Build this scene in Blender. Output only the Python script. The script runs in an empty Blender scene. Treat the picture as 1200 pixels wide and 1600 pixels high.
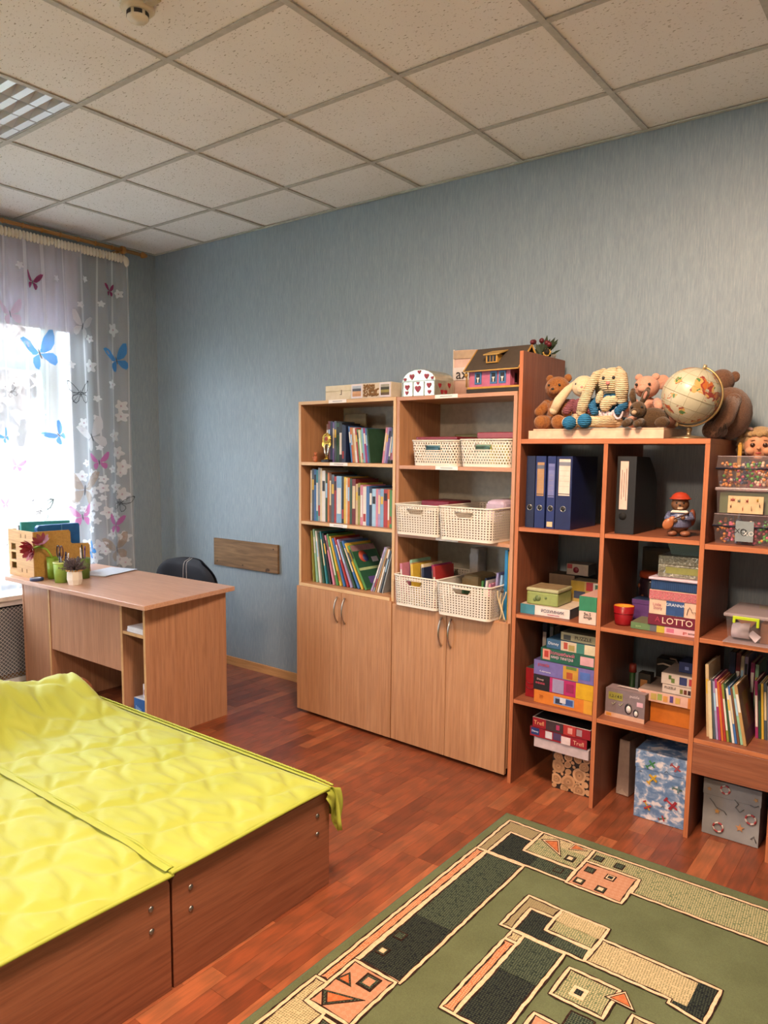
import bpy, bmesh, math, random
from mathutils import Vector, Matrix, Euler
from math import sin, cos, pi, radians, sqrt
random.seed(7)
SC = bpy.context.scene
COL = SC.collection

# ------------------------------------------------------------ camera
def set_camera():
    yaw, pitch, roll = 0.6603, -0.1104, 0.0094
    f = Vector((-sin(yaw)*cos(pitch), cos(yaw)*cos(pitch), sin(pitch)))
    r = Vector((cos(yaw), sin(yaw), 0)); u = r.cross(f)
    r2 = r*cos(roll)+u*sin(roll); u2 = u*cos(roll)-r*sin(roll)
    m = Matrix((r2, u2, -f)).transposed().to_4x4()
    m.translation = (4.741, -3.435, 1.505)
    cd = bpy.data.cameras.new('camera'); cd.sensor_fit = 'HORIZONTAL'; cd.sensor_width = 36
    cd.lens = 1158.85/1200*36; cd.shift_x = 0.0103; cd.shift_y = 0.029; cd.clip_start = 0.02
    o = bpy.data.objects.new('camera', cd); COL.objects.link(o); o.matrix_world = m
    SC.camera = o
set_camera()

# ------------------------------------------------------------ light
SKY_STRENGTH = 17.0
w = bpy.data.worlds.new('overcast_sky'); SC.world = w; w.use_nodes = True
bg = w.node_tree.nodes['Background']
bg.inputs[0].default_value = (0.80, 0.89, 1.0, 1); bg.inputs[1].default_value = SKY_STRENGTH
LAMP_POWER = 74; LAMP_COLOR = (1.0, 0.71, 0.50)
SC.view_settings.view_transform = 'Standard'; SC.view_settings.look = 'None'
SC.view_settings.gamma = 1; SC.view_settings.exposure = 0.70
SC.view_settings.use_curve_mapping = False
def area_light(name, loc, rot, sx, sy, power, col, spread=180):
    l = bpy.data.lights.new(name, 'AREA'); l.shape = 'RECTANGLE'; l.size = sx; l.size_y = sy
    l.energy = power; l.color = col; l.spread = radians(spread)
    o = bpy.data.objects.new(name, l); COL.objects.link(o); o.location = loc; o.rotation_euler = rot
    return o
# portals in the two window openings guide the sky light into the room
for nm, y, wd in (('sky_portal_near', -1.66, 1.9), ('sky_portal_far', -4.15, 1.5)):
    p = area_light(nm, (-0.02, y, 1.65), (0, -pi/2, 0), 2.1, wd, 1, (1, 1, 1)); p.data.cycles.is_portal = True

# ------------------------------------------------------------ colours and materials
def lin(h):
    h = h.lstrip('#'); out = []
    for i in (0, 2, 4):
        c = int(h[i:i+2], 16)/255
        out.append(c/12.92 if c <= 0.04045 else ((c+0.055)/1.055)**2.4)
    return (*out, 1)
class NT:
    def __init__(s, name):
        s.m = bpy.data.materials.new(name); s.m.use_nodes = True
        s.t = s.m.node_tree; s.b = s.t.nodes['Principled BSDF']; s.out = s.t.nodes['Material Output']
    def n(s, typ, **kw):
        nd = s.t.nodes.new(typ)
        for k, v in kw.items():
            if k.startswith('i_'):
                key = k[2:]; key = int(key) if key.isdigit() else key.replace('_', ' ')
                nd.inputs[key].default_value = v
            else: setattr(nd, k, v)
        return nd
    def l(s, a, b): s.t.links.new(a, b)
    def coord(s, kind='Object', scale=(1,1,1), rot=(0,0,0)):
        tc = s.n('ShaderNodeTexCoord'); mp = s.n('ShaderNodeMapping')
        mp.inputs['Scale'].default_value = scale; mp.inputs['Rotation'].default_value = rot
        s.l(tc.outputs[kind], mp.inputs[0]); return mp.outputs[0]
    def noise(s, vec, scale, detail=3, rough=0.5, dist=0):
        nd = s.n('ShaderNodeTexNoise'); nd.inputs['Scale'].default_value = scale
        nd.inputs['Detail'].default_value = detail; nd.inputs['Roughness'].default_value = rough
        nd.inputs['Distortion'].default_value = dist
        if vec is not None: s.l(vec, nd.inputs['Vector'])
        return nd.outputs['Fac']
    def ramp(s, fac, stops, interp='LINEAR'):
        nd = s.n('ShaderNodeValToRGB'); cr = nd.color_ramp; cr.interpolation = interp
        while len(cr.elements) < len(stops): cr.elements.new(0.5)
        for e, (p, c) in zip(cr.elements, stops):
            e.position = p; e.color = lin(c) if isinstance(c, str) else c
        s.l(fac, nd.inputs[0]); return nd.outputs[0]
    def mix(s, fac, a, b, typ='MIX'):
        nd = s.n('ShaderNodeMixRGB'); nd.blend_type = typ
        for k, v in ((0, fac), (1, a), (2, b)):
            if hasattr(v, 'is_linked'): s.l(v, nd.inputs[k])
            else: nd.inputs[k].default_value = v if k == 0 else (lin(v) if isinstance(v, str) else v)
        return nd.outputs[0]
    def math(s, op, a, b=None):
        nd = s.n('ShaderNodeMath', operation=op)
        for k, v in ((0, a), (1, b)):
            if v is None: continue
            if hasattr(v, 'is_linked'): s.l(v, nd.inputs[k])
            else: nd.inputs[k].default_value = v
        return nd.outputs[0]
    def bump(s, h, strength=0.3, dist=0.002):
        nd = s.n('ShaderNodeBump'); nd.inputs['Strength'].default_value = strength
        nd.inputs['Distance'].default_value = dist; s.l(h, nd.inputs['Height'])
        s.l(nd.outputs[0], s.b.inputs['Normal'])
    def set(s, rough=0.5, spec=None, metal=0, color=None):
        s.b.inputs['Roughness'].default_value = rough; s.b.inputs['Metallic'].default_value = metal
        if spec is not None: s.b.inputs['Specular IOR Level'].default_value = spec
        if color is not None:
            if hasattr(color, 'is_linked'): s.l(color, s.b.inputs['Base Color'])
            else: s.b.inputs['Base Color'].default_value = lin(color) if isinstance(color, str) else color
        return s.m
_plain = {}
def plain(col, rough=0.5, metal=0, spec=None):
    """even colour with a little procedural unevenness"""
    k = (col, rough, metal, spec)
    if k in _plain: return _plain[k]
    t = NT('paint_'+col.strip('#')); v = t.coord()
    n = t.noise(v, 35, 2)
    c = t.mix(0.10, col, t.ramp(n, [(0.3, '#000000'), (0.7, '#ffffff')]), 'OVERLAY')
    _plain[k] = t.set(rough, spec, metal, c); return _plain[k]
def laminate(name, c1, c2, c3, grain='Z', rough=0.42):
    t = NT(name)
    hi, lo = 38.0, 1.6
    sc = {'Z': (hi, hi, lo), 'X': (lo, hi, hi), 'Y': (hi, lo, hi)}[grain]
    v = t.coord(scale=sc); n = t.noise(v, 1.0, 5, 0.65, 0.6)
    v2 = t.coord(scale=tuple(s*3.5 for s in sc)); n2 = t.noise(v2, 1.0, 3, 0.6)
    c = t.ramp(n, [(0.25, c1), (0.5, c2), (0.78, c3)])
    c = t.mix(0.22, c, t.ramp(n2, [(0.35, '#3a2214'), (0.6, '#f4dcc0')]), 'SOFT_LIGHT')
    t.bump(n2, 0.06, 0.001)
    return t.set(rough, 0.45, 0, c)
WOOD_Z = laminate('beech_laminate_upright', '#a67a58', '#b38764', '#bd9472')
WOOD_X = laminate('beech_laminate_level', '#a67a58', '#b38764', '#bd9472', 'X')
WOOD_Y = laminate('beech_laminate_deep', '#a67a58', '#b38764', '#bd9472', 'Y')
EDGE_A = laminate('pale_beech_edge', '#c7a67c', '#cfaf86', '#d8ba92', 'X')
EDGE_AZ = laminate('pale_beech_edge_upright', '#c7a67c', '#cfaf86', '#d8ba92', 'Z')
EDGE_B = laminate('rose_beech_edge', '#b08166', '#b98b70', '#c1967c', 'X')
EDGE_BZ = laminate('rose_beech_edge_upright', '#b08166', '#b98b70', '#c1967c', 'Z')
CHER_Z = laminate('cherry_laminate_upright', '#764431', '#85513b', '#905d46')
CHER_X = laminate('cherry_laminate_level', '#764431', '#85513b', '#905d46', 'X')
CHER_EX = laminate('cherry_edge', '#a8643f', '#b16d48', '#b87651', 'X')
CHER_EZ = laminate('cherry_edge_upright', '#a8643f', '#b16d48', '#b87651', 'Z')
BED_Y = laminate('alder_laminate_bed', '#7b4a36', '#895640', '#94614a', 'Y', 0.38)
CHROME = plain('#b9b9b6', 0.28, 1.0)
STEEL = plain('#8d8d8c', 0.35, 1.0)
WHITE = plain('#e9e6e0', 0.5)
BLACK = plain('#17181b', 0.5)

# ------------------------------------------------------------ mesh helpers
class B:
    def __init__(s): s.v = []; s.f = []; s.m = []; s.sm = []; s.uv = None
    def face(s, idx, m=0, smooth=False): s.f.append(tuple(idx)); s.m.append(m); s.sm.append(smooth)
    def box(s, x0, x1, y0, y1, z0, z1, m=0, front=None, right=None, top=None):
        i = len(s.v)
        s.v += [(x0,y0,z0),(x1,y0,z0),(x1,y1,z0),(x0,y1,z0),(x0,y0,z1),(x1,y0,z1),(x1,y1,z1),(x0,y1,z1)]
        for q, mm in (((0,3,2,1), m), ((4,5,6,7), m if top is None else top), ((0,1,5,4), m if front is None else front),
                      ((1,2,6,5), m if right is None else right), ((2,3,7,6), m), ((3,0,4,7), m)):
            s.face([i+k for k in q], mm)
        return s
    def hexa(s, pts, m=0):
        i = len(s.v); s.v += [tuple(p) for p in pts]
        for q in ((0,3,2,1),(4,5,6,7),(0,1,5,4),(1,2,6,5),(2,3,7,6),(3,0,4,7)): s.face([i+k for k in q], m)
        return s
    def prism(s, poly, a0, a1, axis='Z', m=0, side=None):
        """polygon (2-D, counter-clockwise) extruded along an axis"""
        def P(p, a): return {'Z': (p[0],p[1],a), 'Y': (p[0],a,p[1]), 'X': (a,p[0],p[1])}[axis]
        i = len(s.v); n = len(poly)
        s.v += [P(p, a0) for p in poly]+[P(p, a1) for p in poly]
        s.face(range(i+n-1, i-1, -1), m); s.face(range(i+n, i+2*n), m)
        for k in range(n):
            j = (k+1) % n; s.face((i+k, i+j, i+n+j, i+n+k), m if side is None else side)
        return s
    def tube(s, path, r, seg=8, m=0, caps=True, closed=False):
        path = [Vector(p) for p in path]; n = len(path); i0 = len(s.v)
        rs = r if isinstance(r, (list, tuple)) else [r]*n
        up = None
        for k, p in enumerate(path):
            a = path[k-1] if (k > 0 or closed) else p; b = path[(k+1) % n] if (k < n-1 or closed) else p
            d = (b-a).normalized() if (b-a).length > 1e-9 else Vector((0,0,1))
            if up is None:
                up = Vector((0,0,1)) if abs(d.z) < 0.9 else Vector((1,0,0))
            sx = d.cross(up); sx = sx.normalized() if sx.length > 1e-6 else Vector((1,0,0)); up2 = sx.cross(d).normalized(); up = up2
            for q in range(seg):
                t = 2*pi*q/seg; s.v.append(tuple(p+sx*(cos(t)*rs[k])+up2*(sin(t)*rs[k])))
        for k in range(n if closed else n-1):
            a = i0+k*seg; b = i0+((k+1) % n)*seg
            for q in range(seg):
                q2 = (q+1) % seg; s.face((a+q, a+q2, b+q2, b+q), m, True)
        if caps and not closed:
            s.face(range(i0+seg-1, i0-1, -1), m); s.face(range(i0+(n-1)*seg, i0+n*seg), m)
        return s
    def lathe(s, prof, c=(0,0,0), seg=20, m=0, smooth=True, sx=1, sy=1):
        """profile [(radius, z)...] turned about the vertical axis"""
        i0 = len(s.v)
        for (r, z) in prof:
            for q in range(seg):
                t = 2*pi*q/seg; s.v.append((c[0]+r*cos(t)*sx, c[1]+r*sin(t)*sy, c[2]+z))
        for k in range(len(prof)-1):
            for q in range(seg):
                q2 = (q+1) % seg
                s.face((i0+k*seg+q, i0+k*seg+q2, i0+(k+1)*seg+q2, i0+(k+1)*seg+q), m, smooth)
        if prof[0][0] > 1e-5: s.face(range(i0+seg-1, i0-1, -1), m)
        if prof[-1][0] > 1e-5: s.face(range(i0+(len(prof)-1)*seg, i0+len(prof)*seg), m)
        return s
    def ell(s, c, r, m=0, seg=16, rings=10, rot=None, warp=None):
        i0 = len(s.v); R = Euler(rot).to_matrix() if rot else None
        for k in range(rings+1):
            ph = -pi/2+pi*k/rings
            for q in range(seg):
                t = 2*pi*q/seg; p = Vector((cos(ph)*cos(t)*r[0], cos(ph)*sin(t)*r[1], sin(ph)*r[2]))
                if warp: p = warp(p)
                if R: p = R @ p
                s.v.append((c[0]+p.x, c[1]+p.y, c[2]+p.z))
        for k in range(rings):
            for q in range(seg):
                q2 = (q+1) % seg
                s.face((i0+k*seg+q, i0+k*seg+q2, i0+(k+1)*seg+q2, i0+(k+1)*seg+q), m, True)
        return s
    def grid(s, nu, nv, fn, m=0, smooth=True, skip=None):
        i0 = len(s.v)
        for j in range(nv+1):
            for i in range(nu+1): s.v.append(tuple(fn(i/nu, j/nv)))
        for j in range(nv):
            for i in range(nu):
                if skip and skip(i, j): continue
                a = i0+j*(nu+1)+i; s.face((a, a+1, a+nu+2, a+nu+1), m, smooth)
        return s
    def xf(s, M, start=0):
        for k in range(start, len(s.v)): s.v[k] = tuple(M @ Vector(s.v[k]))
        return s
    def mesh(s, name, mats):
        me = bpy.data.meshes.new(name); me.from_pydata(s.v, [], s.f)
        for m in (mats if isinstance(mats, (list, tuple)) else [mats]): me.materials.append(m)
        me.polygons.foreach_set('material_index', s.m); me.polygons.foreach_set('use_smooth', s.sm)
        me.update(); return me
    def build(s, name, mats, parent=None, bevel=0, seg=2, loc=None, rot=None, merge=False):
        me = s.mesh(name, mats)
        if bevel or merge:
            bm = bmesh.new(); bm.from_mesh(me)
            bmesh.ops.remove_doubles(bm, verts=bm.verts, dist=1e-5)
            if bevel:
                es = [e for e in bm.edges if len(e.link_faces) == 2 and e.calc_face_angle(0) > 0.5]
                bmesh.ops.bevel(bm, geom=es, offset=bevel, segments=seg, profile=0.5, affect='EDGES')
            bm.to_mesh(me); bm.free()
        return link(name, me, parent, loc, rot)
def link(name, me, parent=None, loc=None, rot=None):
    o = bpy.data.objects.new(name, me); COL.objects.link(o)
    if parent is not None: o.parent = parent
    if loc is not None: o.location = loc
    if rot is not None: o.rotation_euler = rot
    return o
def tag(o, label, cat, group=None, kind=None):
    if label: o['label'] = label
    if cat: o['category'] = cat
    if group: o['group'] = group
    if kind: o['kind'] = kind
    return o
def thing(name, label, cat, loc=(0,0,0), rz=0, group=None):
    o = link(name, None, None, loc, (0,0,rz)); o.empty_display_size = 0.02
    return tag(o, label, cat, group)
def struct(o, label=None):
    o['kind'] = 'structure'
    if label: o['label'] = label
    return o
def copy_tree(o, parent=None):
    c = o.copy(); COL.objects.link(c); c.parent = parent
    for ch in list(o.children): copy_tree(ch, c)
    return c
def text(parent, s, size, loc, mat, rot=(pi/2,0,0), align='CENTER', name='lettering', squash=1.0, depth=0.0003, bold=0.0):
    cu = bpy.data.curves.new(name, 'FONT'); cu.body = s; cu.size = size; cu.align_x = align; cu.align_y = 'CENTER'
    cu.extrude = depth; cu.offset = bold; cu.resolution_u = 2
    o = bpy.data.objects.new(name, cu); COL.objects.link(o)
    bpy.context.view_layer.update()
    me = bpy.data.meshes.new_from_object(o); bpy.data.objects.remove(o); bpy.data.curves.remove(cu)
    me.name = name; me.materials.clear(); me.materials.append(mat)
    t = link(name, me, parent, loc, rot); t.scale = (squash, 1, 1)
    return t
ORD = ['first','second','third','fourth','fifth','sixth','seventh','eighth','ninth','tenth','eleventh','twelfth','thirteenth','fourteenth','fifteenth','sixteenth','seventeenth','eighteenth','nineteenth','twentieth','twenty-first','twenty-second','twenty-third','twenty-fourth','twenty-fifth','twenty-sixth','twenty-seventh','twenty-eighth','twenty-ninth','thirtieth','thirty-first','thirty-second','thirty-third','thirty-fourth']
# ============================================================ STRUCTURE
RX, RY, RZ = 6.2, -5.6, 2.921          # room: X 0..RX, Y RY..0, height RZ
WY0, WY1, WZ0, WZ1 = -2.62, -0.69, 0.60, 2.72   # near window opening
W2Y0, W2Y1 = -4.95, -3.35
# --- wallpaper
t = NT('blue_grey_wallpaper'); v = t.coord(scale=(170, 170, 14)); n = t.noise(v, 1, 4, 0.7, 0.4)
v3 = t.coord(scale=(30, 30, 5)); n3 = t.noise(v3, 1, 3, 0.6, 0.8)
c = t.ramp(n, [(0.30, '#8799a4'), (0.5, '#93a3ad'), (0.72, '#a5b0b6')])
c = t.mix(0.18, c, t.ramp(n3, [(0.35, '#76858f'), (0.65, '#aab2b4')]), 'OVERLAY')
t.bump(n, 0.35, 0.0015); WALLPAPER = t.set(0.46, 0.42, 0, c)
def wall(name, b, label): return struct(b.build(name, WALLPAPER), label)
b = B(); b.box(-0.12, RX+0.12, 0, 0.12, 0, RZ+0.25); wall('wall_back', b, 'long blue-grey papered wall behind the shelves')
b = B(); T = -0.34
for y0, y1, z0, z1 in ((WY1, 0, 0, RZ+0.25), (W2Y1, WY0, 0, RZ+0.25), (RY, W2Y0, 0, RZ+0.25), (WY0, WY1, 0, WZ0), (W2Y0, W2Y1, 0, WZ0), (WY0, WY1, WZ1, RZ+0.25), (W2Y0, W2Y1, WZ1, RZ+0.25)):
    b.box(T, 0, y0, y1, z0, z1)
wl = wall('wall_left', b, 'blue-grey papered window wall')
b = B(); b.box(RX, RX+0.12, RY, 0, 0, RZ+0.25); wall('wall_right', b, 'blue-grey papered wall on the right')
b = B(); b.box(-0.12, RX+0.12, RY-0.12, RY, 0, RZ+0.25); wall('wall_front', b, 'blue-grey papered wall behind the viewer')
# white plastered reveals
PLASTER = plain('#dfe2e6', 0.7)
for y0, y1 in ((WY0, WY1), (W2Y0, W2Y1)):
    b = B()
    b.box(T+0.07, 0.003, y1-0.006, y1-0.0005, WZ0, WZ1); b.box(T+0.07, 0.003, y0+0.0005, y0+0.006, WZ0, WZ1)
    b.box(T+0.07, 0.003, y0+0.007, y1-0.007, WZ1-0.006, WZ1-0.0005)
    b.build('window_reveal', PLASTER, wl)
# --- windows
FRAME = plain('#e6ebe6', 0.35); SASH = plain('#cfe0d6', 0.35)
t = NT('window_glass'); tr = t.n('ShaderNodeBsdfTransparent'); gl = t.n('ShaderNodeBsdfGlossy'); gl.inputs['Roughness'].default_value = 0.02
mx = t.n('ShaderNodeMixShader'); mx.inputs[0].default_value = 0.06; t.l(tr.outputs[0], mx.inputs[1]); t.l(gl.outputs[0], mx.inputs[2]); t.l(mx.outputs[0], t.out.inputs[0])
GLASS = t.m
def window(name, y0, y1):
    o = struct(link(name, None, None, (T+0.07, y0, WZ0)), 'white framed window with pale sashes'); wd = y1-y0; h = WZ1-WZ0
    b = B()
    for a in ((0, 0.06, 0, h), (wd-0.06, wd, 0, h), (0.06, wd-0.06, 0, 0.06), (0.06, wd-0.06, h-0.06, h), (0.06, wd-0.06, 1.47, 1.53)):
        b.box(0, 0.07, a[0], a[1], a[2], a[3])
    for k in (1, 2): b.box(0, 0.07, wd*k/3-0.03, wd*k/3+0.03, 0.06, h-0.06)
    b.build('window_frame', FRAME, o)
    for k in range(3):
        a0 = wd*k/3+(0.06 if k == 0 else 0.03); a1 = wd*(k+1)/3-(0.06 if k == 2 else 0.03)
        for z0, z1 in ((0.06, 1.47), (1.53, h-0.06)):
            b = B(); q = 0.045
            for e in ((a0, a0+q, z0, z1), (a1-q, a1, z0, z1), (a0+q, a1-q, z0, z0+q), (a0+q, a1-q, z1-q, z1)): b.box(0.015, 0.085, *e)
            s = b.build('sash', SASH, o)
            B().box(0.040, 0.044, a0+q+0.001, a1-q-0.001, z0+q+0.001, z1-q-0.001).build('pane', GLASS, s)
    return o
window('window_1', WY0, WY1); window('window_2', W2Y0, W2Y1)
# sill and radiator screen
SILLM = plain('#dcdcd8', 0.4)
for i, (y0, y1) in enumerate(((WY0, WY1), (W2Y0, W2Y1))):
    b = B(); b.box(T+0.145, 0.20, y0-0.04 if i else y0, y1-0.02 if i == 0 else y1+0.04, WZ0-0.03, WZ0+0.0)
    struct(b.build('trim_%d' % (i+1), SILLM, None, 0.004), 'white window sill board')

# --- ceiling: slab, hung rails and mineral-fibre tiles
cl = struct(B().box(-0.12, RX+0.12, RY, 0.0, RZ+0.25, RZ+0.33).build('ceiling', plain('#c9c6be', 0.9)), 'suspended ceiling of cream tiles')
t = NT('mineral_fibre_tile')
spk = None
oi = t.n('ShaderNodeObjectInfo'); tc = t.n('ShaderNodeTexCoord')
base = t.n('ShaderNodeVectorMath', operation='ADD'); t.l(tc.outputs['Object'], base.inputs[0])
sc7 = t.n('ShaderNodeVectorMath', operation='SCALE'); t.l(oi.outputs['Location'], sc7.inputs[0]); sc7.inputs['Scale'].default_value = 1.0; t.l(sc7.outputs[0], base.inputs[1])
for ang, sx, sy in ((0.35, 44, 145), (1.5, 50, 150), (2.5, 46, 148), (0.9, 120, 125)):
    mp = t.n('ShaderNodeMapping'); mp.inputs['Rotation'].default_value = (0, 0, ang); mp.inputs['Scale'].default_value = (sx, sy, 1); t.l(base.outputs[0], mp.inputs[0])
    nz = t.noise(mp.outputs[0], 1.0, 1, 0.4)
    g = t.n('ShaderNodeMapRange'); g.inputs[1].default_value = 0.71; g.inputs[2].default_value = 0.75; t.l(nz, g.inputs[0])
    spk = g.outputs[0] if spk is None else t.math('MAXIMUM', spk, g.outputs[0])
blot = t.noise(base.outputs[0], 2.2, 2)
cc = t.mix(spk, t.ramp(blot, [(0.3, '#edeae4'), (0.7, '#f3f1ec')]), '#aca596')
inv = t.math('SUBTRACT', 1.0, spk); t.bump(inv, 0.5, 0.003); TILE = t.set(0.9, 0.1, 0, cc)
RAIL = plain('#bcb9ae', 0.5)
GX = [0.0]+[0.56+0.6*k for k in range(10)]; GX = [g for g in GX if g < RX-0.05]+[RX]
GY = [0.0]+[-0.437-0.6*k for k in range(9)]; GY = [g for g in GY if g > RY+0.05]+[RY]
LAMPS = {(2, 3), (6, 3), (6, 7), (2, 7)}
tile_cache = {}
for i in range(len(GX)-1):
    for j in range(len(GY)-1):
        if (i, j) in LAMPS: continue
        x0, x1, y1, y0 = GX[i]+0.005, GX[i+1]-0.005, GY[j]-0.005, GY[j+1]+0.005
        k = (round(x1-x0, 3), round(y1-y0, 3))
        if k not in tile_cache:
            hx, hy = k[0]/2, k[1]/2
            tile_cache[k] = B().box(-hx, hx, -hy, hy, 0, 0.014).mesh('ceiling_tile', TILE)
        dz = random.uniform(0.0015, 0.004)
        link('ceiling_tile', tile_cache[k], cl, ((x0+x1)/2, (y0+y1)/2, RZ+dz))
for g in GX[1:-1]: B().box(g-0.012, g+0.012, RY+0.001, -0.001, RZ-0.004, RZ+0.0005).build('rail', RAIL, cl)
for g in GY[1:-1]:
    for i in range(len(GX)-1):
        B().box(GX[i]+0.0125, GX[i+1]-0.0125, g-0.012, g+0.012, RZ-0.004, RZ+0.0005).build('cross_rail', RAIL, cl)
b = B(); b.box(0.001, RX-0.001, -0.02, -0.001, RZ-0.006, RZ-0.001); b.box(0.001, 0.02, RY, -0.021, RZ-0.006, RZ-0.001)
b.build('edge_rail', plain('#b9bdb2', 0.5), cl)

# --- louvred luminaires
t = NT('polished_louvre'); MIRROR = t.set(0.3, 0.5, 0.35, '#f3f7fb')
TUBE_OFF = plain('#eef0f2', 0.3)
t = NT('lit_tube'); t.b.inputs['Emission Color'].default_value = (*LAMP_COLOR, 1); t.b.inputs['Emission Strength'].default_value = 6; TUBE_ON = t.set(0.4, 0.5, 0, '#fff4e0')
def luminaire(i, j, lit, label):
    x0, x1, y1, y0 = GX[i]+0.008, GX[i+1]-0.008, GY[j]-0.008, GY[j+1]+0.008
    o = thing('louvre_ceiling_light', label, 'ceiling light', ((x0+x1)/2, (y0+y1)/2, RZ), 0, 'louvre lights set in the ceiling')
    h = (x1-x0)/2
    b = B(); b.box(-h, h, -h, h, 0.095, 0.10)
    for s in (-1, 1):
        b.box(min(s*h, s*(h-0.006)), max(s*h, s*(h-0.006)), -h, h, 0.0, 0.095); b.box(-h+0.006, h-0.006, min(s*h, s*(h-0.006)), max(s*h, s*(h-0.006)), 0.0, 0.095)
    b.build('housing', plain('#e3e6e8', 0.4), o)
    for k in range(4):
        cx = -h+0.006+(k+0.5)*(2*h-0.012)/4; wq = (2*h-0.012)/8-0.002
        B().tube([(cx, -h+0.02, 0.07), (cx, h-0.02, 0.07)], 0.008, 8).build('tube', TUBE_ON if lit else TUBE_OFF, o)
        for s in (-1, 1):   # parabolic side reflectors
            b = B(); n = 5
            pts = [(cx+s*(wq-0.001-0.040*(1-((q/n-0.0)))**2*0-0.034*(q/n)**1.6), 0.002+0.05*(q/n)) for q in range(n+1)]
            b.grid(n, 1, lambda u, vv: (pts[int(round(u*n))][0], -h+0.008+vv*(2*h-0.016), pts[int(round(u*n))][1]))
            b.build('side_reflector', MIRROR, o)
        for q in range(8):   # wedge-shaped cross blades
            yy = -h+0.03+q*(2*h-0.06)/7
            b = B(); b.prism([(yy-0.016, 0.0), (yy+0.016, 0.0), (yy+0.002, 0.045), (yy-0.002, 0.045)], cx-wq+0.003, cx+wq-0.003, 'X')
            b.build('cross_blade', MIRROR, o)
    if lit:
        l = area_light('lamp_glow', ((x0+x1)/2, (y0+y1)/2, RZ-0.008), (0, 0, 0), 0.52, 0.52, LAMP_POWER, LAMP_COLOR)
        l.parent = o; l.matrix_parent_inverse = Matrix.Translation(-Vector(o.location))
    return o
luminaire(2, 3, False, 'unlit louvre light with mirror blades in the ceiling near the window')
luminaire(6, 3, True, 'lit louvre light above the rug')
luminaire(6, 7, True, 'lit louvre light behind the viewer above the rug')
luminaire(2, 7, False, 'unlit louvre light behind the viewer near the window')
# smoke detector
o = thing('smoke_detector', 'cream round smoke detector on the ceiling', 'smoke detector', (2.56, -1.90, RZ))
CREAM = plain('#d9cfb6', 0.45)
B().lathe([(0.052, 0), (0.055, -0.012), (0.047, -0.02), (0.0, -0.02)][::-1]).build('base', CREAM, o)
B().lathe([(0.0, -0.047), (0.028, -0.046), (0.034, -0.040), (0.034, -0.021)]).build('sensor_cap', CREAM, o)
for k in range(6):
    a = 2*pi*k/6; b = B(); n = 5
    b.grid(n, 1, lambda u, vv: (0.0352*cos(a+0.1+u*0.75), 0.0352*sin(a+0.1+u*0.75), -0.037+0.013*vv)); b.build('smoke_slot', BLACK, o)
B().box(0.054, 0.105, -0.015, 0.015, -0.018, 0).build('mounting_clip', plain('#b7a98c', 0.5), o, 0.002)

# --- baseboards
BASEW = laminate('oak_baseboard', '#a97c4e', '#b98a5a', '#c4976a', 'X'); BASEWY = laminate('oak_baseboard_deep', '#a97c4e', '#b98a5a', '#c4976a', 'Y')
def skirting(name, pts, mat, axis, a0, a1):
    return struct(B().prism(pts, a0, a1, axis).build(name, mat), 'light oak baseboard')
pr = [(-0.018, 0), (-0.001, 0), (-0.001, 0.055), (-0.008, 0.052), (-0.016, 0.012)]
skirting('baseboard_back', [(p[0], p[1]) for p in pr], BASEW, 'X', 0.02, 2.155)
skirting('baseboard_back', [(p[0], p[1]) for p in pr], BASEW, 'X', 2.165, RX-0.02)
B().box(2.150, 2.172, -0.0215, -0.001, 0.001, 0.058).build('joint_clip', plain('#8a6238', 0.5), bpy.data.objects['baseboard_back'])
skirting('baseboard_left', [(-p[0], p[1]) for p in pr][::-1], BASEWY, 'Y', RY+0.02, -0.02)
skirting('baseboard_right', [(RX+p[0], p[1]) for p in pr], BASEWY, 'Y', RY+0.02, -0.02)

# --- floor of short laminate strips
fl = struct(B().box(-0.12, RX+0.12, RY-0.12, 0.12, -0.08, -0.007).build('floor', plain('#5c3d2e', 0.7)), 'reddish brown laminate floor of short strips')
t = NT('laminate_strip'); oi = t.n('ShaderNodeObjectInfo'); ge = t.n('ShaderNodeNewGeometry')
rnd = t.math('FRACT', t.math('ADD', t.math('MULTIPLY', oi.outputs['Random'], 7.13), ge.outputs['Random Per Island']))
tc = t.n('ShaderNodeTexCoord'); off = t.n('ShaderNodeCombineXYZ'); t.l(t.math('MULTIPLY', rnd, 37.0), off.inputs[0]); t.l(t.math('MULTIPLY', rnd, 11.0), off.inputs[1])
ad = t.n('ShaderNodeVectorMath', operation='ADD'); t.l(tc.outputs['Object'], ad.inputs[0]); t.l(off.outputs[0], ad.inputs[1])
mp = t.n('ShaderNodeMapping'); mp.inputs['Scale'].default_value = (55, 4.5, 1); t.l(ad.outputs[0], mp.inputs[0])
g1 = t.noise(mp.outputs[0], 1, 5, 0.62, 1.2)
mp2 = t.n('ShaderNodeMapping'); mp2.inputs['Scale'].default_value = (14, 1.6, 1); t.l(ad.outputs[0], mp2.inputs[0])
wv = t.n('ShaderNodeTexWave', wave_type='RINGS'); wv.inputs['Scale'].default_value = 1.3; wv.inputs['Distortion'].default_value = 6; wv.inputs['Detail'].default_value = 2; t.l(mp2.outputs[0], wv.inputs[0])
cb = t.ramp(rnd, [(0.0, '#70402d'), (0.25, '#90583c'), (0.5, '#804c35'), (0.75, '#a8704e'), (1.0, '#8b543c')])
cb = t.mix(0.38, cb, t.ramp(g1, [(0.3, '#402014'), (0.7, '#d6a583')]), 'OVERLAY')
cb = t.mix(0.22, cb, t.ramp(wv.outputs['Fac'], [(0.2, '#55301e'), (0.8, '#c49070')]), 'OVERLAY')
STRIP = t.set(0.34, 0.5, 0, cb)
PW = 0.068; LENS = (0.26, 0.36, 0.46, 0.56)
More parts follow.
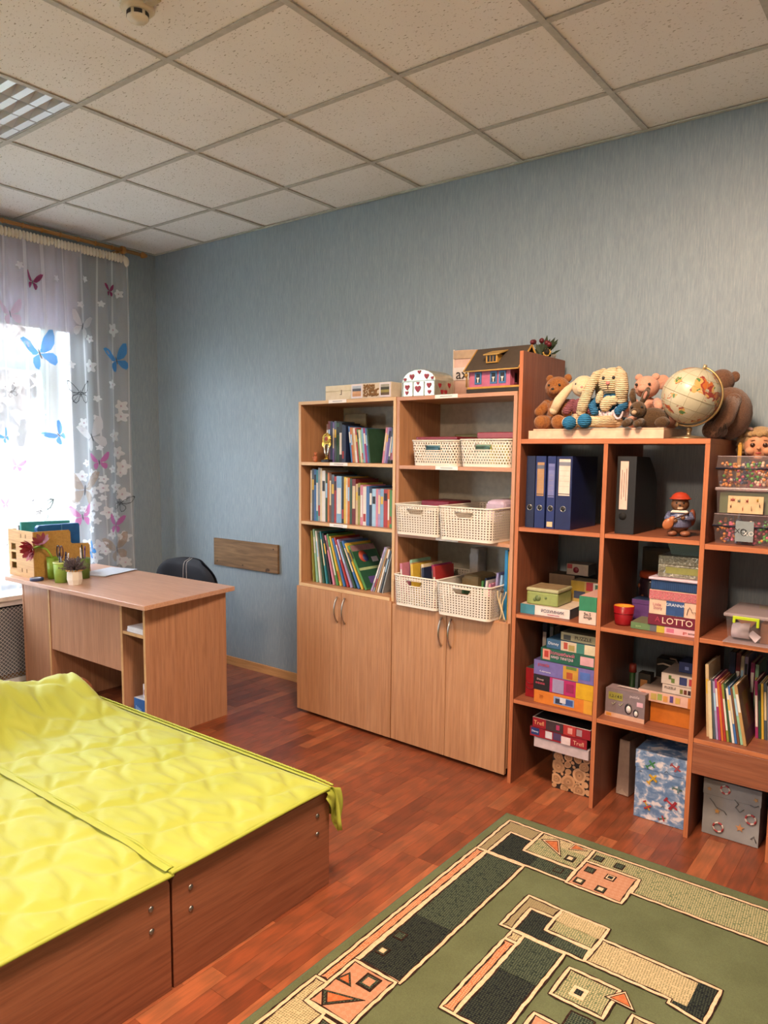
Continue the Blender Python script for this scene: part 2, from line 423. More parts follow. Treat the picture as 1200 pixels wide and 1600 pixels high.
def strip_mesh(L):
    e = 0.0003; b = B(); b.box(-PW/2+e, PW/2-e, -L/2+e, L/2-e, -0.006, 0.0)
    return b.mesh('strip', STRIP)
smesh = {L: strip_mesh(L) for L in LENS}
cam = SC.camera; cinv = cam.matrix_world.inverted()
def in_view(x, y):
    p = cinv @ Vector((x, y, 0))
    if p.z > -0.1: return False
    px = 587.6+1158.85*p.x/-p.z; py = 834.8-1158.85*p.y/-p.z
    return -25 < px < 1225 and 900 < py < 1625
def covered(x, y):
    return (x > 3.42 and y < -0.83) or (x < 3.08 and -2.9 < y < -1.66) or (x < 1.5 and -1.3 < y) or (1.85 < x < 3.2 and y > -0.36)
cand = []
for r in range(int((RX+0.1)/PW)):
    x = PW/2+r*PW; y = RY-random.uniform(0, 0.5)
    while y < 0.05:
        L = random.choice(LENS); yc = y+L/2; y += L
        if yc+L/2 < RY: continue
        vis = any(in_view(x, yy) and not covered(x, yy) for yy in (yc-L/2.2, yc, yc+L/2.2))
        cand.append((x, yc, L, vis, (x-4.741)**2+(yc+3.435)**2))
near = sorted([c for c in cand if c[3]], key=lambda c: c[4])[:300]; ns = set(id(c) for c in near)
rest = B()
for c in cand:
    x, yc, L = c[:3]
    if id(c) in ns: link('strip', smesh[L], fl, (x, yc, 0))
    else: rest.box(x-PW/2+0.0006, x+PW/2-0.0006, yc-L/2+0.0006, yc+L/2-0.0006, -0.006, 0.0)
ro = rest.build('strips', STRIP, fl); ro['kind'] = 'stuff'
print('visible strips', len(near), sum(c[3] for c in cand))
# ============================================================ LARGE FURNITURE
TH = radians(-2.4)
FA = (1.815, -0.385); FB = (2.517, -0.412)          # front left corners of the two bookcases
def at(F, u, v, z): return (F[0]+u*cos(TH)-v*sin(TH), F[1]+u*sin(TH)+v*cos(TH), z)
BACKBOARD = plain('#b9b6a6', 0.75)
def handle(parent, x, z0, z1, y):
    n = 10; pts = [(x, y-0.003-0.026*sin(pi*k/n)**0.7, z0+(z1-z0)*k/n) for k in range(n+1)]
    B().tube(pts, [0.0052]+[0.0042]*(n-1)+[0.0052], 8).build('handle', CHROME, parent)
def bookcase(F, wd, label, zmid, z1, z2, ztop, ex, ez, dz):
    o = thing('bookcase', label, 'bookcase', (F[0], F[1], 0), TH, 'beech bookcases with cupboards below'); D = 0.355; t = 0.018
    M = [WOOD_Z, ez]; MX = [WOOD_X, ex]
    for x in (0, wd-t): B().box(x, x+t, 0, D, 0.045, ztop, 0, 1).build('side_panel', M, o, 0.0006, 1)
    B().box(0.0, wd, -0.001, D, ztop, ztop+t, 0, 1).build('top_panel', MX, o, 0.0006, 1)
    for z in (zmid, z1, z2): 
        s = B().box(t+0.0005, wd-t-0.0005, (-0.012 if z == zmid else 0.001), D-0.006, z-t, z, 0, 1).build('shelf', MX, o, 0.0006, 1)
        if z != zmid or ex is EDGE_A: pass
    B().box(t, wd-t, 0.002, D-0.006, 0.05, 0.068, 0).build('bottom_panel', MX, o)
    B().box(0.03, wd-0.03, 0.03, 0.046, 0.001, 0.049).build('plinth', plain('#2a1d16', 0.7), o)
    B().box(0.03, wd-0.03, D-0.06, D-0.044, 0.001, 0.049).build('plinth', plain('#2a1d16', 0.7), o)
    B().box(t, wd-t, D-0.005, D, 0.05, ztop).build('back_panel', BACKBOARD, o)
    dt = zmid-dz; g = 0.0015
    for k in range(2):
        x0 = 0.0+k*wd/2+g; x1 = (k+1)*wd/2-g
        d = B().box(x0, x1, -0.019, -0.001 if dz < 0.019 else -0.001, 0.02, dt, 0, 0).build('door', [WOOD_Z], o, 0.0008, 1)
        hx = wd/2-0.028 if k == 0 else wd/2+0.028
        handle(d, hx, dt-0.165, dt-0.025, -0.019)
    LBL = plain('#ece9e6', 0.6)
    return o, LBL
bkA, LBL = bookcase(FA, 0.70, 'left bookcase with pale yellow shelf edges, filled with books', 0.762, 1.114, 1.446, 1.762, EDGE_A, EDGE_AZ, 0.019)
bkB, LBL = bookcase(FB, 0.68, 'right bookcase holding cream woven baskets', 0.738, 1.098, 1.440, 1.760, EDGE_B, EDGE_BZ, 0.003)
def shelf_label(par, x, z, w=0.13):
    l = B().box(x, x+w, -0.0030, -0.0016, z-0.0165, z+0.001).build('shelf_label', LBL, par)
    B().box(x+0.03, x+w-0.03, -0.0034, -0.0031, z-0.009, z-0.006).build('print_line', plain('#8e8c90', 0.6), l)
for x, z in ((0.235, 1.780), (0.245, 1.446), (0.245, 1.114)): shelf_label(bkA, x, z)
for x, z in ((0.235, 1.778), (0.245, 1.440), (0.255, 1.098)): shelf_label(bkB, x, z)

# --- cherry cube shelving with a tall side panel
o = cube = thing('cube_shelf', 'cherry brown stepped cube shelving with a tall side panel', 'shelving', (3.222, -0.48, 0)); D = 0.43; t = 0.018
M = [CHER_Z, CHER_EZ]; MX = [CHER_X, CHER_EX]
B().box(0, t, 0, D, 0, 1.945, 0, 1).build('tall_side_panel', M, o, 0.0006, 1)
for x in (0.388, 0.776): B().box(x, x+t, 0.001, D, 0, 1.547, 0, 1).build('divider', M, o, 0.0006, 1)
B().box(1.068, 1.086, 0.001, D, 0, 1.152, 0, 1).build('side_panel', M, o, 0.0006, 1)
B().box(t+0.0005, 0.794, 0, D, 1.547, 1.567, 0, 1).build('top_panel', MX, o, 0.0006, 1)
B().box(0.7945, 1.086, 0, D, 1.152, 1.172, 0, 1).build('top_panel', MX, o, 0.0006, 1)
for x0, x1 in ((t, 0.388), (0.388+t, 0.776)):
    for z in (0.400, 0.793, 1.182): B().box(x0+0.0005, x1-0.0005, 0.002, D-0.002, z-0.018, z, 0, 1).build('shelf', MX, o, 0.0006, 1)
for z in (0.412, 0.810): B().box(0.7945, 1.0675, 0.002, D-0.002, z-0.018, z, 0, 1).build('shelf', MX, o, 0.0006, 1)
dr = B().box(0.7955, 1.0665, -0.002, 0.016, 0.272, 0.393, 0).build('drawer_front', [CHER_X], o, 0.0008, 1)
B().box(0.80, 1.062, 0.0165, 0.38, 0.285, 0.385).build('drawer_box', [CHER_X], o)

# --- desk
DW_X = laminate('desk_top_laminate', '#b48c76', '#be9782', '#c6a28e', 'X', 0.34)
DW_Z = laminate('desk_panel_laminate', '#a1765a', '#ae8367', '#b88f74', 'Z', 0.4)
o = desk = thing('desk', 'beech writing desk with open kneehole and side niche', 'desk', (0, 0, 0))
DE = plain('#c9a06c', 0.5)
zt = 0.745
B().prism([(0.30, -1.335), (1.665, -1.315), (1.585, -0.665), (0.24, -0.70)], zt-0.024, zt, 'Z').build('desk_top', DW_X, o, 0.0015, 1)
yf = -1.236
B().prism([(1.535, -0.705), (1.535, yf), (1.553, yf), (1.553, -0.705)], 0.001, zt-0.0245, 'Z').build('end_panel', DW_Z, o, 0.0006, 1)
B().box(1.334, 1.352, yf, -0.72, 0.001, zt-0.0245).build('inner_panel', DW_Z, o, 0.0006, 1)
for y0 in (yf,): 
    B().box(1.3345, 1.351, y0-0.0012, y0-0.0002, 0.001, zt-0.025).build('edge_strip', DE, o); B().box(1.5355, 1.5525, y0-0.0012, y0-0.0002, 0.001, zt-0.025).build('edge_strip', DE, o)
B().box(1.3525, 1.5345, yf+0.001, -0.72, 0.545, 0.561, 0, 1).build('shelf', [DW_X, DE], o)
B().box(1.3525, 1.5345, yf+0.001, -0.72, 0.03, 0.046, 0, 1).build('shelf', [DW_X, DE], o)
B().box(1.3525, 1.5345, -0.719, -0.712, 0.03, zt-0.0245).build('back_panel', DW_Z, o)
B().box(0.622, 1.3335, yf+0.004, yf+0.020, 0.335, zt-0.0245).build('modesty_panel', DW_Z, o, 0.0006, 1)
B().box(0.603, 0.621, yf, -0.72, 0.001, zt-0.0245).build('inner_panel', DW_Z, o, 0.0006, 1)
B().box(0.6035, 0.6205, yf-0.0012, yf-0.0002, 0.001, zt-0.025).build('edge_strip', DE, o)
B().box(0.30, 0.318, yf, -0.72, 0.001, zt-0.0245).build('end_panel', DW_Z, o, 0.0006, 1)
B().box(0.3185, 0.6025, yf+0.002, yf+0.018, 0.03, zt-0.0245).build('pedestal_panel', DW_Z, o, 0.0006, 1)
B().tube([(1.06, -0.86, 0.001), (1.06, -0.86, 0.60)], 0.011, 10).build('steel_post', plain('#9a9a98', 0.3, 1.0), o)

# --- office chair behind the desk
o = thing('office_chair', 'black upholstered office chair behind the desk', 'chair', (0.95, -0.46, 0))
t = NT('black_upholstery'); n = t.noise(t.coord(scale=(300, 300, 300)), 1, 2); t.bump(n, 0.2, 0.001); CHAIR = t.set(0.75, 0.3, 0, '#20222a')
b = B()
def backf(u, v2):
    a = (u-0.5)*2; z = 0.50+v2*0.325; hw = 0.30*min(1.0, (1-max(0, (v2-0.45)/0.55)**3.2*0.42))
    return (a*hw, -0.012+0.05*a*a*-1, z-0.02*abs(a)**3*v2)
nb, mb = 24, 16
b.grid(nb, mb, lambda u, v2: (lambda p: (p[0], p[1]-0.055*(1-abs(2*u-1)**6)*(1-abs(2*v2-1)**8)**0.5, p[2]))(backf(u, v2)))
b.grid(nb, mb, lambda u, v2: (lambda p: (p[0], p[1]+0.02, p[2]))(backf(1-u, v2)))
bk = b.build('backrest', CHAIR, o, merge=True)
for sx in (-0.005, 0.03):
    pts = []
    for k in range(14):
        v2 = 0.25+0.75*k/13; u = 0.5+(sx+0.03*(v2-1)*0.2)/0.6; p = backf(u, v2)
        pts.append((p[0], p[1]-0.055*(1-abs(2*u-1)**6)*(1-abs(2*v2-1)**8)**0.5-0.001, p[2]+0.001))
    B().tube(pts, 0.0016, 6).build('stitching', plain('#c9c9cc', 0.7), bk)
B().ell((0, -0.19, 0.46), (0.235, 0.225, 0.045)).build('seat', CHAIR, o)
B().tube([(0, -0.19, 0.10), (0, -0.19, 0.43)], 0.025, 12).build('gas_column', BLACK, o)
B().tube([(0, -0.10, 0.42), (0, 0.0, 0.43), (0, 0.018, 0.60)], 0.018, 8).build('back_support', BLACK, o)
for k in range(5):
    a = 2*pi*k/5+0.3; ex, ey = 0.25*cos(a), -0.19+0.25*sin(a)
    lg = B().tube([(0, -0.19, 0.10), (ex, ey, 0.065)], [0.022, 0.015], 8).build('base_arm', BLACK, o)
    B().ell((ex, ey, 0.028), (0.018, 0.022, 0.0275), 0, 10, 6).build('castor', BLACK, lg)

# --- wooden strip board on the wall
t = NT('weathered_oak_board'); n = t.noise(t.coord(scale=(3, 40, 45)), 1, 5, 0.6, 0.9)
kn = t.noise(t.coord(scale=(7, 7, 14)), 1, 2)
c = t.ramp(n, [(0.3, '#5f4a35'), (0.55, '#86694a'), (0.75, '#9b7c58')]); c = t.mix(t.math('GREATER_THAN', kn, 0.72), c, '#4a3524')
BOARD = t.set(0.6, 0.3, 0, c)
o = thing('wall_board', 'weathered oak board screwed to the blue wall above the desk', 'wooden board', (0.95, 0, 0.70))
bb = B().box(-0.32, 0.32, -0.018, -0.001, 0, 0.191).build('board', BOARD, o, 0.001, 1)
for x, z in ((-0.285, 0.03), (-0.02, 0.025), (0.28, 0.16)): B().lathe([(0.0, 0), (0.005, 0.0), (0.005, 0.002), (0, 0.003)]).build('screw', plain('#3c2c1e', 0.5), bb, loc=(x, -0.018, z), rot=(pi/2, 0, 0))

# --- two low beds pushed together
MATT = plain('#d8d4c8', 0.8)
def arch(y0, y1, h, r, n=6):
    pts = [(y0, 0.0), (y1, 0.0)]
    for cx, a0 in ((y1-r, 0), (y0+r, pi/2)):
        for k in range(n+1): a = a0+pi/2*k/n; pts.append((cx+r*cos(a), h-r+r*sin(a)))
    return pts
def bed(y0, y1, label):
    o = thing('bed', label, 'bed', (0, 0, 0), 0, 'low wooden beds pushed side by side')
    f = B().prism(arch(y0, y1, 0.340, 0.03), 3.098, 3.116, 'X').build('footboard', BED_Y, o, 0.0015, 1)
    for yy in (y0+0.062, y1-0.062):
        for z in (0.207, 0.272):
            B().lathe([(0.0, 0.0035), (0.006, 0.003), (0.0085, 0.0), (0.0085, -0.001)][::-1], seg=12).build('bolt', STEEL, f, loc=(3.1168, yy, z), rot=(0, pi/2, 0))
    B().prism(arch(y0, y1, 0.475, 0.10), 1.640, 1.658, 'X').build('headboard', BED_Y, o, 0.0015, 1)
    for yy in (y0+0.004, y1-0.022): B().box(1.659, 3.097, yy, yy+0.018, 0.13, 0.29).build('side_rail', BED_Y, o, 0.001, 1)
    B().box(1.662, 3.095, y0+0.024, y1-0.024, 0.19, 0.21).build('bed_base', BED_Y, o)
    B().box(1.668, 3.088, y0+0.03, y1-0.03, 0.211, 0.335).build('mattress', MATT, o, 0.02, 3)
bed(-2.248, -1.592, 'low wooden bed nearer the bookcases under the yellow coverlet')
bed(-2.912, -2.256, 'low wooden bed at the left edge of the photo under the yellow coverlet')

# --- quilted coverlets
t = NT('lemon_quilt_fabric'); v = t.coord(); n = t.noise(t.coord(scale=(400, 400, 400)), 1, 2)
n2 = t.noise(v, 5, 2); c = t.ramp(n2, [(0.3, '#a0aa40'), (0.7, '#aab34c')]); t.bump(n, 0.15, 0.0006)
t.b.inputs['Sheen Weight'].default_value = 0.15; QUILT = t.set(0.62, 0.3, 0, c)
t = NT('lemon_quilt_hem'); n = t.noise(t.coord(scale=(200, 200, 200)), 1, 2); t.bump(n, 0.2, 0.0006); HEM = t.set(0.6, 0.3, 0, '#a4ad44')
from mathutils import noise as mnoise
def quilt_relief(x, y):
    wob = 0.016*sin(x*23+1.3*sin(y*11))+0.010*sin(y*31+x*5)
    per = 0.165
    a = (x*0.42+y*0.90+wob)/per*1.35; c2 = (x*0.80-y*0.60+wob*1.4)/per
    da = abs(a-round(a))*per; dc = abs(c2-round(c2))*per
    d = min(da, dc)
    puff = min(1, d/0.042); puff = puff*puff*(3-2*puff)
    wr = mnoise.noise(Vector((x*9+y*5, y*30-x*6, 3.1)))*0.0062*puff+mnoise.noise(Vector((x*22, y*48, 8.7)))*0.0026*puff
    return 0.0105*puff+wr+0.006*mnoise.noise(Vector((x*3.1, y*3.3, 1.2)))
def sstep(a, b_, x):
    q = max(0, min(1, (x-a)/(b_-a))); return q*q*(3-2*q)
def bed_height(x, y):
    z = 0.352
    hd = 1-sstep(1.66, 2.02, x)              # rises over headboard and pillow
    side = sstep(-1.60, -1.71, y)
    z += hd*side*(0.135+0.09*sstep(-1.87, -2.15, y))
    z += 0.012*(1-hd)*sstep(3.09, 2.9, x)*side
    return z
def coverlet(y_in, y_out, right, label, zoff):
    """y_out: outer edge (right side for the near bed)"""
    res = 0.0085; x0, x1 = 1.60, 3.128; nx = int((x1-x0)/res); ny = int(abs(y_out-y_in)/res)
    o = thing('coverlet', label, 'coverlet', (0, 0, 0), 0, 'yellow quilted coverlets on the beds')
    b = B()
    def P(u, vv):
        x = x0+(x1-x0)*u; y = y_in+(y_out-y_in)*vv
        z = bed_height(x, y)+zoff
        damp = min(1, (x1-x)/0.03, abs(y_out-y)/0.03+0.05, abs(y_in-y)/0.03+0.05)
        z += quilt_relief(x, y)*damp+0.006*sin(y*7+1)*sstep(3.0, 3.12, x)*0.5
        xx = x
        if x < 1.638: z -= ((1.638-x)/0.038)**2*0.16; xx = 1.638-(1.638-x)*0.25
        return (xx, y, z)
    b.grid(nx, ny, P)
    c0 = b.build('quilted_panel', QUILT, o)
    sol = c0.modifiers.new('thickness', 'SOLIDIFY'); sol.thickness = 0.006; sol.offset = -1
    pts = [(x1+0.001, y_in+(y_out-y_in)*k/60, P(1, k/60)[2]-0.004) for k in range(61)]
    B().tube(pts, 0.0055, 8).build('hem', HEM, o)
    return o, P
cv, P1 = coverlet(-2.262, -1.605, True, 'yellow quilted coverlet with a gathered frill on the bed nearer the bookcases', 0.007)
# gathered frill hanging along the side facing the desk
b = B(); nx = 420; nz = 7
def frill(u, vv):
    x = 1.648+(3.128-1.648)*u; hgt = bed_height(x, -1.605)+0.008
    drop = 0.075+0.008*sin(x*9)+0.085*sstep(3.03, 3.128, x)*(1 if vv > 0 else 0)
    s = vv*drop
    out = 0.006+0.028*sin(min(1, vv*1.6)*pi/2)+0.0075*vv*sin(x*2*pi/0.021+sin(x*17))+0.004*sin(x*2*pi/0.055)*vv
    lift = 0.010*sin(min(1, vv*2.2)*pi)
    return (x+0.004*vv*sin(x*2*pi/0.021+1.2)+0.03*sstep(3.06, 3.128, x)*vv, -1.606+out, hgt-s*s*4.5-s*0.35+lift if vv < 0.6 else hgt-(0.6*drop)**2*4.5-0.6*drop*0.35+lift-(vv-0.6)*drop*1.25)
b.grid(nx, nz, frill); fr = b.build('frill', HEM, cv); sol = fr.modifiers.new('thickness', 'SOLIDIFY'); sol.thickness = 0.002
b = B(); pts = [frill(k/200, 0.12) for k in range(201)]; b.tube([(p[0], p[1]+0.002, p[2]+0.004+0.002*(k % 2)) for k, p in enumerate(pts)], 0.0035, 6); b.build('gathering_seam', HEM, cv)
# corner tail hanging past the footboard
b = B()
def tail(u, vv):
    y = -1.625+0.082*u; top = 0.354-0.02*u*u; L = 0.03+0.135*u-0.03*(u > 0.95)
    return (3.122+0.010*sin(u*7)*vv+0.012*vv+0.006*sin(vv*5), y+0.012*vv*sin(vv*3+u*2), top-L*vv)
b.grid(12, 14, tail); tl = b.build('corner_tail', HEM, cv); sol = tl.modifiers.new('thickness', 'SOLIDIFY'); sol.thickness = 0.003
cv2, P2 = coverlet(-2.93, -2.254, False, 'yellow quilted coverlet on the bed at the left edge of the photo', 0.0)
pts = [(1.66+(3.12-1.66)*k/150, -2.250, P1((1.66+(3.12-1.66)*k/150-1.60)/1.528, 0.02)[2]+0.001) for k in range(151)]
B().tube(pts, 0.005, 6).build('edge_band', HEM, cv)
b = B(); b.grid(150, 2, lambda u, vv: (1.66+1.46*u, -2.272+0.03*vv, P1((1.66+1.46*u-1.60)/1.528, 0.0)[2]+0.003+0.004*sin(pi*vv))); b.build('edge_tape', HEM, cv)
# ============================================================ WINDOW DRESSING
ROLLER = None
t = NT('pale_blind_cloth'); n = t.noise(t.coord(scale=(5, 300, 300)), 1, 2); t.bump(n, 0.1, 0.0005)
t.b.inputs['Base Color'].default_value = lin('#d4d0da'); t.b.inputs['Roughness'].default_value = 0.8
trl = t.n('ShaderNodeBsdfTranslucent'); trl.inputs[0].default_value = lin('#c9c6d2'); mx = t.n('ShaderNodeMixShader'); mx.inputs[0].default_value = 0.35
t.l(t.b.outputs[0], mx.inputs[1]); t.l(trl.outputs[0], mx.inputs[2]); t.l(mx.outputs[0], t.out.inputs[0]); BLIND = t.m
o = thing('roller_blind', 'pale grey roller blind half drawn over the window', 'blind', (0.035, -1.64, 2.272))
B().box(-0.001, 0.001, -1.0, 1.0, 0.012, 0.515).build('blind_cloth', BLIND, o)
B().box(-0.006, 0.006, -1.0, 1.0, 0, 0.014).build('bottom_bar', plain('#dedce2', 0.4), o, 0.002)
B().tube([(0, -1.01, 0.535), (0, 1.01, 0.535)], 0.022, 14).build('roller_tube', plain('#dedce2', 0.4), o)
for s in (-1, 1): B().box(-0.034, 0.02, min(s*1.012, s*1.02), max(s*1.012, s*1.02), 0.505, 0.565).build('bracket', WHITE, o)

# bamboo-style curtain pole
POLE = laminate('honey_bamboo', '#9a6f3c', '#ab8049', '#b98f58', 'Y', 0.4)
o = thing('curtain_pole', 'honey coloured bamboo curtain pole under the ceiling', 'curtain rod', (0.13, -0.22, 2.862))
B().tube([(0, 0, 0), (0, -2.6, 0)], 0.0125, 12).build('pole', POLE, o)
for k in range(20):
    y = -0.22-k*0.122; B().tube([(0, y-0.006, 0), (0, y-0.002, 0), (0, y+0.002, 0), (0, y+0.006, 0)], [0.0127, 0.0165, 0.0165, 0.0127], 12).build('bamboo_node', POLE, o)
fin = B(); fin.tube([(0, 0.0, 0), (0, 0.010, 0), (0, 0.016, 0), (0, 0.03, 0), (0, 0.052, 0), (0, 0.062, 0)], [0.0125, 0.013, 0.022, 0.020, 0.012, 0.003], 12); fin.build('finial', POLE, o)
for y in (-0.135, -1.35, -2.5):
    br = B().tube([(-0.129, y, 0.0), (0, y, 0.0)], 0.010, 10).build('pole_bracket', POLE, o)
    B().tube([(0.0, y-0.012, 0), (0, y+0.012, 0)], 0.026, 14).build('bracket_ring', POLE, br)

# sheer voile curtain
CY0, CY1, CZ0, CZ1 = -2.55, -0.335, 0.575, 2.815
def sheer(name, col, opac, back):
    t = NT(name); tr = t.n('ShaderNodeBsdfTransparent'); df = t.n('ShaderNodeBsdfDiffuse'); tl = t.n('ShaderNodeBsdfTranslucent')
    df.inputs[0].default_value = lin(col); tl.inputs[0].default_value = lin(col)
    m1 = t.n('ShaderNodeMixShader'); m1.inputs[0].default_value = back; t.l(df.outputs[0], m1.inputs[1]); t.l(tl.outputs[0], m1.inputs[2])
    m2 = t.n('ShaderNodeMixShader'); t.l(tr.outputs[0], m2.inputs[1]); t.l(m1.outputs[0], m2.inputs[2]); t.l(m2.outputs[0], t.out.inputs[0])
    weave = t.noise(t.coord(scale=(900, 900, 900)), 1, 1)
    mr = t.n('ShaderNodeMapRange'); mr.inputs[3].default_value = opac-0.06; mr.inputs[4].default_value = opac+0.06; t.l(weave, mr.inputs[0]); t.l(mr.outputs[0], m2.inputs[0])
    return t.m
VOILE = sheer('white_voile', '#eef0f6', 0.31, 0.5)
def fold(y, z):
    k = (z-CZ0)/(CZ1-CZ0)
    sharp = lambda ph: math.copysign(abs(sin(ph))**1.0, sin(ph))
    a = y*2*pi/0.185+0.25*sin(z*2.1)
    x = 0.024*sharp(a)+0.010*sin(y*2*pi/0.41+1.0)
    x += 0.007*sin(y*2*pi/0.061+z*0.6)*max(0, k)**2
    return 0.115+x*(0.75+0.35*(1-k))
cur = thing('voile_curtain', 'sheer white voile curtain printed with butterflies and blossoms', 'curtain', (0, 0, 0))
b = B(); ny, nz = 520, 14
b.grid(ny, nz, lambda u, v2: (fold(CY0+(CY1-CY0)*u, CZ0+(CZ1-CZ0)*v2), CY0+(CY1-CY0)*u-0.05*(1-v2)*0*1.0, CZ0+(CZ1-CZ0)*v2))
b.build('voile', VOILE, cur)
# stitched fold lines where the cloth doubles
VOILE2 = sheer('white_voile_doubled', '#f2f3f8', 0.50, 0.5)
for y, wd in ((-0.341, 0.008), (-0.440, 0.012), (-0.545, 0.009), (-0.660, 0.016), (-0.775, 0.011), (-0.93, 0.012), (-1.055, 0.02), (-1.17, 0.012), (-1.30, 0.02)):
    b = B(); b.grid(4, 24, lambda u, v2: (lambda yy, zz: (fold(yy, zz)+0.002, yy, zz))(y+wd*(u-0.5)*(0.7+0.5*v2)+0.012*sin(v2*5+y*9), CZ0+(CZ1-CZ0)*v2))
    b.build('fold_band', VOILE2, cur)
# ruffled heading tape
HEADM = plain('#d9d4c4', 0.8)
for y0 in [CY1-0.002-0.0225*k for k in range(98)]:
    pass
b = B(); nn = 98
for k in range(nn):
    y = CY1-0.0225*k; b.ell((0.126, y-0.011, 2.805), (0.016, 0.0128, 0.030), 0, 8, 6)
hd = b.build('heading_ruffle', HEADM, cur)
b = B(); b.ell((0.125, CY1+0.004, 2.79), (0.024, 0.022, 0.036), 0, 12, 8); b.build('heading_knot', HEADM, cur)
# prints on the voile
PR = {'m': sheer('print_magenta', '#8e2b5e', 0.88, 0.35), 'm2': sheer('print_pink', '#c964a8', 0.72, 0.4), 'b': sheer('print_blue', '#3f8fd6', 0.80, 0.4),
      'k': sheer('print_black', '#1c1c24', 0.85, 0.2), 'w': sheer('print_white', '#e9e6ea', 0.55, 0.4), 'p': sheer('print_pale_pink', '#d9b6c8', 0.50, 0.4),
      'c': sheer('print_tan', '#b79a80', 0.50, 0.4), 'f': sheer('print_blossom', '#eef0f4', 0.72, 0.4), 'd': sheer('print_dark', '#2a2438', 0.8, 0.2)}
UW = [(0.02, 0.02), (0.10, 0.16), (0.24, 0.34), (0.40, 0.48), (0.50, 0.46), (0.47, 0.30), (0.40, 0.14), (0.26, 0.02), (0.12, -0.01)]
LW = [(0.02, -0.01), (0.14, -0.03), (0.27, -0.06), (0.33, -0.16), (0.29, -0.30), (0.20, -0.36), (0.11, -0.28), (0.05, -0.14)]
def fan(b, c, ring, m=0, k=1.0):
    i = len(b.v); b.v.append(c); b.v += ring; n = len(ring)
    for q in range(n): b.face((i, i+1+q, i+1+(q+1) % n), m, True)
def on_cloth(y, z, off): return (fold(y, z)+off, y, z)
def refine(poly):
    out = []
    for k, p in enumerate(poly):
        q = poly[(k+1) % len(poly)]; out += [p, ((p[0]+q[0])/2, (p[1]+q[1])/2)]
    return out
def butterfly(kind, y, z, wdt, rot, lop):
    b = B(); ca, sa = cos(rot), sin(rot); s = wdt
    def T(p, off):
        yy = p[0]*s; zz = p[1]*s*1.1
        return on_cloth(y+yy*ca-zz*sa, z+yy*sa+zz*ca, off)
    for side in (-1, 1):
        f = lop if side < 0 else 1.0
        for W in (UW, LW):
            poly = refine([(side*p[0]*f, p[1]) for p in W])
            cx = sum(p[0] for p in poly)/len(poly); cz = sum(p[1] for p in poly)/len(poly)
            if kind == 'k':       # outline wings with veins
                inner = [(cx+(p[0]-cx)*0.84, cz+(p[1]-cz)*0.84) for p in poly]; n = len(poly); i = len(b.v)
                b.v += [T(p, 0.006) for p in poly]+[T(p, 0.006) for p in inner]
                for q in range(n): b.face((i+q, i+(q+1) % n, i+n+(q+1) % n, i+n+q))
                for q in (4, 8, 12):
                    p = poly[q % n]; d = (p[0]*0.02+0.008, 0.006); i = len(b.v)
                    b.v += [T((side*0.02, 0.0), 0.006), T((p[0]+0.008, p[1]-0.008), 0.006), T((p[0]-0.008, p[1]+0.008), 0.006)]; b.face((i, i+1, i+2))
            else:
                fan(b, T((cx, cz), 0.006), [T(p, 0.006) for p in poly])
    w_ = b.build('butterfly_print', PR[kind], cur)
    b = B(); fan(b, T((0, 0), 0.0075), [T((0.022*cos(a), 0.13*sin(a)-0.01), 0.0075) for a in [2*pi*q/10 for q in range(10)]])
    b.build('butterfly_body', PR['d'], w_)
BF=[('m',-0.986,2.543,0.115),('m',-0.464,2.574,0.088),('p',-1.139,2.325,0.157),('w',-0.680,2.311,0.174),('b',-0.954,2.108,0.236),('b',-0.415,2.118,0.190),('k',-1.153,1.854,0.087),('k',-0.710,1.872,0.165),('b',-0.873,1.594,0.140),('b',-1.220,1.574,0.086),('w',-0.609,1.588,0.219),('m2',-0.567,1.419,0.126),('m2',-1.137,1.398,0.081),('c',-0.706,1.235,0.256),('k',-0.996,1.100,0.161),('k',-0.417,1.130,0.143),('m2',-0.727,1.055,0.158),('m2',-0.463,0.979,0.141),('b',-0.651,0.808,0.115),('c',-0.458,0.806,0.203),('m2',-1.239,1.166,0.063),('k',-1.242,0.915,0.055)]
ROT = [-0.1,0.05,0.2,-0.2,0.35,0.3,0.4,0.05,0.75,0.6,0.4,0.1,-0.2,-0.1,0.0,-0.35,0.1,-0.15,0.8,0.2,0.0,0.3]
BF += [(k, y-0.97, z, s) for k, y, z, s in BF if y-0.97 > CY0+0.12 and y-0.97 < -1.33]; ROT = ROT+ROT[::-1]
for (k, y, z, s), r in zip(BF, ROT): butterfly(k, min(y, CY1-s*0.42), z, s, r, 0.9)
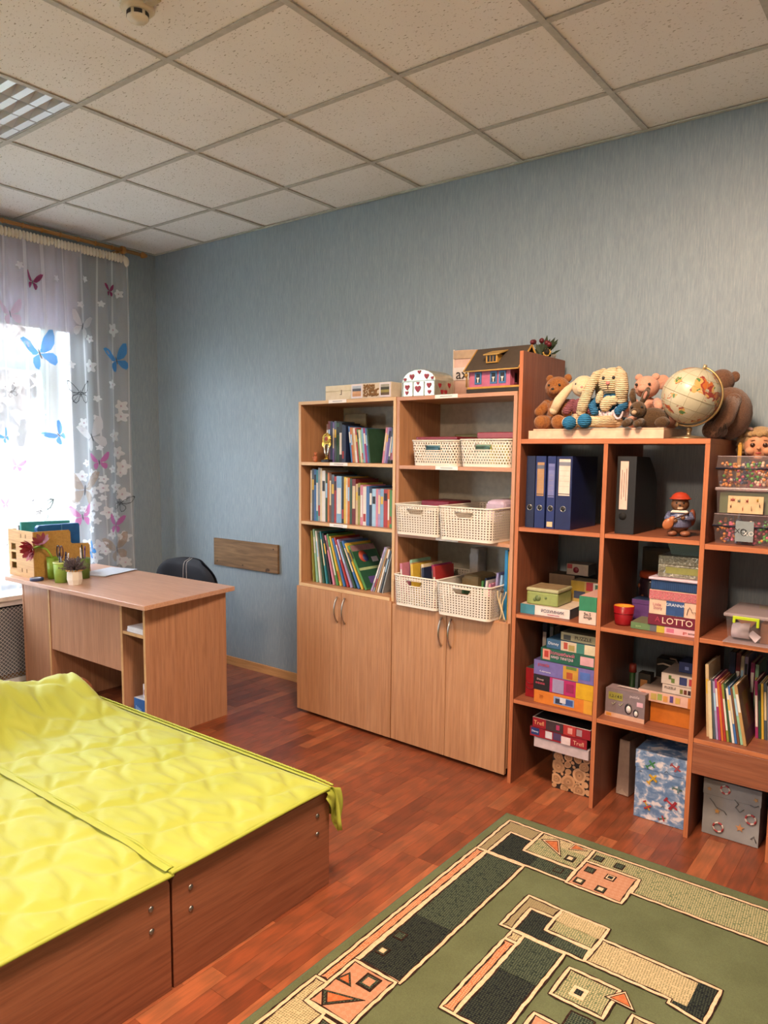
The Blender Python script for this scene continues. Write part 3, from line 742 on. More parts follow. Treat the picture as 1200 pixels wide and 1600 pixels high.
FL=[(-0.685,2.448,0.041),(-0.633,2.623,0.037),(-0.388,2.567,0.045),(-0.528,2.478,0.039),(-0.441,2.319,0.084),(-0.605,2.241,0.051),(-0.606,2.061,0.076),(-0.464,1.948,0.053),(-0.566,1.849,0.039),(-0.392,1.807,0.069),(-0.392,1.735,0.082),(-0.576,1.723,0.030),(-0.694,1.679,0.054),(-0.970,1.724,0.086),(-0.756,2.056,0.040),(-0.844,2.585,0.039),(-1.078,2.623,0.039),(-0.454,1.599,0.069),(-0.563,1.517,0.034),(-0.425,1.484,0.092),(-0.680,1.413,0.049),(-0.483,1.369,0.047),(-0.385,1.387,0.076),(-0.408,1.344,0.057),(-0.611,1.337,0.058),(-0.719,1.325,0.080),(-0.547,1.303,0.047),(-0.615,1.219,0.058),(-0.554,1.174,0.038),(-0.608,1.124,0.075),(-0.712,1.106,0.048),(-0.525,1.072,0.094),(-0.642,1.050,0.070),(-0.591,1.013,0.042),(-0.456,1.038,0.057),(-0.552,1.241,0.063),(-0.455,1.243,0.087),(-0.402,1.192,0.100),(-0.700,0.864,0.081),(-0.581,0.839,0.089),(-0.400,0.891,0.089),(-0.611,0.760,0.084),(-0.498,0.919,0.056),(-0.640,0.959,0.050),(-0.428,0.730,0.080),(-0.551,0.802,0.051),(-0.395,0.706,0.063),(-0.962,1.393,0.085),(-0.991,1.464,0.082),(-1.027,1.582,0.054),(-0.996,1.233,0.073),(-1.123,1.211,0.088),(-1.171,1.109,0.069),(-1.220,1.361,0.051),(-0.956,1.312,0.056),(-0.780,1.142,0.067)]
FL += [(y-0.97, z, s) for y, z, s in FL if y-0.97 > CY0+0.1]
for q, (y, z, s) in enumerate(FL):
    s = min(s*1.35, 0.10)
    y = min(y, CY1-s*0.55-0.004); np_ = 5 if s > 0.045 else 3; n = 30; ph = q*1.7
    ring = [on_cloth(y+cos(a)*s/2*(0.80+0.20*cos(np_*a+ph)), z+sin(a)*s/2*(0.80+0.20*cos(np_*a+ph))*(0.85+0.25*((q*7) % 5)/5), 0.0045) for a in [2*pi*k/n for k in range(n)]]
    b = B(); fan(b, on_cloth(y, z, 0.0045), ring); fo = b.build('blossom_print', PR['f'], cur)
    if s > 0.06:
        b = B(); fan(b, on_cloth(y, z, 0.0055), [on_cloth(y+cos(a)*s*0.08, z+sin(a)*s*0.08, 0.0055) for a in [2*pi*k/8 for k in range(8)]]); b.build('blossom_centre', PR['p'], fo)

# expanded-metal radiator screen under the sill
o = thing('radiator_screen', 'white expanded-metal radiator screen under the window', 'radiator cover', (0.165, -1.66, 0.04))
SCR = plain('#d4d7da', 0.5)
b = B()
for a in ((-0.96, -0.93, 0, 0.525), (0.90, 0.93, 0, 0.525), (-0.93, 0.90, 0, 0.03), (-0.93, 0.90, 0.495, 0.525)): b.box(-0.008, 0.008, *a)
b.build('screen_frame', SCR, o)
b = B(); sy, sz = 0.026, 0.0125
for j in range(36):
    for i in range(70):
        y = -0.93+i*sy+(sy/2 if j % 2 else 0); z = 0.035+j*sz
        if y+sy/2 > 0.90: continue
        for dy in (-1, 1):
            a = Vector((0, y, z)); c2 = Vector((0, y+dy*sy/2, z+sz)); d = (c2-a).normalized(); nn2 = Vector((0, -d.z, d.y))*0.0012; k = len(b.v)
            if not -0.93 <= c2.y <= 0.90: continue
            b.v += [tuple(a+nn2+Vector((0.002, 0, 0))), tuple(a-nn2+Vector((0.002, 0, 0))), tuple(c2-nn2+Vector((0.002, 0, 0))), tuple(c2+nn2+Vector((0.002, 0, 0)))]; b.face((k, k+1, k+2, k+3))
ms = b.build('mesh_sheet', SCR, o); ms['kind'] = 'stuff'
B().box(-0.14, -0.03, -0.85, 0.85, 0.05, 0.47).build('radiator_body', plain('#5b626b', 0.6), o, 0.01)

# outdoors, seen through the voile
gr = struct(B().box(-30, T-0.01, -25, 25, -0.6, -0.5).build('ground', plain('#4c5340', 0.9)), 'grassy yard outside the window')
def tree(x, y, h, rad, label, col, n, name='garden_tree'):
    o = thing(name, label, 'tree', (x, y, -0.5), 0, 'trees outside the window')
    B().tube([(0, 0, 0), (0.05, 0, h*0.4), (0, 0.05, h*0.75)], [0.14, 0.10, 0.05], 8).build('trunk', plain('#6d5a4c', 0.9), o)
    b = B(); rr = random.Random(int(x*10))
    for k in range(n):
        p = Vector((rr.gauss(0, 1), rr.gauss(0, 1), rr.gauss(0, 1))).normalized()*rad*rr.uniform(0.3, 1); s = rr.uniform(0.10, 0.22)
        q = Euler((rr.uniform(0, 6), rr.uniform(0, 6), 0)).to_matrix(); i = len(b.v)
        for c2 in ((-s, -s*0.5, 0), (s, -s*0.5, 0.02), (s*0.6, s*0.5, 0), (-s*0.6, s*0.5, 0.03)): b.v.append(tuple(Vector((p.x, p.y, p.z*0.9+h*0.78))+q @ Vector(c2)))
        b.face((i, i+1, i+2, i+3))
    c = b.build('foliage', plain(col, 0.8), o); c['kind'] = 'stuff'
# low building added outside to cover bright sky, its brick kept dark
nb = thing('sky_cover_building', 'low pinkish brick building added across the yard to cover bright sky in the window', 'building', (-10.5, 2.0, -0.5))
t = NT('dull_brick'); br = t.n('ShaderNodeTexBrick'); br.inputs['Scale'].default_value = 3.5; br.inputs['Color1'].default_value = lin('#5d4a48'); br.inputs['Color2'].default_value = lin('#6d5853'); br.inputs['Mortar'].default_value = lin('#847a78'); t.l(t.coord(rot=(pi/2, 0, pi/2)), br.inputs[0])
B().box(-6, 0, -14, 14, 0, 4.9).build('wall', t.set(0.9, 0.1, 0, br.outputs[0]), nb); B().box(-6.3, 0.3, -14.3, 14.3, 4.9, 5.2).build('roof', plain('#5a5552', 0.9), nb)
for k in range(9):
    y = -12+k*3; wf = B().box(0.001, 0.04, y-0.7, y+0.7, 1.5, 3.4).build('window', plain('#8a8a8c', 0.6), nb)
    for q in (-1, 1): B().box(0.041, 0.05, y+q*0.34-0.29, y+q*0.34+0.29, 1.6, 3.3).build('pane', plain('#2c343c', 0.2), wf)
tree(-7.5, 1.5, 4.2, 1.9, 'bare brownish tree in the yard seen through the window', '#6a5c55', 900)
tree(-8.0, -3.2, 5.0, 1.9, 'green leafy tree in the yard seen through the window', '#4f5a3e', 900)
fn = thing('garden_fence', 'plank fence in the yard beyond the window', 'fence', (-6.2, 0, -0.5))
for k in range(40): B().box(-0.01, 0.01, -8+k*0.4, -8+k*0.4+0.34, 0, 1.2).build('plank', plain('#6a6058', 0.8), fn)

# ============================================================ ON AND UNDER THE DESK
ZD = 0.7455
PLY = laminate('birch_plywood', '#b98f5c', '#c69d6b', '#d0aa7a', 'X', 0.6); PLYD = laminate('ochre_plywood', '#a8823f', '#b48d48', '#bd9852', 'X', 0.6)
o = thing('desk_organiser', 'slotted plywood file organiser on the desk by the curtain', 'desk organiser', (0.245, -1.278, ZD))
# box: x 0..0.29 (side facing the bed), y 0..0.38 deep
b = B(); slots = [(0.030, 0.055, 0.10, 0.05), ]
def plate_with_windows(b, x0, x1, y0, y1, z0, z1, holes):
    xs = sorted({x0, x1, *[h[0] for h in holes], *[h[1] for h in holes]}); zs = sorted({z0, z1, *[h[2] for h in holes], *[h[3] for h in holes]})
    for i in range(len(xs)-1):
        for j in range(len(zs)-1):
            cx, cz = (xs[i]+xs[i+1])/2, (zs[j]+zs[j+1])/2
            if any(h[0] < cx < h[1] and h[2] < cz < h[3] for h in holes): continue
            b.box(xs[i], xs[i+1], y0, y1, zs[j], zs[j+1])
plate_with_windows(b, 0, 0.292, 0, 0.006, 0, 0.278, [(0.032, 0.088, 0.155, 0.195), (0.032, 0.088, 0.098, 0.142), (0.032, 0.088, 0.045, 0.082)])
b.build('side_plate', PLY, o)
for x, z in ((0.15, 0.235), (0.205, 0.235), (0.15, 0.03), (0.205, 0.03)): B().box(x, x+0.009, -0.0012, -0.0002, z, z+0.022).build('joint_tab', plain('#8a6538', 0.7), o)
B().prism([(0.006, 0.0), (0.36, 0.0), (0.36, 0.17), (0.35, 0.185), (0.245, 0.19), (0.235, 0.20), (0.235, 0.262), (0.225, 0.275), (0.006, 0.278)], 0.286, 0.292, 'X').build('front_plate', PLYD, o)
B().prism([(0.006, 0.0), (0.36, 0.0), (0.36, 0.19), (0.2, 0.20), (0.19, 0.275), (0.006, 0.278)], 0.0, 0.006, 'X').build('back_plate', PLYD, o)
B().box(0.0065, 0.2855, 0.354, 0.36, 0, 0.17).build('end_plate', PLY, o); B().box(0.0065, 0.2855, 0.0065, 0.3535, 0, 0.006).build('floor_plate', PLY, o)
B().box(0.098, 0.102, 0.0065, 0.353, 0.0065, 0.20).build('slot_divider', PLY, o); B().box(0.19, 0.194, 0.0065, 0.353, 0.0065, 0.20).build('slot_divider', PLY, o)
b = B(); 
for z in (0.083, 0.143): b.box(0.007, 0.093, 0.0065, 0.34, z, z+0.010)
b.build('shelf_edge', WHITE, o)
b = B(); b.prism([(0, 0), (0.27, 0), (0.27, 0.292), (0.262, 0.30), (0.012, 0.30), (0, 0.288)], 0, 0.034, 'X')
o2 = thing('blue_file_folder', 'blue plastic file folder standing in the plywood organiser', 'folder', (0.452, -1.222, ZD+0.0075)); b.build('cover', plain('#1f5f9e', 0.35), o2, 0.003)
B().box(0.0345, 0.0352, 0.15, 0.155, 0.14, 0.298).build('spine_crease', plain('#5d8fc0', 0.3), o2)
o2 = thing('teal_file_folder', 'teal plastic folder behind the blue one in the plywood organiser', 'folder', (0.358, -1.262, ZD+0.0075)); B().prism([(0, 0), (0.31, 0), (0.31, 0.308), (0, 0.318)], 0, 0.02, 'X').build('cover', plain('#3f9d97', 0.4), o2, 0.002)
o2 = thing('white_red_folder', 'white folder with a red tab in the plywood organiser', 'folder', (0.30, -1.255, ZD+0.0075)); B().prism([(0, 0), (0.30, 0), (0.30, 0.285), (0, 0.295)], 0, 0.03, 'X').build('cover', plain('#cfd6e2', 0.4), o2, 0.002)
B().box(0.0305, 0.034, 0.01, 0.05, 0.20, 0.296).build('tab', plain('#b0323f', 0.4), o2)

GREENC = plain('#7fa02c', 0.45); LIME = plain('#a6c43d', 0.45)
def cup(name, label, x, y, r0, r1, h, mat, band=None):
    o = thing(name, label, 'pencil cup', (x, y, ZD), 0, 'green cups on the desk'); 
    B().lathe([(0, 0.0), (r0, 0.0), (r1, h), (r1-0.0025, h), (r0-0.002, 0.006), (0, 0.006)]).build('cup_body', mat, o)
    if band: B().lathe([(r1+0.0012, h-0.008), (r1+0.002, h), (r1-0.003, h+0.001), (r1-0.003, h-0.008), (r1+0.0012, h-0.008)]).build('cup_rim', band, o)
    return o
cup('pencil_cup', 'tall green cup with the red flower on the desk', 0.592, -1.190, 0.031, 0.036, 0.128, GREENC)
cup('pencil_cup', 'lime green mesh cup with scissors at the desk edge', 0.738, -1.222, 0.036, 0.042, 0.118, plain('#8fae46', 0.55), plain('#cfdc8a', 0.5))
cup('pencil_cup', 'dark green cup behind the dried plant on the desk', 0.705, -1.065, 0.034, 0.040, 0.12, plain('#5f7a34', 0.5))
# red flower
o = thing('artificial_flower', 'red artificial gerbera with bent green stem in the tall cup', 'flower', (0.592, -1.190, ZD))
B().tube([(0, 0, 0.01), (0.0, -0.004, 0.13), (-0.006, -0.03, 0.175), (-0.020, -0.065, 0.195), (-0.034, -0.095, 0.188)], 0.006, 8).build('stem', plain('#8fb43a', 0.5), o)
def petals(o, c, ax, n, L, wd, mat, name, curl):
    b = B(); z = Vector(ax).normalized(); x = z.orthogonal().normalized(); y = z.cross(x)
    for k in range(n):
        a = 2*pi*k/n; d = x*cos(a)+y*sin(a); s = z.cross(d); i = len(b.v); c0 = Vector(c)
        for q, (l, hw, up) in enumerate(((0.1, 0.25, 0.0), (0.5, 1.0, 0.15*curl), (0.85, 0.8, 0.45*curl), (1.0, 0.15, 0.7*curl))):
            for sg in (-1, 1): b.v.append(tuple(c0+d*(L*l)+s*(sg*hw*wd/2)+z*(up*L)))
        for q in range(3): b.face((i+2*q, i+2*q+1, i+2*q+3, i+2*q+2), 0, True)
    return b.build(name, mat, o)
petals(o, (-0.040, -0.102, 0.180), (0.1, -0.75, -0.1), 11, 0.062, 0.030, plain('#a5232f', 0.5), 'petals', 0.9)
petals(o, (-0.040, -0.106, 0.180), (0.1, -0.75, -0.1), 8, 0.045, 0.024, plain('#8c1b28', 0.5), 'inner_petals', 1.4)
petals(o, (-0.004, -0.060, 0.222), (0.3, -0.4, 0.6), 9, 0.050, 0.026, plain('#741724', 0.5), 'upper_petals', 0.8)
# scissors and pens
o = thing('scissors', 'scissors with brown ring handles standing in the lime cup', 'scissors', (0.725, -1.212, ZD+0.008))
B().hexa([(-0.006,-0.002,0.0),(0.006,-0.002,0.0),(0.006,0.002,0.0),(-0.006,0.002,0.0),(-0.010,-0.002,0.13),(0.004,-0.002,0.13),(0.004,0.002,0.13),(-0.010,0.002,0.13)]).build('blades', STEEL, o)
for cx, mat in ((-0.028, plain('#3a2422', 0.4)), (0.006, plain('#5a2d25', 0.4))):
    B().tube([(cx+0.017*cos(2*pi*k/14), 0, 0.165+0.034*sin(2*pi*k/14)) for k in range(14)], 0.0045, 6, 0, True, True).build('ring_handle', mat, o)
pens = [('black pen leaning in the lime cup on the desk', '#16161a', 0.752, -1.236, 0.016, -0.01, 0.175), ('dark blue pen standing in the lime cup on the desk', '#1f2a52', 0.738, -1.202, 0.005, 0.01, 0.165),
        ('white marker standing in the lime cup on the desk', '#d9d9d9', 0.757, -1.212, 0.014, 0.02, 0.160), ('black marker standing in the dark green cup on the desk', '#1a1620', 0.697, -1.060, -0.01, 0.0, 0.19), ('purple capped pen standing in the dark green cup on the desk', '#57306b', 0.717, -1.065, 0.012, 0.0, 0.185), ('white crayon standing in the dark green cup on the desk', '#e4e2de', 0.711, -1.078, 0.012, -0.012, 0.178)]
for lb, col, x, y, dx, dy, h in pens:
    o = thing('pen', lb, 'pen', (x, y, ZD+0.008), 0, 'pens and markers in the desk cups')
    B().tube([(0, 0, 0), (dx*0.85, dy*0.85, h*0.85)], 0.0045, 8).build('barrel', plain(col, 0.35), o); B().tube([(dx*0.855, dy*0.855, h*0.855), (dx, dy, h)], [0.0048, 0.0035], 8).build('cap', plain(col, 0.25), o)
# dried plant in white faceted pot
o = thing('potted_plant', 'grey dried heather in a small white faceted pot on the desk', 'potted plant', (0.862, -1.212, ZD))
b = B(); n = 8
for k in range(n):
    a0, a1 = 2*pi*k/n, 2*pi*(k+1)/n
b.lathe([(0.034, 0), (0.043, 0.03), (0.040, 0.078)], seg=8, smooth=False)
i = len(b.v)
b.build('pot', plain('#e6dfd2', 0.6), o)
bd = B()
for k in range(16): a = 2*pi*k/16; bd.ell((0.042*cos(a), 0.042*sin(a), 0.082), (0.006, 0.006, 0.005), 0, 8, 5)
bd.build('bead_rim', plain('#c79a54', 0.5), o)
rr = random.Random(4); b = B()
for k in range(170):
    a = rr.uniform(0, 2*pi); e = rr.uniform(0.1, 1.25); L = rr.uniform(0.05, 0.085); d = Vector((cos(a)*cos(e), sin(a)*cos(e), sin(e)))
    b.tube([tuple(Vector((0, 0, 0.08))+d*0.005), tuple(Vector((0, 0, 0.08))+d*L)], [0.0008, 0.0018], 3)
    b.ell(tuple(Vector((0, 0, 0.08))+d*L), (0.0035, 0.0035, 0.0035), 0, 5, 3)
dp = b.build('dried_sprigs', plain('#5f5358', 0.9), o); dp['kind'] = 'stuff'
# small tape and papers
o = thing('sticky_tape', 'roll of blue sticky tape lying by the organiser', 'tape', (0.580, -1.285, ZD))
B().lathe([(0.022, 0.0), (0.038, 0.0), (0.038, 0.016), (0.022, 0.016), (0.022, 0.0)]).build('tape_roll', plain('#2a3b63', 0.3), o); B().lathe([(0.0195, 0.0005), (0.0215, 0.0005), (0.0215, 0.0155), (0.0195, 0.0155), (0.0195, 0.0005)]).build('core', plain('#c9cfd8', 0.4), o)
o = thing('paper_sheets', 'loose white papers at the back of the desk by the curtain', 'paper', (0.62, -0.86, ZD+0.0005), 0.3)
for k in range(4): B().box(-0.105+k*0.004, 0.105+k*0.004, -0.148, 0.148, k*0.0016, k*0.0016+0.0012).build('sheet', plain('#cdd6e4', 0.6), o)
# niche contents
o = thing('paper_stack', 'stack of white paper pads on the desk niche shelf', 'paper', (1.455, -1.135, 0.5615))
for k, z in enumerate((0, 0.0145)): B().box(-0.07+0.003*k, 0.068, -0.095, 0.10, z, z+0.014).build('pad', plain('#dfe1e6', 0.6), o, 0.001, 1)
o = thing('black_folder', 'black folder leaning inside the desk niche', 'folder', (1.50, -1.05, 0.0465)); B().hexa([(-0.02,-0.12,0),(0.0,-0.12,0),(0.0,0.15,0),(-0.02,0.15,0),(-0.045,-0.12,0.37),(-0.03,-0.12,0.37),(-0.03,0.15,0.37),(-0.045,0.15,0.37)]).build('cover', BLACK, o); B().box(-0.0210, -0.0203, -0.10, 0.12, 0.0, 0.004).build('edge_strip', plain('#3a3a40', 0.5), o)
o = thing('blue_carton', 'blue and white carton at the bottom of the desk niche', 'box', (1.452, -1.215, 0.0465)); B().box(-0.045, 0.055, 0, 0.13, 0, 0.16, 1, 0).build('carton_body', [plain('#1d5c9c', 0.4), plain('#d3d6dc', 0.5)], o, 0.001, 1)
for k in range(4): B().box(-0.028+k*0.013, -0.022+k*0.013, -0.0008, -0.0002, 0.05+0.006*k, 0.12-0.004*k).build('print_line', plain('#9fc3e6', 0.5), o)
o = thing('small_white_packet', 'small white printed packet on the blue carton', 'packet', (1.475, -1.19, 0.207)); B().box(-0.022, 0.022, 0, 0.05, 0, 0.075).build('packet_body', plain('#d9d9de', 0.5), o, 0.002); B().box(-0.014, 0.008, -0.0008, -0.0002, 0.015, 0.045).build('print_patch', plain('#a77a86', 0.5), o)

# ============================================================ RUG
t = NT('rug_sage_pile'); n = t.noise(t.coord(scale=(260, 260, 260)), 1, 3, 0.7); n2 = t.noise(t.coord(), 6, 3)
c = t.mix(0.35, t.ramp(n2, [(0.3, '#666c52'), (0.7, '#72795d')]), t.ramp(n, [(0.3, '#3e4632'), (0.7, '#a3ad88')]), 'OVERLAY'); t.bump(n, 0.6, 0.003); RUGG = t.set(0.95, 0.05, 0, c)
def pile(name, c1, c2, sc=330, thr=0.5):
    t = NT(name); v = t.coord(scale=(sc, sc, sc), rot=(0, 0, 0.7))
    ch = t.n('ShaderNodeTexChecker'); ch.inputs['Scale'].default_value = 0.6; t.l(v, ch.inputs[0])
    n = t.noise(t.coord(scale=(150, 150, 150)), 1, 2); nn = t.noise(t.coord(scale=(500, 500, 500)), 1, 2)
    f = t.math('MULTIPLY', ch.outputs['Fac'], t.math('GREATER_THAN', n, thr-0.08))
    t.bump(nn, 0.6, 0.002); return t.set(0.95, 0.05, 0, t.mix(f, c1, c2))
R_DARK = pile('rug_navy_green', '#1f2226', '#3d4439'); R_DKG = pile('rug_dark_green', '#2b342f', '#565f4c'); R_CREAM = pile('rug_cream_weave', '#c4b08a', '#86805f'); R_MIX = pile('rug_green_cream_weave', '#6b7556', '#b6ab83')
R_CORAL = pile('rug_coral_weave', '#b3704f', '#cc9c78'); R_PINK = pile('rug_salmon', '#b68468', '#bc8d72', 120); R_TAUPE = pile('rug_taupe_weave', '#857a5d', '#9a8a68'); R_LINE = pile('rug_cream_line', '#d9b592', '#dfc09f', 120); R_EDGE = pile('rug_brown_line', '#2e211d', '#3b2b25', 120); R_TRI = pile('rug_terracotta', '#b5663f', '#bd724b', 120)
rug = thing('rug', 'sage green rug with geometric beige, coral and black blocks', 'rug', (3.37, -0.76, 0.0005))
RW, RL = 2.0, 2.95
B().prism([(0.0, 0.0), (0.0, -RL), (RW, -RL), (RW, 0.0)], 0, 0.010, 'Z').build('pile_ground', RUGG, rug, 0.004, 2)
b = B(); b.tube([(0, 0, 0.005), (RW, 0, 0.005), (RW, -RL, 0.005), (0, -RL, 0.005)], 0.0055, 6, 0, True, True); b.build('bound_edge', plain('#55624a', 0.9), rug)
ZP = 0.0102
_wob = random.Random(3)
def wobble(poly, amp=0.0018, step=0.02):
    out = []
    for k, p in enumerate(poly):
        q = poly[(k+1) % len(poly)]; L = math.hypot(q[0]-p[0], q[1]-p[1]); n = max(1, int(L/step)); nx, ny = -(q[1]-p[1])/max(L, 1e-6), (q[0]-p[0])/max(L, 1e-6)
        for j in range(n):
            w_ = 0 if j == 0 else _wob.uniform(-amp, amp); out.append((p[0]+(q[0]-p[0])*j/n+nx*w_, p[1]+(q[1]-p[1])*j/n+ny*w_))
    return out
def flat(poly, mat, z, name='pattern_block', par=None):
    b = B(); a = sum(poly[k][0]*poly[(k+1) % len(poly)][1]-poly[(k+1) % len(poly)][0]*poly[k][1] for k in range(len(poly)))
    if a < 0: poly = poly[::-1]
    b.prism(poly, ZP-0.002+z-0.0005, ZP+z, 'Z'); return b.build(name, mat, par or rug)
def outline(poly, w_, mat, z, name, par, close=True):
    """ribbon following the polygon"""
    pts = wobble(poly) if close else poly; b = B(); n = len(pts); i = len(b.v)
    for k, p in enumerate(pts):
        a = pts[k-1]; c2 = pts[(k+1) % n]; d = Vector((c2[0]-a[0], c2[1]-a[1])); d = d.normalized() if d.length > 1e-6 else Vector((1, 0)); nx, ny = -d.y*w_/2, d.x*w_/2
        b.v += [(p[0]+nx, p[1]+ny, ZP+z), (p[0]-nx, p[1]-ny, ZP+z)]
    for k in range(n):
        j = (k+1) % n; b.face((i+2*k, i+2*k+1, i+2*j+1, i+2*j))
    return b.build(name, mat, par)
_lvl = [0.0]
def block(poly, mat, line=0.010, edge=0.0045, border=True):
    _lvl[0] += 0.00004; z = 0.001+_lvl[0]
    o = flat(wobble(poly), mat, z)
    if border:
        outline(poly, line+2*edge, R_EDGE, z+0.0004, 'brown_outline', o); outline(poly, line, R_LINE, z+0.0008, 'cream_outline', o)
    else: outline(poly, edge*1.3, R_EDGE, z+0.0004, 'brown_outline', o)
    return o
def rect(x0, y0, x1, y1): return [(x0, y0), (x1, y0), (x1, y1), (x0, y1)]
# outer frame
block([(0.040, -0.052), (0.190, -0.056), (0.186, -0.142), (0.088, -0.134), (0.088, -0.316), (0.042, -0.318)], R_TAUPE)
block(rect(0.040, -1.213, 0.080, -0.321), R_CORAL); block(rect(0.086, -1.090, 0.240, -0.325), R_DKG)
flat(rect(0.090, -1.086, 0.236, -0.80), R_DARK, 0.00125, 'dark_band')  # dark woven colour of the rug pattern
block([(0.088, -0.134), (0.186, -0.142), (0.190, -0.226), (0.398, -0.231), (0.402, -0.318), (0.088, -0.316)], R_DARK)
flat(rect(0.255, -0.312, 0.396, -0.238), R_DKG, 0.0013, 'dark_band')
block(rect(0.190, -0.226, 0.402, -0.056), R_MIX); flat(rect(0.196, -0.118, 0.396, -0.062), R_CREAM, 0.0013, 'light_band')
def small_sq(x, y, s, fill, ring=R_EDGE, rot=0.0):
    a = [(x+s*cos(rot+pi/4+k*pi/2)*0.72, y+s*sin(rot+pi/4+k*pi/2)*0.78) for k in range(4)]
    _lvl[0] += 0.00004; z = 0.0023+_lvl[0]; o = flat(a, ring, z, 'square_motif'); flat([(x+(p[0]-x)*0.74, y+(p[1]-y)*0.74) for p in a], R_DKG if fill is not R_DARK else R_LINE, z+0.0004, 'square_ring', o); flat([(x+(p[0]-x)*0.5, y+(p[1]-y)*0.5) for p in a], fill, z+0.0008, 'square_centre', o)
def tri(pts, fill, ring=R_LINE):
    _lvl[0] += 0.00004; z = 0.0023+_lvl[0]; cx = sum(p[0] for p in pts)/3; cy = sum(p[1] for p in pts)/3; sc = lambda f: [(cx+(p[0]-cx)*f, cy+(p[1]-cy)*f) for p in pts]
    o = flat(sc(1.18), R_EDGE, z, 'triangle_motif'); flat(sc(1.02), ring, z+0.0004, 'triangle_ring', o); flat(sc(0.84), R_EDGE, z+0.0006, 'triangle_line', o); flat(sc(0.70), fill, z+0.0008, 'triangle_centre', o)
tri([(0.214, -0.111), (0.264, -0.075), (0.313, -0.173)], R_TRI); tri([(0.323, -0.110), (0.326, -0.062), (0.378, -0.080)], R_TRI)
small_sq(0.352, -0.170, 0.036, R_LINE); small_sq(0.350, -0.270, 0.032, R_DKG)
block([(0.402, -0.149), (0.402, -0.056), (1.99, -0.056), (1.99, -0.250), (0.605, -0.245), (0.600, -0.146)], R_MIX)
block(rect(0.402, -0.325, 0.598, -0.147), R_PINK)
for x, y, f in ((0.440, -0.198, R_DKG), (0.515, -0.200, R_DARK), (0.436, -0.288, R_LINE), (0.514, -0.290, R_LINE), (0.436, -0.105, R_DKG), (0.514, -0.108, R_DKG)): small_sq(x, y, 0.034, f)
block(rect(0.080, -1.300, 0.230, -1.095), R_PINK)
block([(0.036, -1.217), (0.078, -1.217), (0.078, -1.305), (0.150, -1.310), (0.150, -2.2), (0.036, -2.2)], R_CREAM)
block(rect(0.155, -1.60, 0.230, -1.32), R_DKG); block(rect(0.155, -2.2, 0.230, -1.61), R_CORAL)
tri([(0.090, -1.188), (0.104, -1.148), (0.138, -1.186)], R_TRI, R_DKG); tri([(0.092, -1.245), (0.196, -1.210), (0.126, -1.285)], R_TRI, R_DKG)
small_sq(0.170, -1.142, 0.052, R_PINK); small_sq(0.120, -0.922, 0.034, R_DKG); small_sq(0.120, -1.012, 0.034, R_LINE)
# inner frame
block([(0.338, -0.478), (0.460, -0.484), (0.456, -0.540), (0.374, -0.540), (0.378, -0.676), (0.336, -0.678)], R_TAUPE)
block([(0.376, -0.540), (0.458, -0.540), (0.462, -0.612), (0.608, -0.619), (0.612, -0.677), (0.378, -0.676)], R_DARK); flat(rect(0.50, -0.668, 0.604, -0.625), R_DKG, 0.0042, 'dark_band')
block(rect(0.460, -0.614, 0.616, -0.485), R_MIX); flat(rect(0.467, -0.552, 0.610, -0.492), R_CREAM, 0.0043, 'light_band')
block([(0.616, -0.545), (0.962, -0.552), (0.957, -0.712), (0.860, -0.693), (0.860, -0.676), (0.613, -0.674)], R_CREAM); flat([(0.905, -0.558), (0.955, -0.558), (0.950, -0.704), (0.868, -0.688), (0.868, -0.678), (0.905, -0.678)], R_DARK, 0.0044, 'dark_band')
block(rect(0.380, -0.728, 0.420, -0.681), R_CREAM); block(rect(0.380, -1.095, 0.420, -0.731), R_CORAL); block(rect(0.422, -1.095, 0.555, -0.683), R_DARK); flat(rect(0.43, -0.86, 0.548, -0.69), R_DKG, 0.0045, 'dark_band')
block(rect(0.592, -0.862, 0.740, -0.730), R_MIX); small_sq(0.653, -0.811, 0.042, R_DARK, R_LINE); tri([(0.720, -0.778), (0.754, -0.727), (0.795, -0.781)], R_TRI)
block(rect(0.590, -1.10, 0.652, -0.957), R_PINK); block(rect(0.664, -0.960, 0.730, -0.886), R_DKG, border=False); block(rect(0.80, -0.90, 0.90, -0.80), R_TAUPE)
block(rect(0.96, -1.20, 1.02, -0.80), R_CORAL); block(rect(1.10, -1.25, 1.30, -0.56), R_DARK); block(rect(1.36, -1.0, 1.62, -0.50), R_MIX); block(rect(0.45, -1.55, 0.75, -1.25), R_CREAM); block(rect(0.85, -1.60, 1.25, -1.35), R_PINK)
# ============================================================ BOOKS
CN = {'navy': '#1f2a47', 'black': '#1b1b1f', 'dark red': '#6a2226', 'red': '#a3302f', 'orange': '#c0692c', 'white': '#d9d6d0', 'cream': '#d2c3a0', 'pink': '#c77f96', 'green': '#4f8a49', 'dark green': '#2b4d38',
      'olive': '#8d8c3a', 'blue': '#3a6aa6', 'light blue': '#7aa6c9', 'teal': '#2f7f8c', 'purple': '#6a5796', 'lilac': '#9d92bb', 'grey': '#8c9296', 'brown': '#6b4630', 'yellow': '#d2b140', 'tan': '#b08a58', 'magenta': '#99306a', 'beige': '#c6ae8a', 'sky': '#9cc3e0', 'mint': '#8ab79a', 'slate': '#4b5966'}
PAGE = plain('#d8cfbc', 0.8)
def frame_m(F, u, v, z, lean, th, rz=0.0):
    x, y, _ = at(F, u, v, z) if F else (u, v, z)
    lift = th*sin(lean) if lean > 0 else 0
    return Matrix.Translation((x, y, z+lift+0.0006)) @ Matrix.Rotation((TH if F else 0)+rz, 4, 'Z') @ Matrix.Rotation(lean, 4, 'Y')
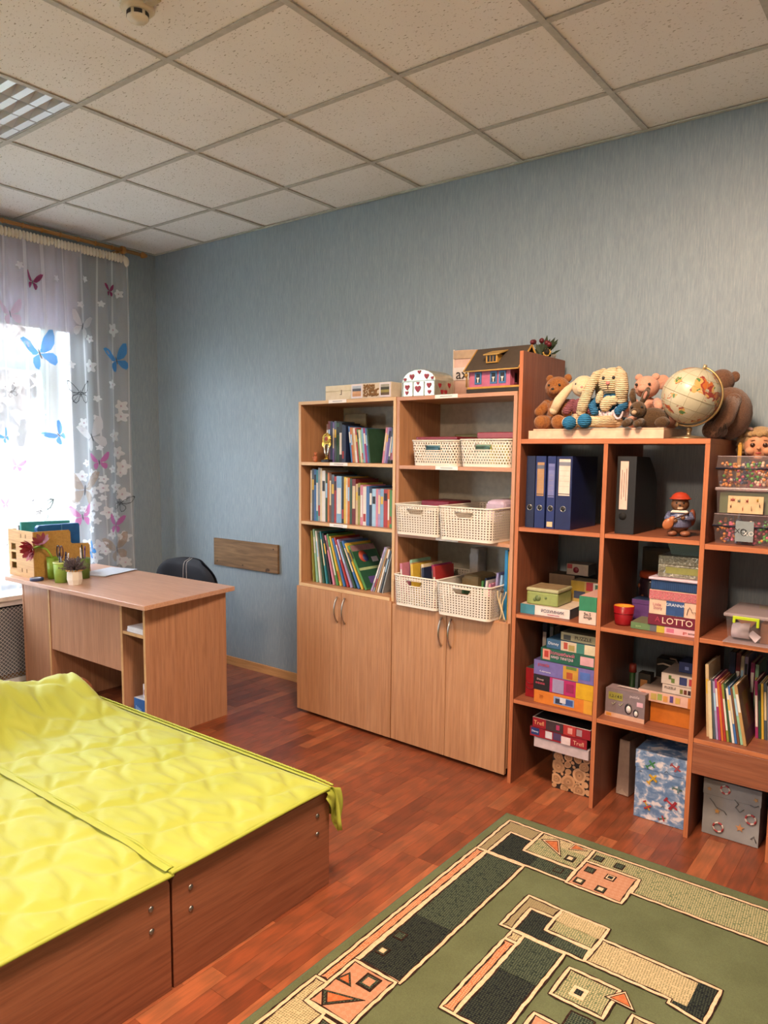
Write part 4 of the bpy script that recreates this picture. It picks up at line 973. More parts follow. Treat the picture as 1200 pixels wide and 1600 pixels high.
def book(M, th, h, d, cname, label, group, band=None, cat='book', name='book', pages=True):
    o = thing(name, label, cat, (0, 0, 0), 0, group); o.matrix_world = M
    c = min(0.0016, th*0.2); e = 0.0008
    b = B(); b.box(0, c, 0, d, 0, h); b.box(th-c, th, 0, d, 0, h); b.box(c, th-c, 0, c, 0, h)
    cv = b.build('cover', plain(CN[cname], 0.45), o)
    if pages: B().box(c+0.0001, th-c-0.0001, c+0.0001, d-0.004, 0.002, h-0.003).build('pages', PAGE, o)
    if band:
        k, z0, z1 = band
        B().box(th*0.12, th*0.88, -0.0006, -0.0001, h*z0, h*z1).build('spine_title', plain(CN[k], 0.5), cv)
    return o
def size(th, h): return 'thin' if th < 0.0095 else ('thick' if th > 0.022 else ('tall' if h > 0.26 else 'slim'))
bands = [('white', .55, .85), None, ('yellow', .6, .8), ('white', .2, .75), None, ('sky', .5, .8), ('cream', .35, .85), ('black', .7, .9), ('red', .1, .3)]
def row(F, z, specs, where, group, v, d):
    """specs: (colour, thickness, height, pivot u or None, lean deg)"""
    u = 0
    for k, sp in enumerate(specs):
        col, th, h, uu, ln = sp[:5]; dd = sp[5] if len(sp) > 5 else d; vv = sp[6] if len(sp) > 6 else v
        if uu is not None: u = uu
        bd = bands[(k*5+len(specs)) % len(bands)]
        if bd and bd[0] == col: bd = ('black', .6, .8)
        book(frame_m(F, u, vv, z, radians(ln), th), th, h, dd, col, '%s %s book, %s from the left on %s' % (col, size(th, h), ORD[k], where), group, bd)
        u += th/cos(radians(ln))+0.0010
# top shelf of the left bookcase
S1 = [('brown', .012, .21, .150, 0), ('dark red', .014, .225, None, 0), ('navy', .018, .225, None, 0), ('purple', .011, .22, None, 0), ('slate', .016, .225, None, 0), ('dark green', .02, .215, None, 0), ('black', .02, .215, None, 0), ('navy', .014, .205, None, 0), ('navy', .012, .20, None, 0),
      ('blue', .010, .195, .336, -7), ('orange', .011, .190, None, -7), ('tan', .009, .188, None, -7), ('white', .013, .187, None, -7), ('red', .011, .186, None, -7), ('green', .009, .180, None, -7), ('cream', .012, .176, None, -7), ('mint', .009, .176, None, -7), ('light blue', .011, .186, None, -7), ('magenta', .013, .185, None, -7), ('blue', .009, .185, None, -7), ('dark green', .009, .183, None, -7),
      ('pink', .012, .186, .552, 8), ('lilac', .010, .186, None, 8), ('purple', .014, .187, None, 8), ('slate', .011, .184, None, 8), ('sky', .009, .183, None, 8), ('pink', .013, .182, None, 7)]
row(FA, 1.446, S1, 'the top shelf of the left bookcase', 'books on the top shelf of the left bookcase', 0.07, 0.15)
S2 = [('white', .009, .285, .048, 0), ('slate', .013, .292, None, 0), ('blue', .012, .29, None, 0), ('teal', .011, .288, None, 0), ('grey', .012, .30, None, 0), ('cream', .010, .298, None, 0), ('white', .020, .285, None, 0), ('dark green', .012, .27, None, 0), ('orange', .010, .275, None, 0), ('brown', .012, .272, None, 0), ('slate', .016, .265, None, 0), ('red', .012, .255, None, 0), ('light blue', .030, .258, None, 0), ('black', .012, .255, None, 0), ('yellow', .011, .255, None, 0), ('cream', .009, .25, None, 0), ('orange', .012, .25, None, 0), ('dark green', .012, .248, None, 0), ('dark red', .020, .245, None, 0), ('beige', .012, .22, None, 0), ('olive', .012, .225, None, 0), ('pink', .014, .215, None, 0), ('white', .018, .208, None, 0), ('blue', .016, .21, None, 0), ('navy', .014, .205, None, 0), ('sky', .020, .198, None, 0), ('pink', .011, .198, None, 0), ('lilac', .012, .196, None, 0), ('light blue', .016, .20, None, 0), ('red', .020, .198, None, 0), ('orange', .010, .198, None, 0), ('green', .011, .198, None, 0), ('mint', .012, .194, None, 0)]
_f = (0.612-0.001*len(S2))/sum(s[1] for s in S2); S2 = [(s[0], s[1]*_f, *s[2:]) for s in S2]
row(FA, 1.114, S2, 'the middle shelf of the left bookcase', 'books on the middle shelf of the left bookcase', 0.045, 0.19)
n3 = 16; c3 = ['olive', 'mint', 'white', 'dark green', 'teal', 'black', 'pink', 'green', 'yellow', 'blue', 'red', 'lilac', 'dark green', 'blue', 'yellow', 'green']
S3 = []
for k in range(n3):
    f = k/(n3-1); S3.append((c3[k], 0.0105+0.002*((k*3) % 2), 0.300-0.03*f+0.006*((k*5) % 3-1), 0.062+0.400*f, -(3.5+26.5*f)))
S3 += [('lilac', .010, .262, .500, 21), ('grey', .009, .258, .516, 20), ('tan', .008, .252, .531, 19), ('white', .009, .248, .545, 18), ('slate', .008, .240, .561, 17), ('grey', .007, .225, .577, 16)]
row(FA, 0.762, S3, 'the lowest shelf of the left bookcase', 'books on the lowest shelf of the left bookcase', 0.05, 0.205)
# printed cover of the big green book that leans flat (last of the left-leaning ones)
gb = [x for x in bpy.data.objects if x.get('label', '').startswith('green') and 'sixteenth from the left on the lowest' in x['label']][0]
gb['label'] = 'green book with a printed front cover leaning on the lowest shelf of the left bookcase'
cvr = gb.children[0]; th = S3[15][1]; hh = S3[15][2]
def patch(par, y0, y1, z0, z1, col, k, name='cover_print'): B().box(th+0.0002, th+0.0006+0.0002*k, y0, y1, z0, z1).build(name, plain(col, 0.5), par)
patch(cvr, 0.004, 0.200, 0.225, hh-0.004, '#8f6f74', 0); patch(cvr, 0.004, 0.200, 0.11, 0.125, '#a9c08a', 1); patch(cvr, 0.004, 0.2, 0.005, 0.224, '#24543c', 0)
B().lathe([(0, 0.0006), (0.034, 0.0006), (0.034, 0.0001)][::-1]).build('cover_disc', plain('#b04a34', 0.5), cvr, loc=(th+0.0008, 0.075, 0.19), rot=(0, pi/2, 0))
B().lathe([(0, 0.0006), (0.022, 0.0006), (0.022, 0.0001)][::-1]).build('cover_disc', plain('#2f3f77', 0.5), cvr, loc=(th+0.0016, 0.09, 0.18), rot=(0, pi/2, 0))
patch(cvr, 0.135, 0.185, 0.15, 0.18, '#c9cbd2', 2); patch(cvr, 0.05, 0.11, 0.03, 0.07, '#5a4a86', 2); patch(cvr, 0.13, 0.18, 0.03, 0.075, '#c9c2b4', 2)
o = thing('paper_folder', 'worn beige paper folder standing behind the trophy on the top shelf', 'folder', at(FA, 0.130, 0.24, 1.4465), TH)
B().box(0, 0.16, 0, 0.012, 0, 0.272).build('cover', plain('#8a7b58', 0.7), o, 0.002); B().box(0.002, 0.158, -0.001, -0.0002, 0.20, 0.206).build('crease', plain('#6f6146', 0.7), o)

# trophy and little figure
GOLD = plain('#c8a44a', 0.25, 1.0)
o = thing('trophy', 'small golden trophy with a round red emblem and black base', 'trophy', at(FA, 0.185, 0.035, 1.4465), TH)
B().box(-0.028, 0.028, -0.016, 0.016, 0, 0.014).build('base', BLACK, o, 0.001, 1)
b = B(); b.lathe([(0, 0.0145), (0.014, 0.0145), (0.013, 0.02), (0.008, 0.03), (0.0, 0.031)]); b.build('foot', GOLD, o)
for s in (-1, 1):
    B().tube([(s*0.003, 0, 0.028), (s*0.012, 0, 0.055), (s*0.017, 0, 0.085), (s*0.010, 0, 0.105)], [0.005, 0.006, 0.005, 0.004], 8).build('column', plain('#c9c6bd', 0.25, 1.0), o)
    b = B(); b.prism([(s*0.010, 0.062), (s*0.034, 0.095), (s*0.030, 0.112), (s*0.012, 0.10)][::s], -0.003, 0.003, 'Y'); b.build('wing', GOLD, o)
ring = B().tube([(0.026*cos(2*pi*k/24), 0, 0.128+0.026*sin(2*pi*k/24)) for k in range(24)], 0.0045, 6, 0, True, True).build('ring', GOLD, o)
b = B()
for k in range(14): a = 2*pi*k/14; b.ell((0.031*cos(a), 0, 0.128+0.031*sin(a)), (0.0045, 0.003, 0.0045), 0, 6, 4)
b.build('scallops', GOLD, o)
B().lathe([(0, 0.003), (0.022, 0.003), (0.022, -0.003), (0, -0.003)][::-1]).build('emblem_plate', plain('#d8c071', 0.35, 0.6), o, loc=(0, -0.001, 0.128), rot=(pi/2, 0, 0))
B().lathe([(0, 0.0045), (0.011, 0.0035), (0.012, 0.0031)][::-1]).build('emblem', plain('#9c3b2c', 0.5), o, loc=(0, -0.001, 0.128), rot=(pi/2, 0, 0))
o = thing('figurine', 'tiny terracotta figurine beside the trophy', 'figurine', at(FA, 0.105, 0.028, 1.4465), TH)
TER = plain('#b0653f', 0.5)
B().lathe([(0.010, 0), (0.013, 0.012), (0.009, 0.026), (0.005, 0.034), (0, 0.036)], seg=12).build('body', TER, o); B().ell((0, 0, 0.043), (0.010, 0.009, 0.010), 0, 12, 8).build('head', TER, o)
for s in (-1, 1):
    B().ell((s*0.008, 0, 0.053), (0.004, 0.003, 0.004), 0, 8, 5).build('ear', TER, o); B().ell((s*0.013, -0.004, 0.024), (0.004, 0.004, 0.010), 0, 8, 5).build('arm', TER, o)
o = thing('black_clip_box', 'small black box at the right end of the top book shelf', 'box', at(FA, 0.640, 0.025, 1.4465), TH); B().box(-0.014, 0.014, 0, 0.03, 0, 0.016).build('box_body', BLACK, o, 0.001, 1); B().box(-0.0142, 0.0142, -0.0004, 0.0302, 0.0165, 0.019).build('lid', BLACK, o)

# ============================================================ BASKETS
def rattan(name, fx, fz, hx, hz, stagger):
    t = NT(name); uv = t.n('ShaderNodeUVMap'); sp = t.n('ShaderNodeSeparateXYZ'); t.l(uv.outputs[0], sp.inputs[0])
    tz = t.math('MULTIPLY', sp.outputs[1], fz); fl_ = t.math('FLOOR', tz); rowf = t.math('FRACT', tz)
    sx = t.math('MULTIPLY', sp.outputs[0], fx)
    if stagger: sx = t.math('ADD', sx, t.math('MULTIPLY', fl_, 0.5))
    cf = t.math('FRACT', sx)
    a = t.math('LESS_THAN', t.math('ABSOLUTE', t.math('SUBTRACT', cf, 0.5)), hx); bb_ = t.math('LESS_THAN', t.math('ABSOLUTE', t.math('SUBTRACT', rowf, 0.5)), hz)
    hole = t.math('MULTIPLY', t.math('MULTIPLY', a, bb_), t.math('MULTIPLY', t.math('GREATER_THAN', sp.outputs[1], 0.016), t.math('LESS_THAN', sp.outputs[1], sp.outputs[1])) if False else t.math('GREATER_THAN', sp.outputs[1], 0.012))
    tr = t.n('ShaderNodeBsdfTransparent'); mx = t.n('ShaderNodeMixShader'); t.l(hole, mx.inputs[0]); t.l(t.b.outputs[0], mx.inputs[1]); t.l(tr.outputs[0], mx.inputs[2]); t.l(mx.outputs[0], t.out.inputs[0])
    wv = t.math('SINE', t.math('MULTIPLY', sp.outputs[1], fz*6.283)); t.bump(wv, 0.3, 0.0015)
    return t.set(0.5, 0.4, 0, '#e4ded2')
RAT1 = rattan('cream_lattice_plastic', 66, 78, 0.27, 0.25, True); RAT2 = rattan('cream_rattan_plastic', 62, 84, 0.27, 0.25, False)
CREAMP = plain('#e4ded2', 0.5)
def basket(label, M, w_, d_, h_, mat, trapezoid, taper=0.93):
    o = thing('storage_basket', label, 'basket', (0, 0, 0), 0, 'cream plastic storage baskets'); o.matrix_world = M
    r = 0.028; hz1 = h_-0.020; hz0 = h_-0.048; ht, hb = (0.050, 0.036) if trapezoid else (0.046, 0.046)
    base = []
    def arc(cx, cy, a0): return [(cx+r*cos(a0+pi/2*k/5), cy+r*sin(a0+pi/2*k/5), None) for k in range(6)]
    X = w_/2
    base += [(-X+r, 0, None), (-0.5, 0, 'L'), (0.5, 0, 'R'), ] ; base = [(-X+r, 0, None), (0, 0, 'L'), (0, 0, 'R')]
    base += arc(X-r, r, -pi/2)+arc(X-r, d_-r, 0)+arc(-X+r, d_-r, pi/2)+arc(-X+r, r, pi)
    zs = [0, 0.02, hz0, hz1, h_]; n = len(base); b = B(); S = []
    for z in zs:
        k = taper+(1-taper)*z/h_; s = 0; prev = None
        hw = ht if z >= hz1 else (hb if z <= hz0 else ht)
        for (x, y, f) in base:
            if f: x = (-hw if f == 'L' else hw)
            px, py = x*k, d_/2+(y-d_/2)*k
            if prev: s += math.hypot(x-prev[0], y-prev[1])
            prev = (x, y); b.v.append((px, py, z)); S.append((s, z))
    per = S[n-1][0]
    for j in range(len(zs)-1):
        for i in range(n):
            i2 = (i+1) % n
            if j == 2 and i == 1: continue
            if math.hypot(b.v[j*n+i][0]-b.v[j*n+i2][0], b.v[j*n+i][1]-b.v[j*n+i2][1]) < 1e-6: continue
            b.face((j*n+i, j*n+i2, (j+1)*n+i2, (j+1)*n+i), 0, False)
    me = b.mesh('basket_wall', mat); ul = me.uv_layers.new(name='UVMap')
    for p in me.polygons:
        ss = [S[v][0] for v in p.vertices]; wrap = max(ss)-min(ss) > per/2
        for li, v in zip(p.loop_indices, p.vertices):
            s = S[v][0]; s = s+per if wrap and s < per/2 else s; ul.data[li].uv = (s, S[v][1])
    wo = link('basket_wall', me, o); sm = wo.modifiers.new('thickness', 'SOLIDIFY'); sm.thickness = 0.0025; sm.offset = -1
    k0 = taper; bt = B(); pts = [(x*k0 if not f else 0, d_/2+(y-d_/2)*k0) for (x, y, f) in base if not f]; bt.prism(pts, 0.0, 0.003, 'Z'); bt.build('basket_floor', CREAMP, o)
    B().tube([(x, y, h_) for (x, y, f) in base if not f], 0.0042, 6, 0, True, True).build('rim', CREAMP, o)
    k1 = taper+(1-taper)*hz1/h_; k2 = taper+(1-taper)*hz0/h_; y1 = d_/2*(1-k1)-0.001; y2 = d_/2*(1-k2)-0.001
    B().tube([(-ht*k1, y1, hz1), (ht*k1, y1, hz1), (hb*k2, y2, hz0), (-hb*k2, y2, hz0)], 0.003, 6, 0, True, True).build('handle_frame', CREAMP, o)
    return o
def bM(u, v, z, rz=0): x, y, _ = at(FB, u, v, z); return Matrix.Translation((x, y, z+0.0004)) @ Matrix.Rotation(TH+rz, 4, 'Z')
basket('cream lattice basket with oval handle, left of the pair on the top shelf', bM(0.222, 0.004, 1.440), 0.272, 0.30, 0.122, RAT1, False)
basket('cream lattice basket with oval handle, right of the pair on the top shelf', bM(0.508, 0.004, 1.440), 0.278, 0.30, 0.126, RAT1, False)
basket('cream rattan basket, left of the pair on the middle shelf', bM(0.158, -0.045, 1.098), 0.272, 0.38, 0.150, RAT2, True, 0.95)
basket('cream rattan basket with papers, right of the pair on the middle shelf', bM(0.462, -0.075, 1.098, 0.02), 0.300, 0.40, 0.155, RAT2, True, 0.95)
basket('cream rattan basket full of booklets on the lowest shelf', bM(0.162, -0.050, 0.738), 0.272, 0.38, 0.155, RAT2, True, 0.95)
basket('cream rattan basket with small cards, right of the pair on the lowest shelf', bM(0.462, -0.080, 0.738, 0.02), 0.300, 0.40, 0.158, RAT2, True, 0.95)
def slab(name, label, cat, M, x, y, z, col, rough=0.35, extra=None, rx=0):
    o = thing(name, label, cat, (0, 0, 0)); o.matrix_world = M @ Matrix.Rotation(rx, 4, 'X')
    B().box(0, x, 0, y, 0, z).build('cover', plain(col, rough), o, min(x, y, z)*0.2, 2)
    B().box(x*0.04, x*0.96, -0.0006, -0.0001, z*0.1, z*0.9).build('front_edge', plain(extra or col, 0.5), o)
    return o
slab('plastic_folder', 'dark pink plastic folder on top of the left lattice basket', 'folder', bM(0.10, 0.03, 1.567), 0.245, 0.22, 0.014, '#74202f', 0.3, '#86323f')
slab('plastic_folder', 'olive folder lying behind the pink one on the top shelf', 'folder', bM(0.17, 0.262, 1.569), 0.26, 0.05, 0.030, '#7a7440', 0.5, '#8c8650')
slab('plastic_folder', 'shiny red plastic folder on top of the right lattice basket', 'folder', bM(0.435, 0.06, 1.571), 0.21, 0.22, 0.030, '#84222f', 0.25, '#96505c')
for k, (x, wd, cc) in enumerate(((0.15, 0.085, '#6fa3b8'), (0.43, 0.09, '#7ba394'), (0.52, 0.05, '#cfc85a'))):
    slab('card_pack', ['blue card pack seen through the handle of the left lattice basket', 'green card pack seen through the handle of the right lattice basket', 'yellow card pack seen through the handle of the right lattice basket'][k], 'card pack', bM(x, 0.04, 1.446), wd, 0.10, 0.10, cc, 0.5)
slab('plastic_folder', 'dark magenta folder lying in the left basket on the middle shelf', 'folder', bM(0.115, 0.06, 1.235), 0.17, 0.20, 0.032, '#6d1f33', 0.3, '#7c2b40')
slab('paper_packet', 'white papers lying in the left basket on the middle shelf', 'paper', bM(0.20, -0.02, 1.225), 0.075, 0.07, 0.012, '#cfc6bd', 0.6)
slab('paper_bundle', 'lilac sheets standing in the right basket on the middle shelf', 'paper', bM(0.50, 0.05, 1.110), 0.10, 0.22, 0.178, '#b9a7bd', 0.5)
slab('paper_bundle', 'yellow folder standing behind the lilac sheets on the middle shelf', 'folder', bM(0.535, 0.20, 1.110, 0.1), 0.065, 0.09, 0.20, '#c3b266', 0.5)
slab('hole_darkening_filler', 'brown filler added to darken the holes of the left basket on the middle shelf', 'box', bM(0.045, -0.018, 1.102), 0.215, 0.06, 0.092, '#6a4c36', 0.7)  # brown fillers added behind the basket walls so the holes look dark
slab('hole_darkening_filler', 'brown filler added to darken the holes of the right basket on the middle shelf', 'box', bM(0.340, -0.045, 1.102, 0.02), 0.24, 0.07, 0.092, '#6a4c36', 0.7)
slab('hole_darkening_filler', 'brown filler added to darken the holes of the right basket on the lowest shelf', 'box', bM(0.342, -0.050, 0.742, 0.02), 0.24, 0.08, 0.092, '#6a4c36', 0.7)
# booklets in the lowest left basket
cb = ['pink', 'lilac', 'mint', 'tan', 'yellow', 'purple', 'dark green', 'cream', 'navy', 'magenta', 'teal', 'dark red', 'red', 'dark green', 'white']
for k, c in enumerate(cb[:13]):
    th = 0.0135; book(frame_m(FB, 0.046+k*0.0172, 0.0+0.02*((k*3) % 4), 0.7415, radians(-4), th), th, 0.190+0.022*((k*7) % 5)/5+(0.012 if k < 4 else 0), 0.16, c, '%s booklet, %s from the left in the lowest left basket' % (c, ORD[k]), 'booklets in the lowest left basket', bands[k % 9], 'booklet', 'booklet')
cc2 = [('dark green', 0.37, 0.05, 0.115), ('green', 0.445, 0.10, 0.150), ('navy', 0.462, 0.10, 0.165), ('white', 0.480, 0.08, 0.158), ('pink', 0.498, 0.08, 0.145), ('lilac', 0.516, 0.11, 0.196), ('sky', 0.534, 0.12, 0.186)]
for k, (c, u, v, hh2) in enumerate(cc2): book(frame_m(FB, u, v, 0.7415, radians(5), 0.011), 0.011, hh2, 0.12, c, '%s card, %s from the left in the lowest right basket' % (c, ORD[k]), 'cards in the lowest right basket', None, 'card', 'card')
slab('cardboard_tray', 'open beige cardboard box inside the lowest right basket', 'box', bM(0.335, 0.11, 0.7415), 0.10, 0.18, 0.168, '#7d6c4a', 0.7)
slab('white_binder', 'white ring binder standing behind the booklets on the lowest shelf', 'binder', bM(0.285, 0.345-0.09, 0.7385), 0.052, 0.085, 0.285, '#a9a39a', 0.5)
o = thing('blue_ruler_folder', 'blue plastic folder standing at the right end of the lowest shelf', 'folder', at(FB, 0.622, 0.03, 0.7385), TH); B().box(0, 0.016, 0, 0.22, 0, 0.325).build('cover', plain('#2277b0', 0.3), o, 0.001, 1)
B().box(0.0165, 0.0225, 0.004, 0.21, 0, 0.32).build('yellow_sheet', plain('#c7a63a', 0.5), o)
o = thing('ribbon', 'cream ribbons hanging by the lowest right basket', 'ribbon', at(FB, 0.640, -0.012, 0.7385), TH)
for k, (x, ph) in enumerate(((-0.016, 0.0), (-0.004, 1.0), (0.006, 2.2))):
    b = B(); b.grid(14, 1, lambda u, v2: (x+0.012*sin(u*5+ph)+v2*0.006, -0.004+0.004*cos(u*6+ph)+0.003*k, 0.006+u*0.135)); rb = b.build('ribbon_strand', plain('#d3c19a', 0.6), o); sm = rb.modifiers.new('thickness', 'SOLIDIFY'); sm.thickness = 0.001
B().ell((-0.002, 0.0, 0.142), (0.010, 0.006, 0.008), 0, 10, 6).build('ribbon_knot', plain('#4a3f38', 0.6), o)

# ============================================================ ON TOP OF THE BOOKCASES
ZT = 1.7805
IVORY = plain('#d6cdb4', 0.6)
o = thing('wooden_box', 'plain ivory wooden box with a tiny latch on the left bookcase', 'box', at(FA, 0.175, 0.035, ZT), TH)
B().box(0, 0.200, 0, 0.14, 0, 0.048).build('box_body', IVORY, o, 0.0015, 1); B().box(0, 0.200, 0, 0.14, 0.0487, 0.079).build('lid', IVORY, o, 0.0015, 1)
B().box(0.118, 0.1205, -0.002, -0.0002, 0.028, 0.054).build('latch', plain('#4d473c', 0.5), o); B().box(0.108, 0.1178, -0.002, -0.0002, 0.028, 0.031).build('latch_hook', plain('#4d473c', 0.5), o)
o = thing('photo_box', 'box decorated with framed pictures and brown beads on the left bookcase', 'decorative box', at(FA, 0.382, 0.018, ZT), TH)
B().box(0, 0.270, 0, 0.12, 0, 0.078).build('box_body', plain('#cfc4b0', 0.6), o, 0.0015, 1)
def pict(par, x0, x1, cols, name='picture'):
    fr_ = B().box(x0, x1, -0.003, -0.0002, 0.004, 0.076).build(name, plain('#d8d3da', 0.5), par); n = len(cols); z = 0.013; dz = 0.054/n
    for k, c in enumerate(cols): B().box(x0+0.008, x1-0.008, -0.0036, -0.0031, z+k*dz, z+(k+1)*dz).build('picture_band', plain(c, 0.6), fr_)
pict(o, 0.002, 0.078, ['#b98a66', '#c79c78', '#4d5360', '#a9b9cc']); pict(o, 0.196, 0.268, ['#5c4a33', '#8f8444', '#3c3a2e', '#9a978a'])
b = B(); rr = random.Random(9)
for k in range(90): b.ell((rr.uniform(0.088, 0.186), -0.002, rr.uniform(0.012, 0.068)), (0.0055, 0.004, 0.0055), 0, 6, 4)
bs = b.build('bead_panel', plain('#7d5a2e', 0.4), o); bs['kind'] = 'stuff'
# heart casket (domed tin with glass-like panels)
o = thing('heart_casket', 'silvery domed casket covered with red hearts on the right bookcase', 'casket', at(FB, 0.010, 0.030, ZT), TH)
SIL = plain('#b9b7a4', 0.25, 0.6); HRT = plain('#8f1f2b', 0.4)
n = 10; prof = [(0.0, 0.0), (0.20, 0.0), (0.20, 0.075)]+[(0.10+0.10*cos(pi*k/n), 0.075+0.055*sin(pi*k/n)) for k in range(1, n)]+[(0.0, 0.075)]
B().prism(prof, 0.0, 0.16, 'Y').build('casket_body', SIL, o, 0.002, 1)
B().box(-0.002, 0.202, -0.003, -0.0002, 0.070, 0.077).build('lid_band', plain('#8d8b7c', 0.3, 0.8), o)
for x in (0.0, 0.064, 0.132, 0.194): B().box(x, x+0.005, -0.003, -0.0002, 0, 0.069).build('corner_strip', plain('#8d8b7c', 0.3, 0.8), o)
HP = [(0, -1.0), (0.55, -0.45), (0.95, 0.1), (0.95, 0.55), (0.65, 0.85), (0.3, 0.8), (0, 0.45), (-0.3, 0.8), (-0.65, 0.85), (-0.95, 0.55), (-0.95, 0.1), (-0.55, -0.45)]
def heart(par, x, z, s, y=-0.0035): B().prism([(x+p[0]*s, z+p[1]*s) for p in HP], y, y+0.002, 'Y').build('heart', HRT, par)
for x, z, s in ((0.032, 0.045, 0.014), (0.098, 0.035, 0.018), (0.165, 0.05, 0.014), (0.03, 0.018, 0.010), (0.168, 0.018, 0.011), (0.06, 0.095, 0.015), (0.105, 0.116, 0.010), (0.15, 0.094, 0.014), (0.098, 0.062, 0.008), (0.018, 0.083, 0.009), (0.184, 0.084, 0.009)): heart(o, x, z, s)
for y, z in ((0.04, 0.05), (0.09, 0.02), (0.12, 0.055), (0.06, 0.02)): B().prism([(y+p[0]*0.013, z+p[1]*0.013) for p in HP], 0.2002, 0.202, 'X').build('heart', HRT, o)
# rolled calendar / brochure
o = thing('rolled_brochure', 'curled pale pink brochure with black lettering behind the toy house', 'brochure', at(FB, 0.192, 0.212, ZT), TH)
t_ = plain('#d3b3a6', 0.5); curl = lambda u: 0.055*u*u
bmp = B(); bmp.grid(16, 1, lambda u, v2: (0.155*u, curl(u), v2*0.232)); pg = bmp.build('brochure_sheet', t_, o); sm = pg.modifiers.new('thickness', 'SOLIDIFY'); sm.thickness = 0.002
bmp = B(); bmp.grid(12, 1, lambda u, v2: (0.155*u, curl(u)-0.004, 0.085+v2*0.062)); bmp.build('white_band', plain('#d9d4d2', 0.5), o)
bmp = B(); bmp.grid(12, 1, lambda u, v2: (0.155*u, curl(u)-0.004, 0.190+v2*0.04)); bmp.build('beige_band', plain('#b59c80', 0.5), o)
B().tube([(0.0, 0.0, 0.002), (0.0, 0.0, 0.236)], 0.004, 8).build('rolled_edge', plain('#e3d3c4', 0.5), o)
text(o, 'axi', 0.072, (0.060, -0.002, 0.113), plain('#1d1b22', 0.5), (pi/2, 0, 0.18))
# toy house
PINK = plain('#b3607f', 0.6); ROOF = plain('#43392f', 0.8); OCH = plain('#b88a3a', 0.6); BLUEW = plain('#3f6fa0', 0.6)
o = thing('toy_house', 'pink toy house with dark roof, dormer and blue window frames', 'toy house', at(FB, 0.414, 0.02, ZT), TH)
W_, D_ = 0.215, 0.185
B().box(-0.008, W_+0.06, -0.012, D_+0.006, 0, 0.016).build('base_plate', plain('#2c2722', 0.7), o)
B().box(-0.006, W_+0.055, -0.010, D_+0.004, 0.0165, 0.026).build('plinth_board', OCH, o, 0.001, 1)
b = B(); b.prism([(0, 0.0265), (D_, 0.0265), (D_, 0.112), (D_/2, 0.198), (0, 0.112)], 0, W_, 'X'); b.build('walls', PINK, o)
for s in (0, 1):
    y0, y1 = (-0.020, D_/2) if s == 0 else (D_+0.020, D_/2); z0, z1 = 0.0955, 0.2045
    b = B(); b.hexa([(-0.018, y0, z0), (W_+0.052, y0, z0), (W_+0.052, y1, z1), (-0.018, y1, z1), (-0.018, y0, z0+0.006), (W_+0.052, y0, z0+0.006), (W_+0.052, y1, z1+0.006), (-0.018, y1, z1+0.006)]); b.build('roof_slope', ROOF, o)
    for x in (-0.0195, W_+0.0525): B().tube([(x, y0, z0+0.003), (x, y1, z1+0.003)], 0.0042, 6).build('barge_board', OCH, o)
B().tube([(-0.018, -0.021, 0.0965), (W_+0.052, -0.021, 0.0965)], 0.003, 6).build('eaves_trim', plain('#c79c52', 0.6), o)
# dormer
dm = B().prism([(0.085, 0.132), (0.145, 0.132), (0.145, 0.170), (0.085, 0.170)], 0.002, 0.060, 'Y').build('dormer', OCH, o)
B().hexa([(0.074, -0.006, 0.166), (0.158, -0.006, 0.166), (0.158, 0.075, 0.190), (0.074, 0.075, 0.190), (0.074, -0.006, 0.171), (0.158, -0.006, 0.171), (0.158, 0.075, 0.195), (0.074, 0.075, 0.195)]).build('dormer_roof', plain('#a58442', 0.6), dm)
for k in range(3): B().box(0.093+k*0.016, 0.105+k*0.016, 0.0008, 0.0018, 0.137, 0.165).build('dormer_pane', BLACK, dm)
def hwin(x, z):
    w__ = B().box(x, x+0.036, -0.003, -0.0003, z, z+0.055).build('window_frame', BLUEW, o); B().box(x+0.008, x+0.028, -0.0036, -0.0031, z+0.008, z+0.047).build('window_pane', BLACK, w__); B().prism([(x+0.010, z+0.03), (x+0.026, z+0.03), (x+0.021, z+0.02), (x+0.021, z+0.008), (x+0.015, z+0.008), (x+0.015, z+0.02)][::-1], -0.0042, -0.0037, 'Y').build('window_curtain', plain('#d8cfc8', 0.6), w__)
for x in (0.030, 0.112, 0.158): hwin(x, 0.038)
for y in (0.03,):
    w__ = B().box(W_+0.0003, W_+0.003, y, y+0.03, 0.036, 0.088).build('window_frame', plain('#8f4a66', 0.6), o); B().box(W_+0.0031, W_+0.0036, y+0.006, y+0.024, 0.042, 0.082).build('window_pane', BLACK, w__)
for y in (0.075, 0.115, 0.155): B().tube([(W_+0.048, y, 0.0265), (W_+0.048, y, 0.135-abs(y-0.09)*0.4)], 0.004, 6).build('porch_post', OCH, o)
B().box(W_+0.004, W_+0.052, 0.07, 0.16, 0.098, 0.104).build('balcony_floor', OCH, o)
for y in (0.08, 0.10, 0.12, 0.14): B().box(W_+0.046, W_+0.050, y, y+0.008, 0.1045, 0.128).build('baluster', plain('#d0a650', 0.6), o)
B().box(W_+0.046, W_+0.050, 0.075, 0.155, 0.0275, 0.06).build('porch_rail', OCH, o)
B().tube([(-0.012, -0.006, 0.027), (-0.012, -0.006, 0.074)], 0.004, 6).build('corner_post', plain('#8a6a34', 0.6), o); B().ell((-0.012, -0.010, 0.082), (0.009, 0.009, 0.010), 0, 8, 6).build('lantern', plain('#a88440', 0.6), o)
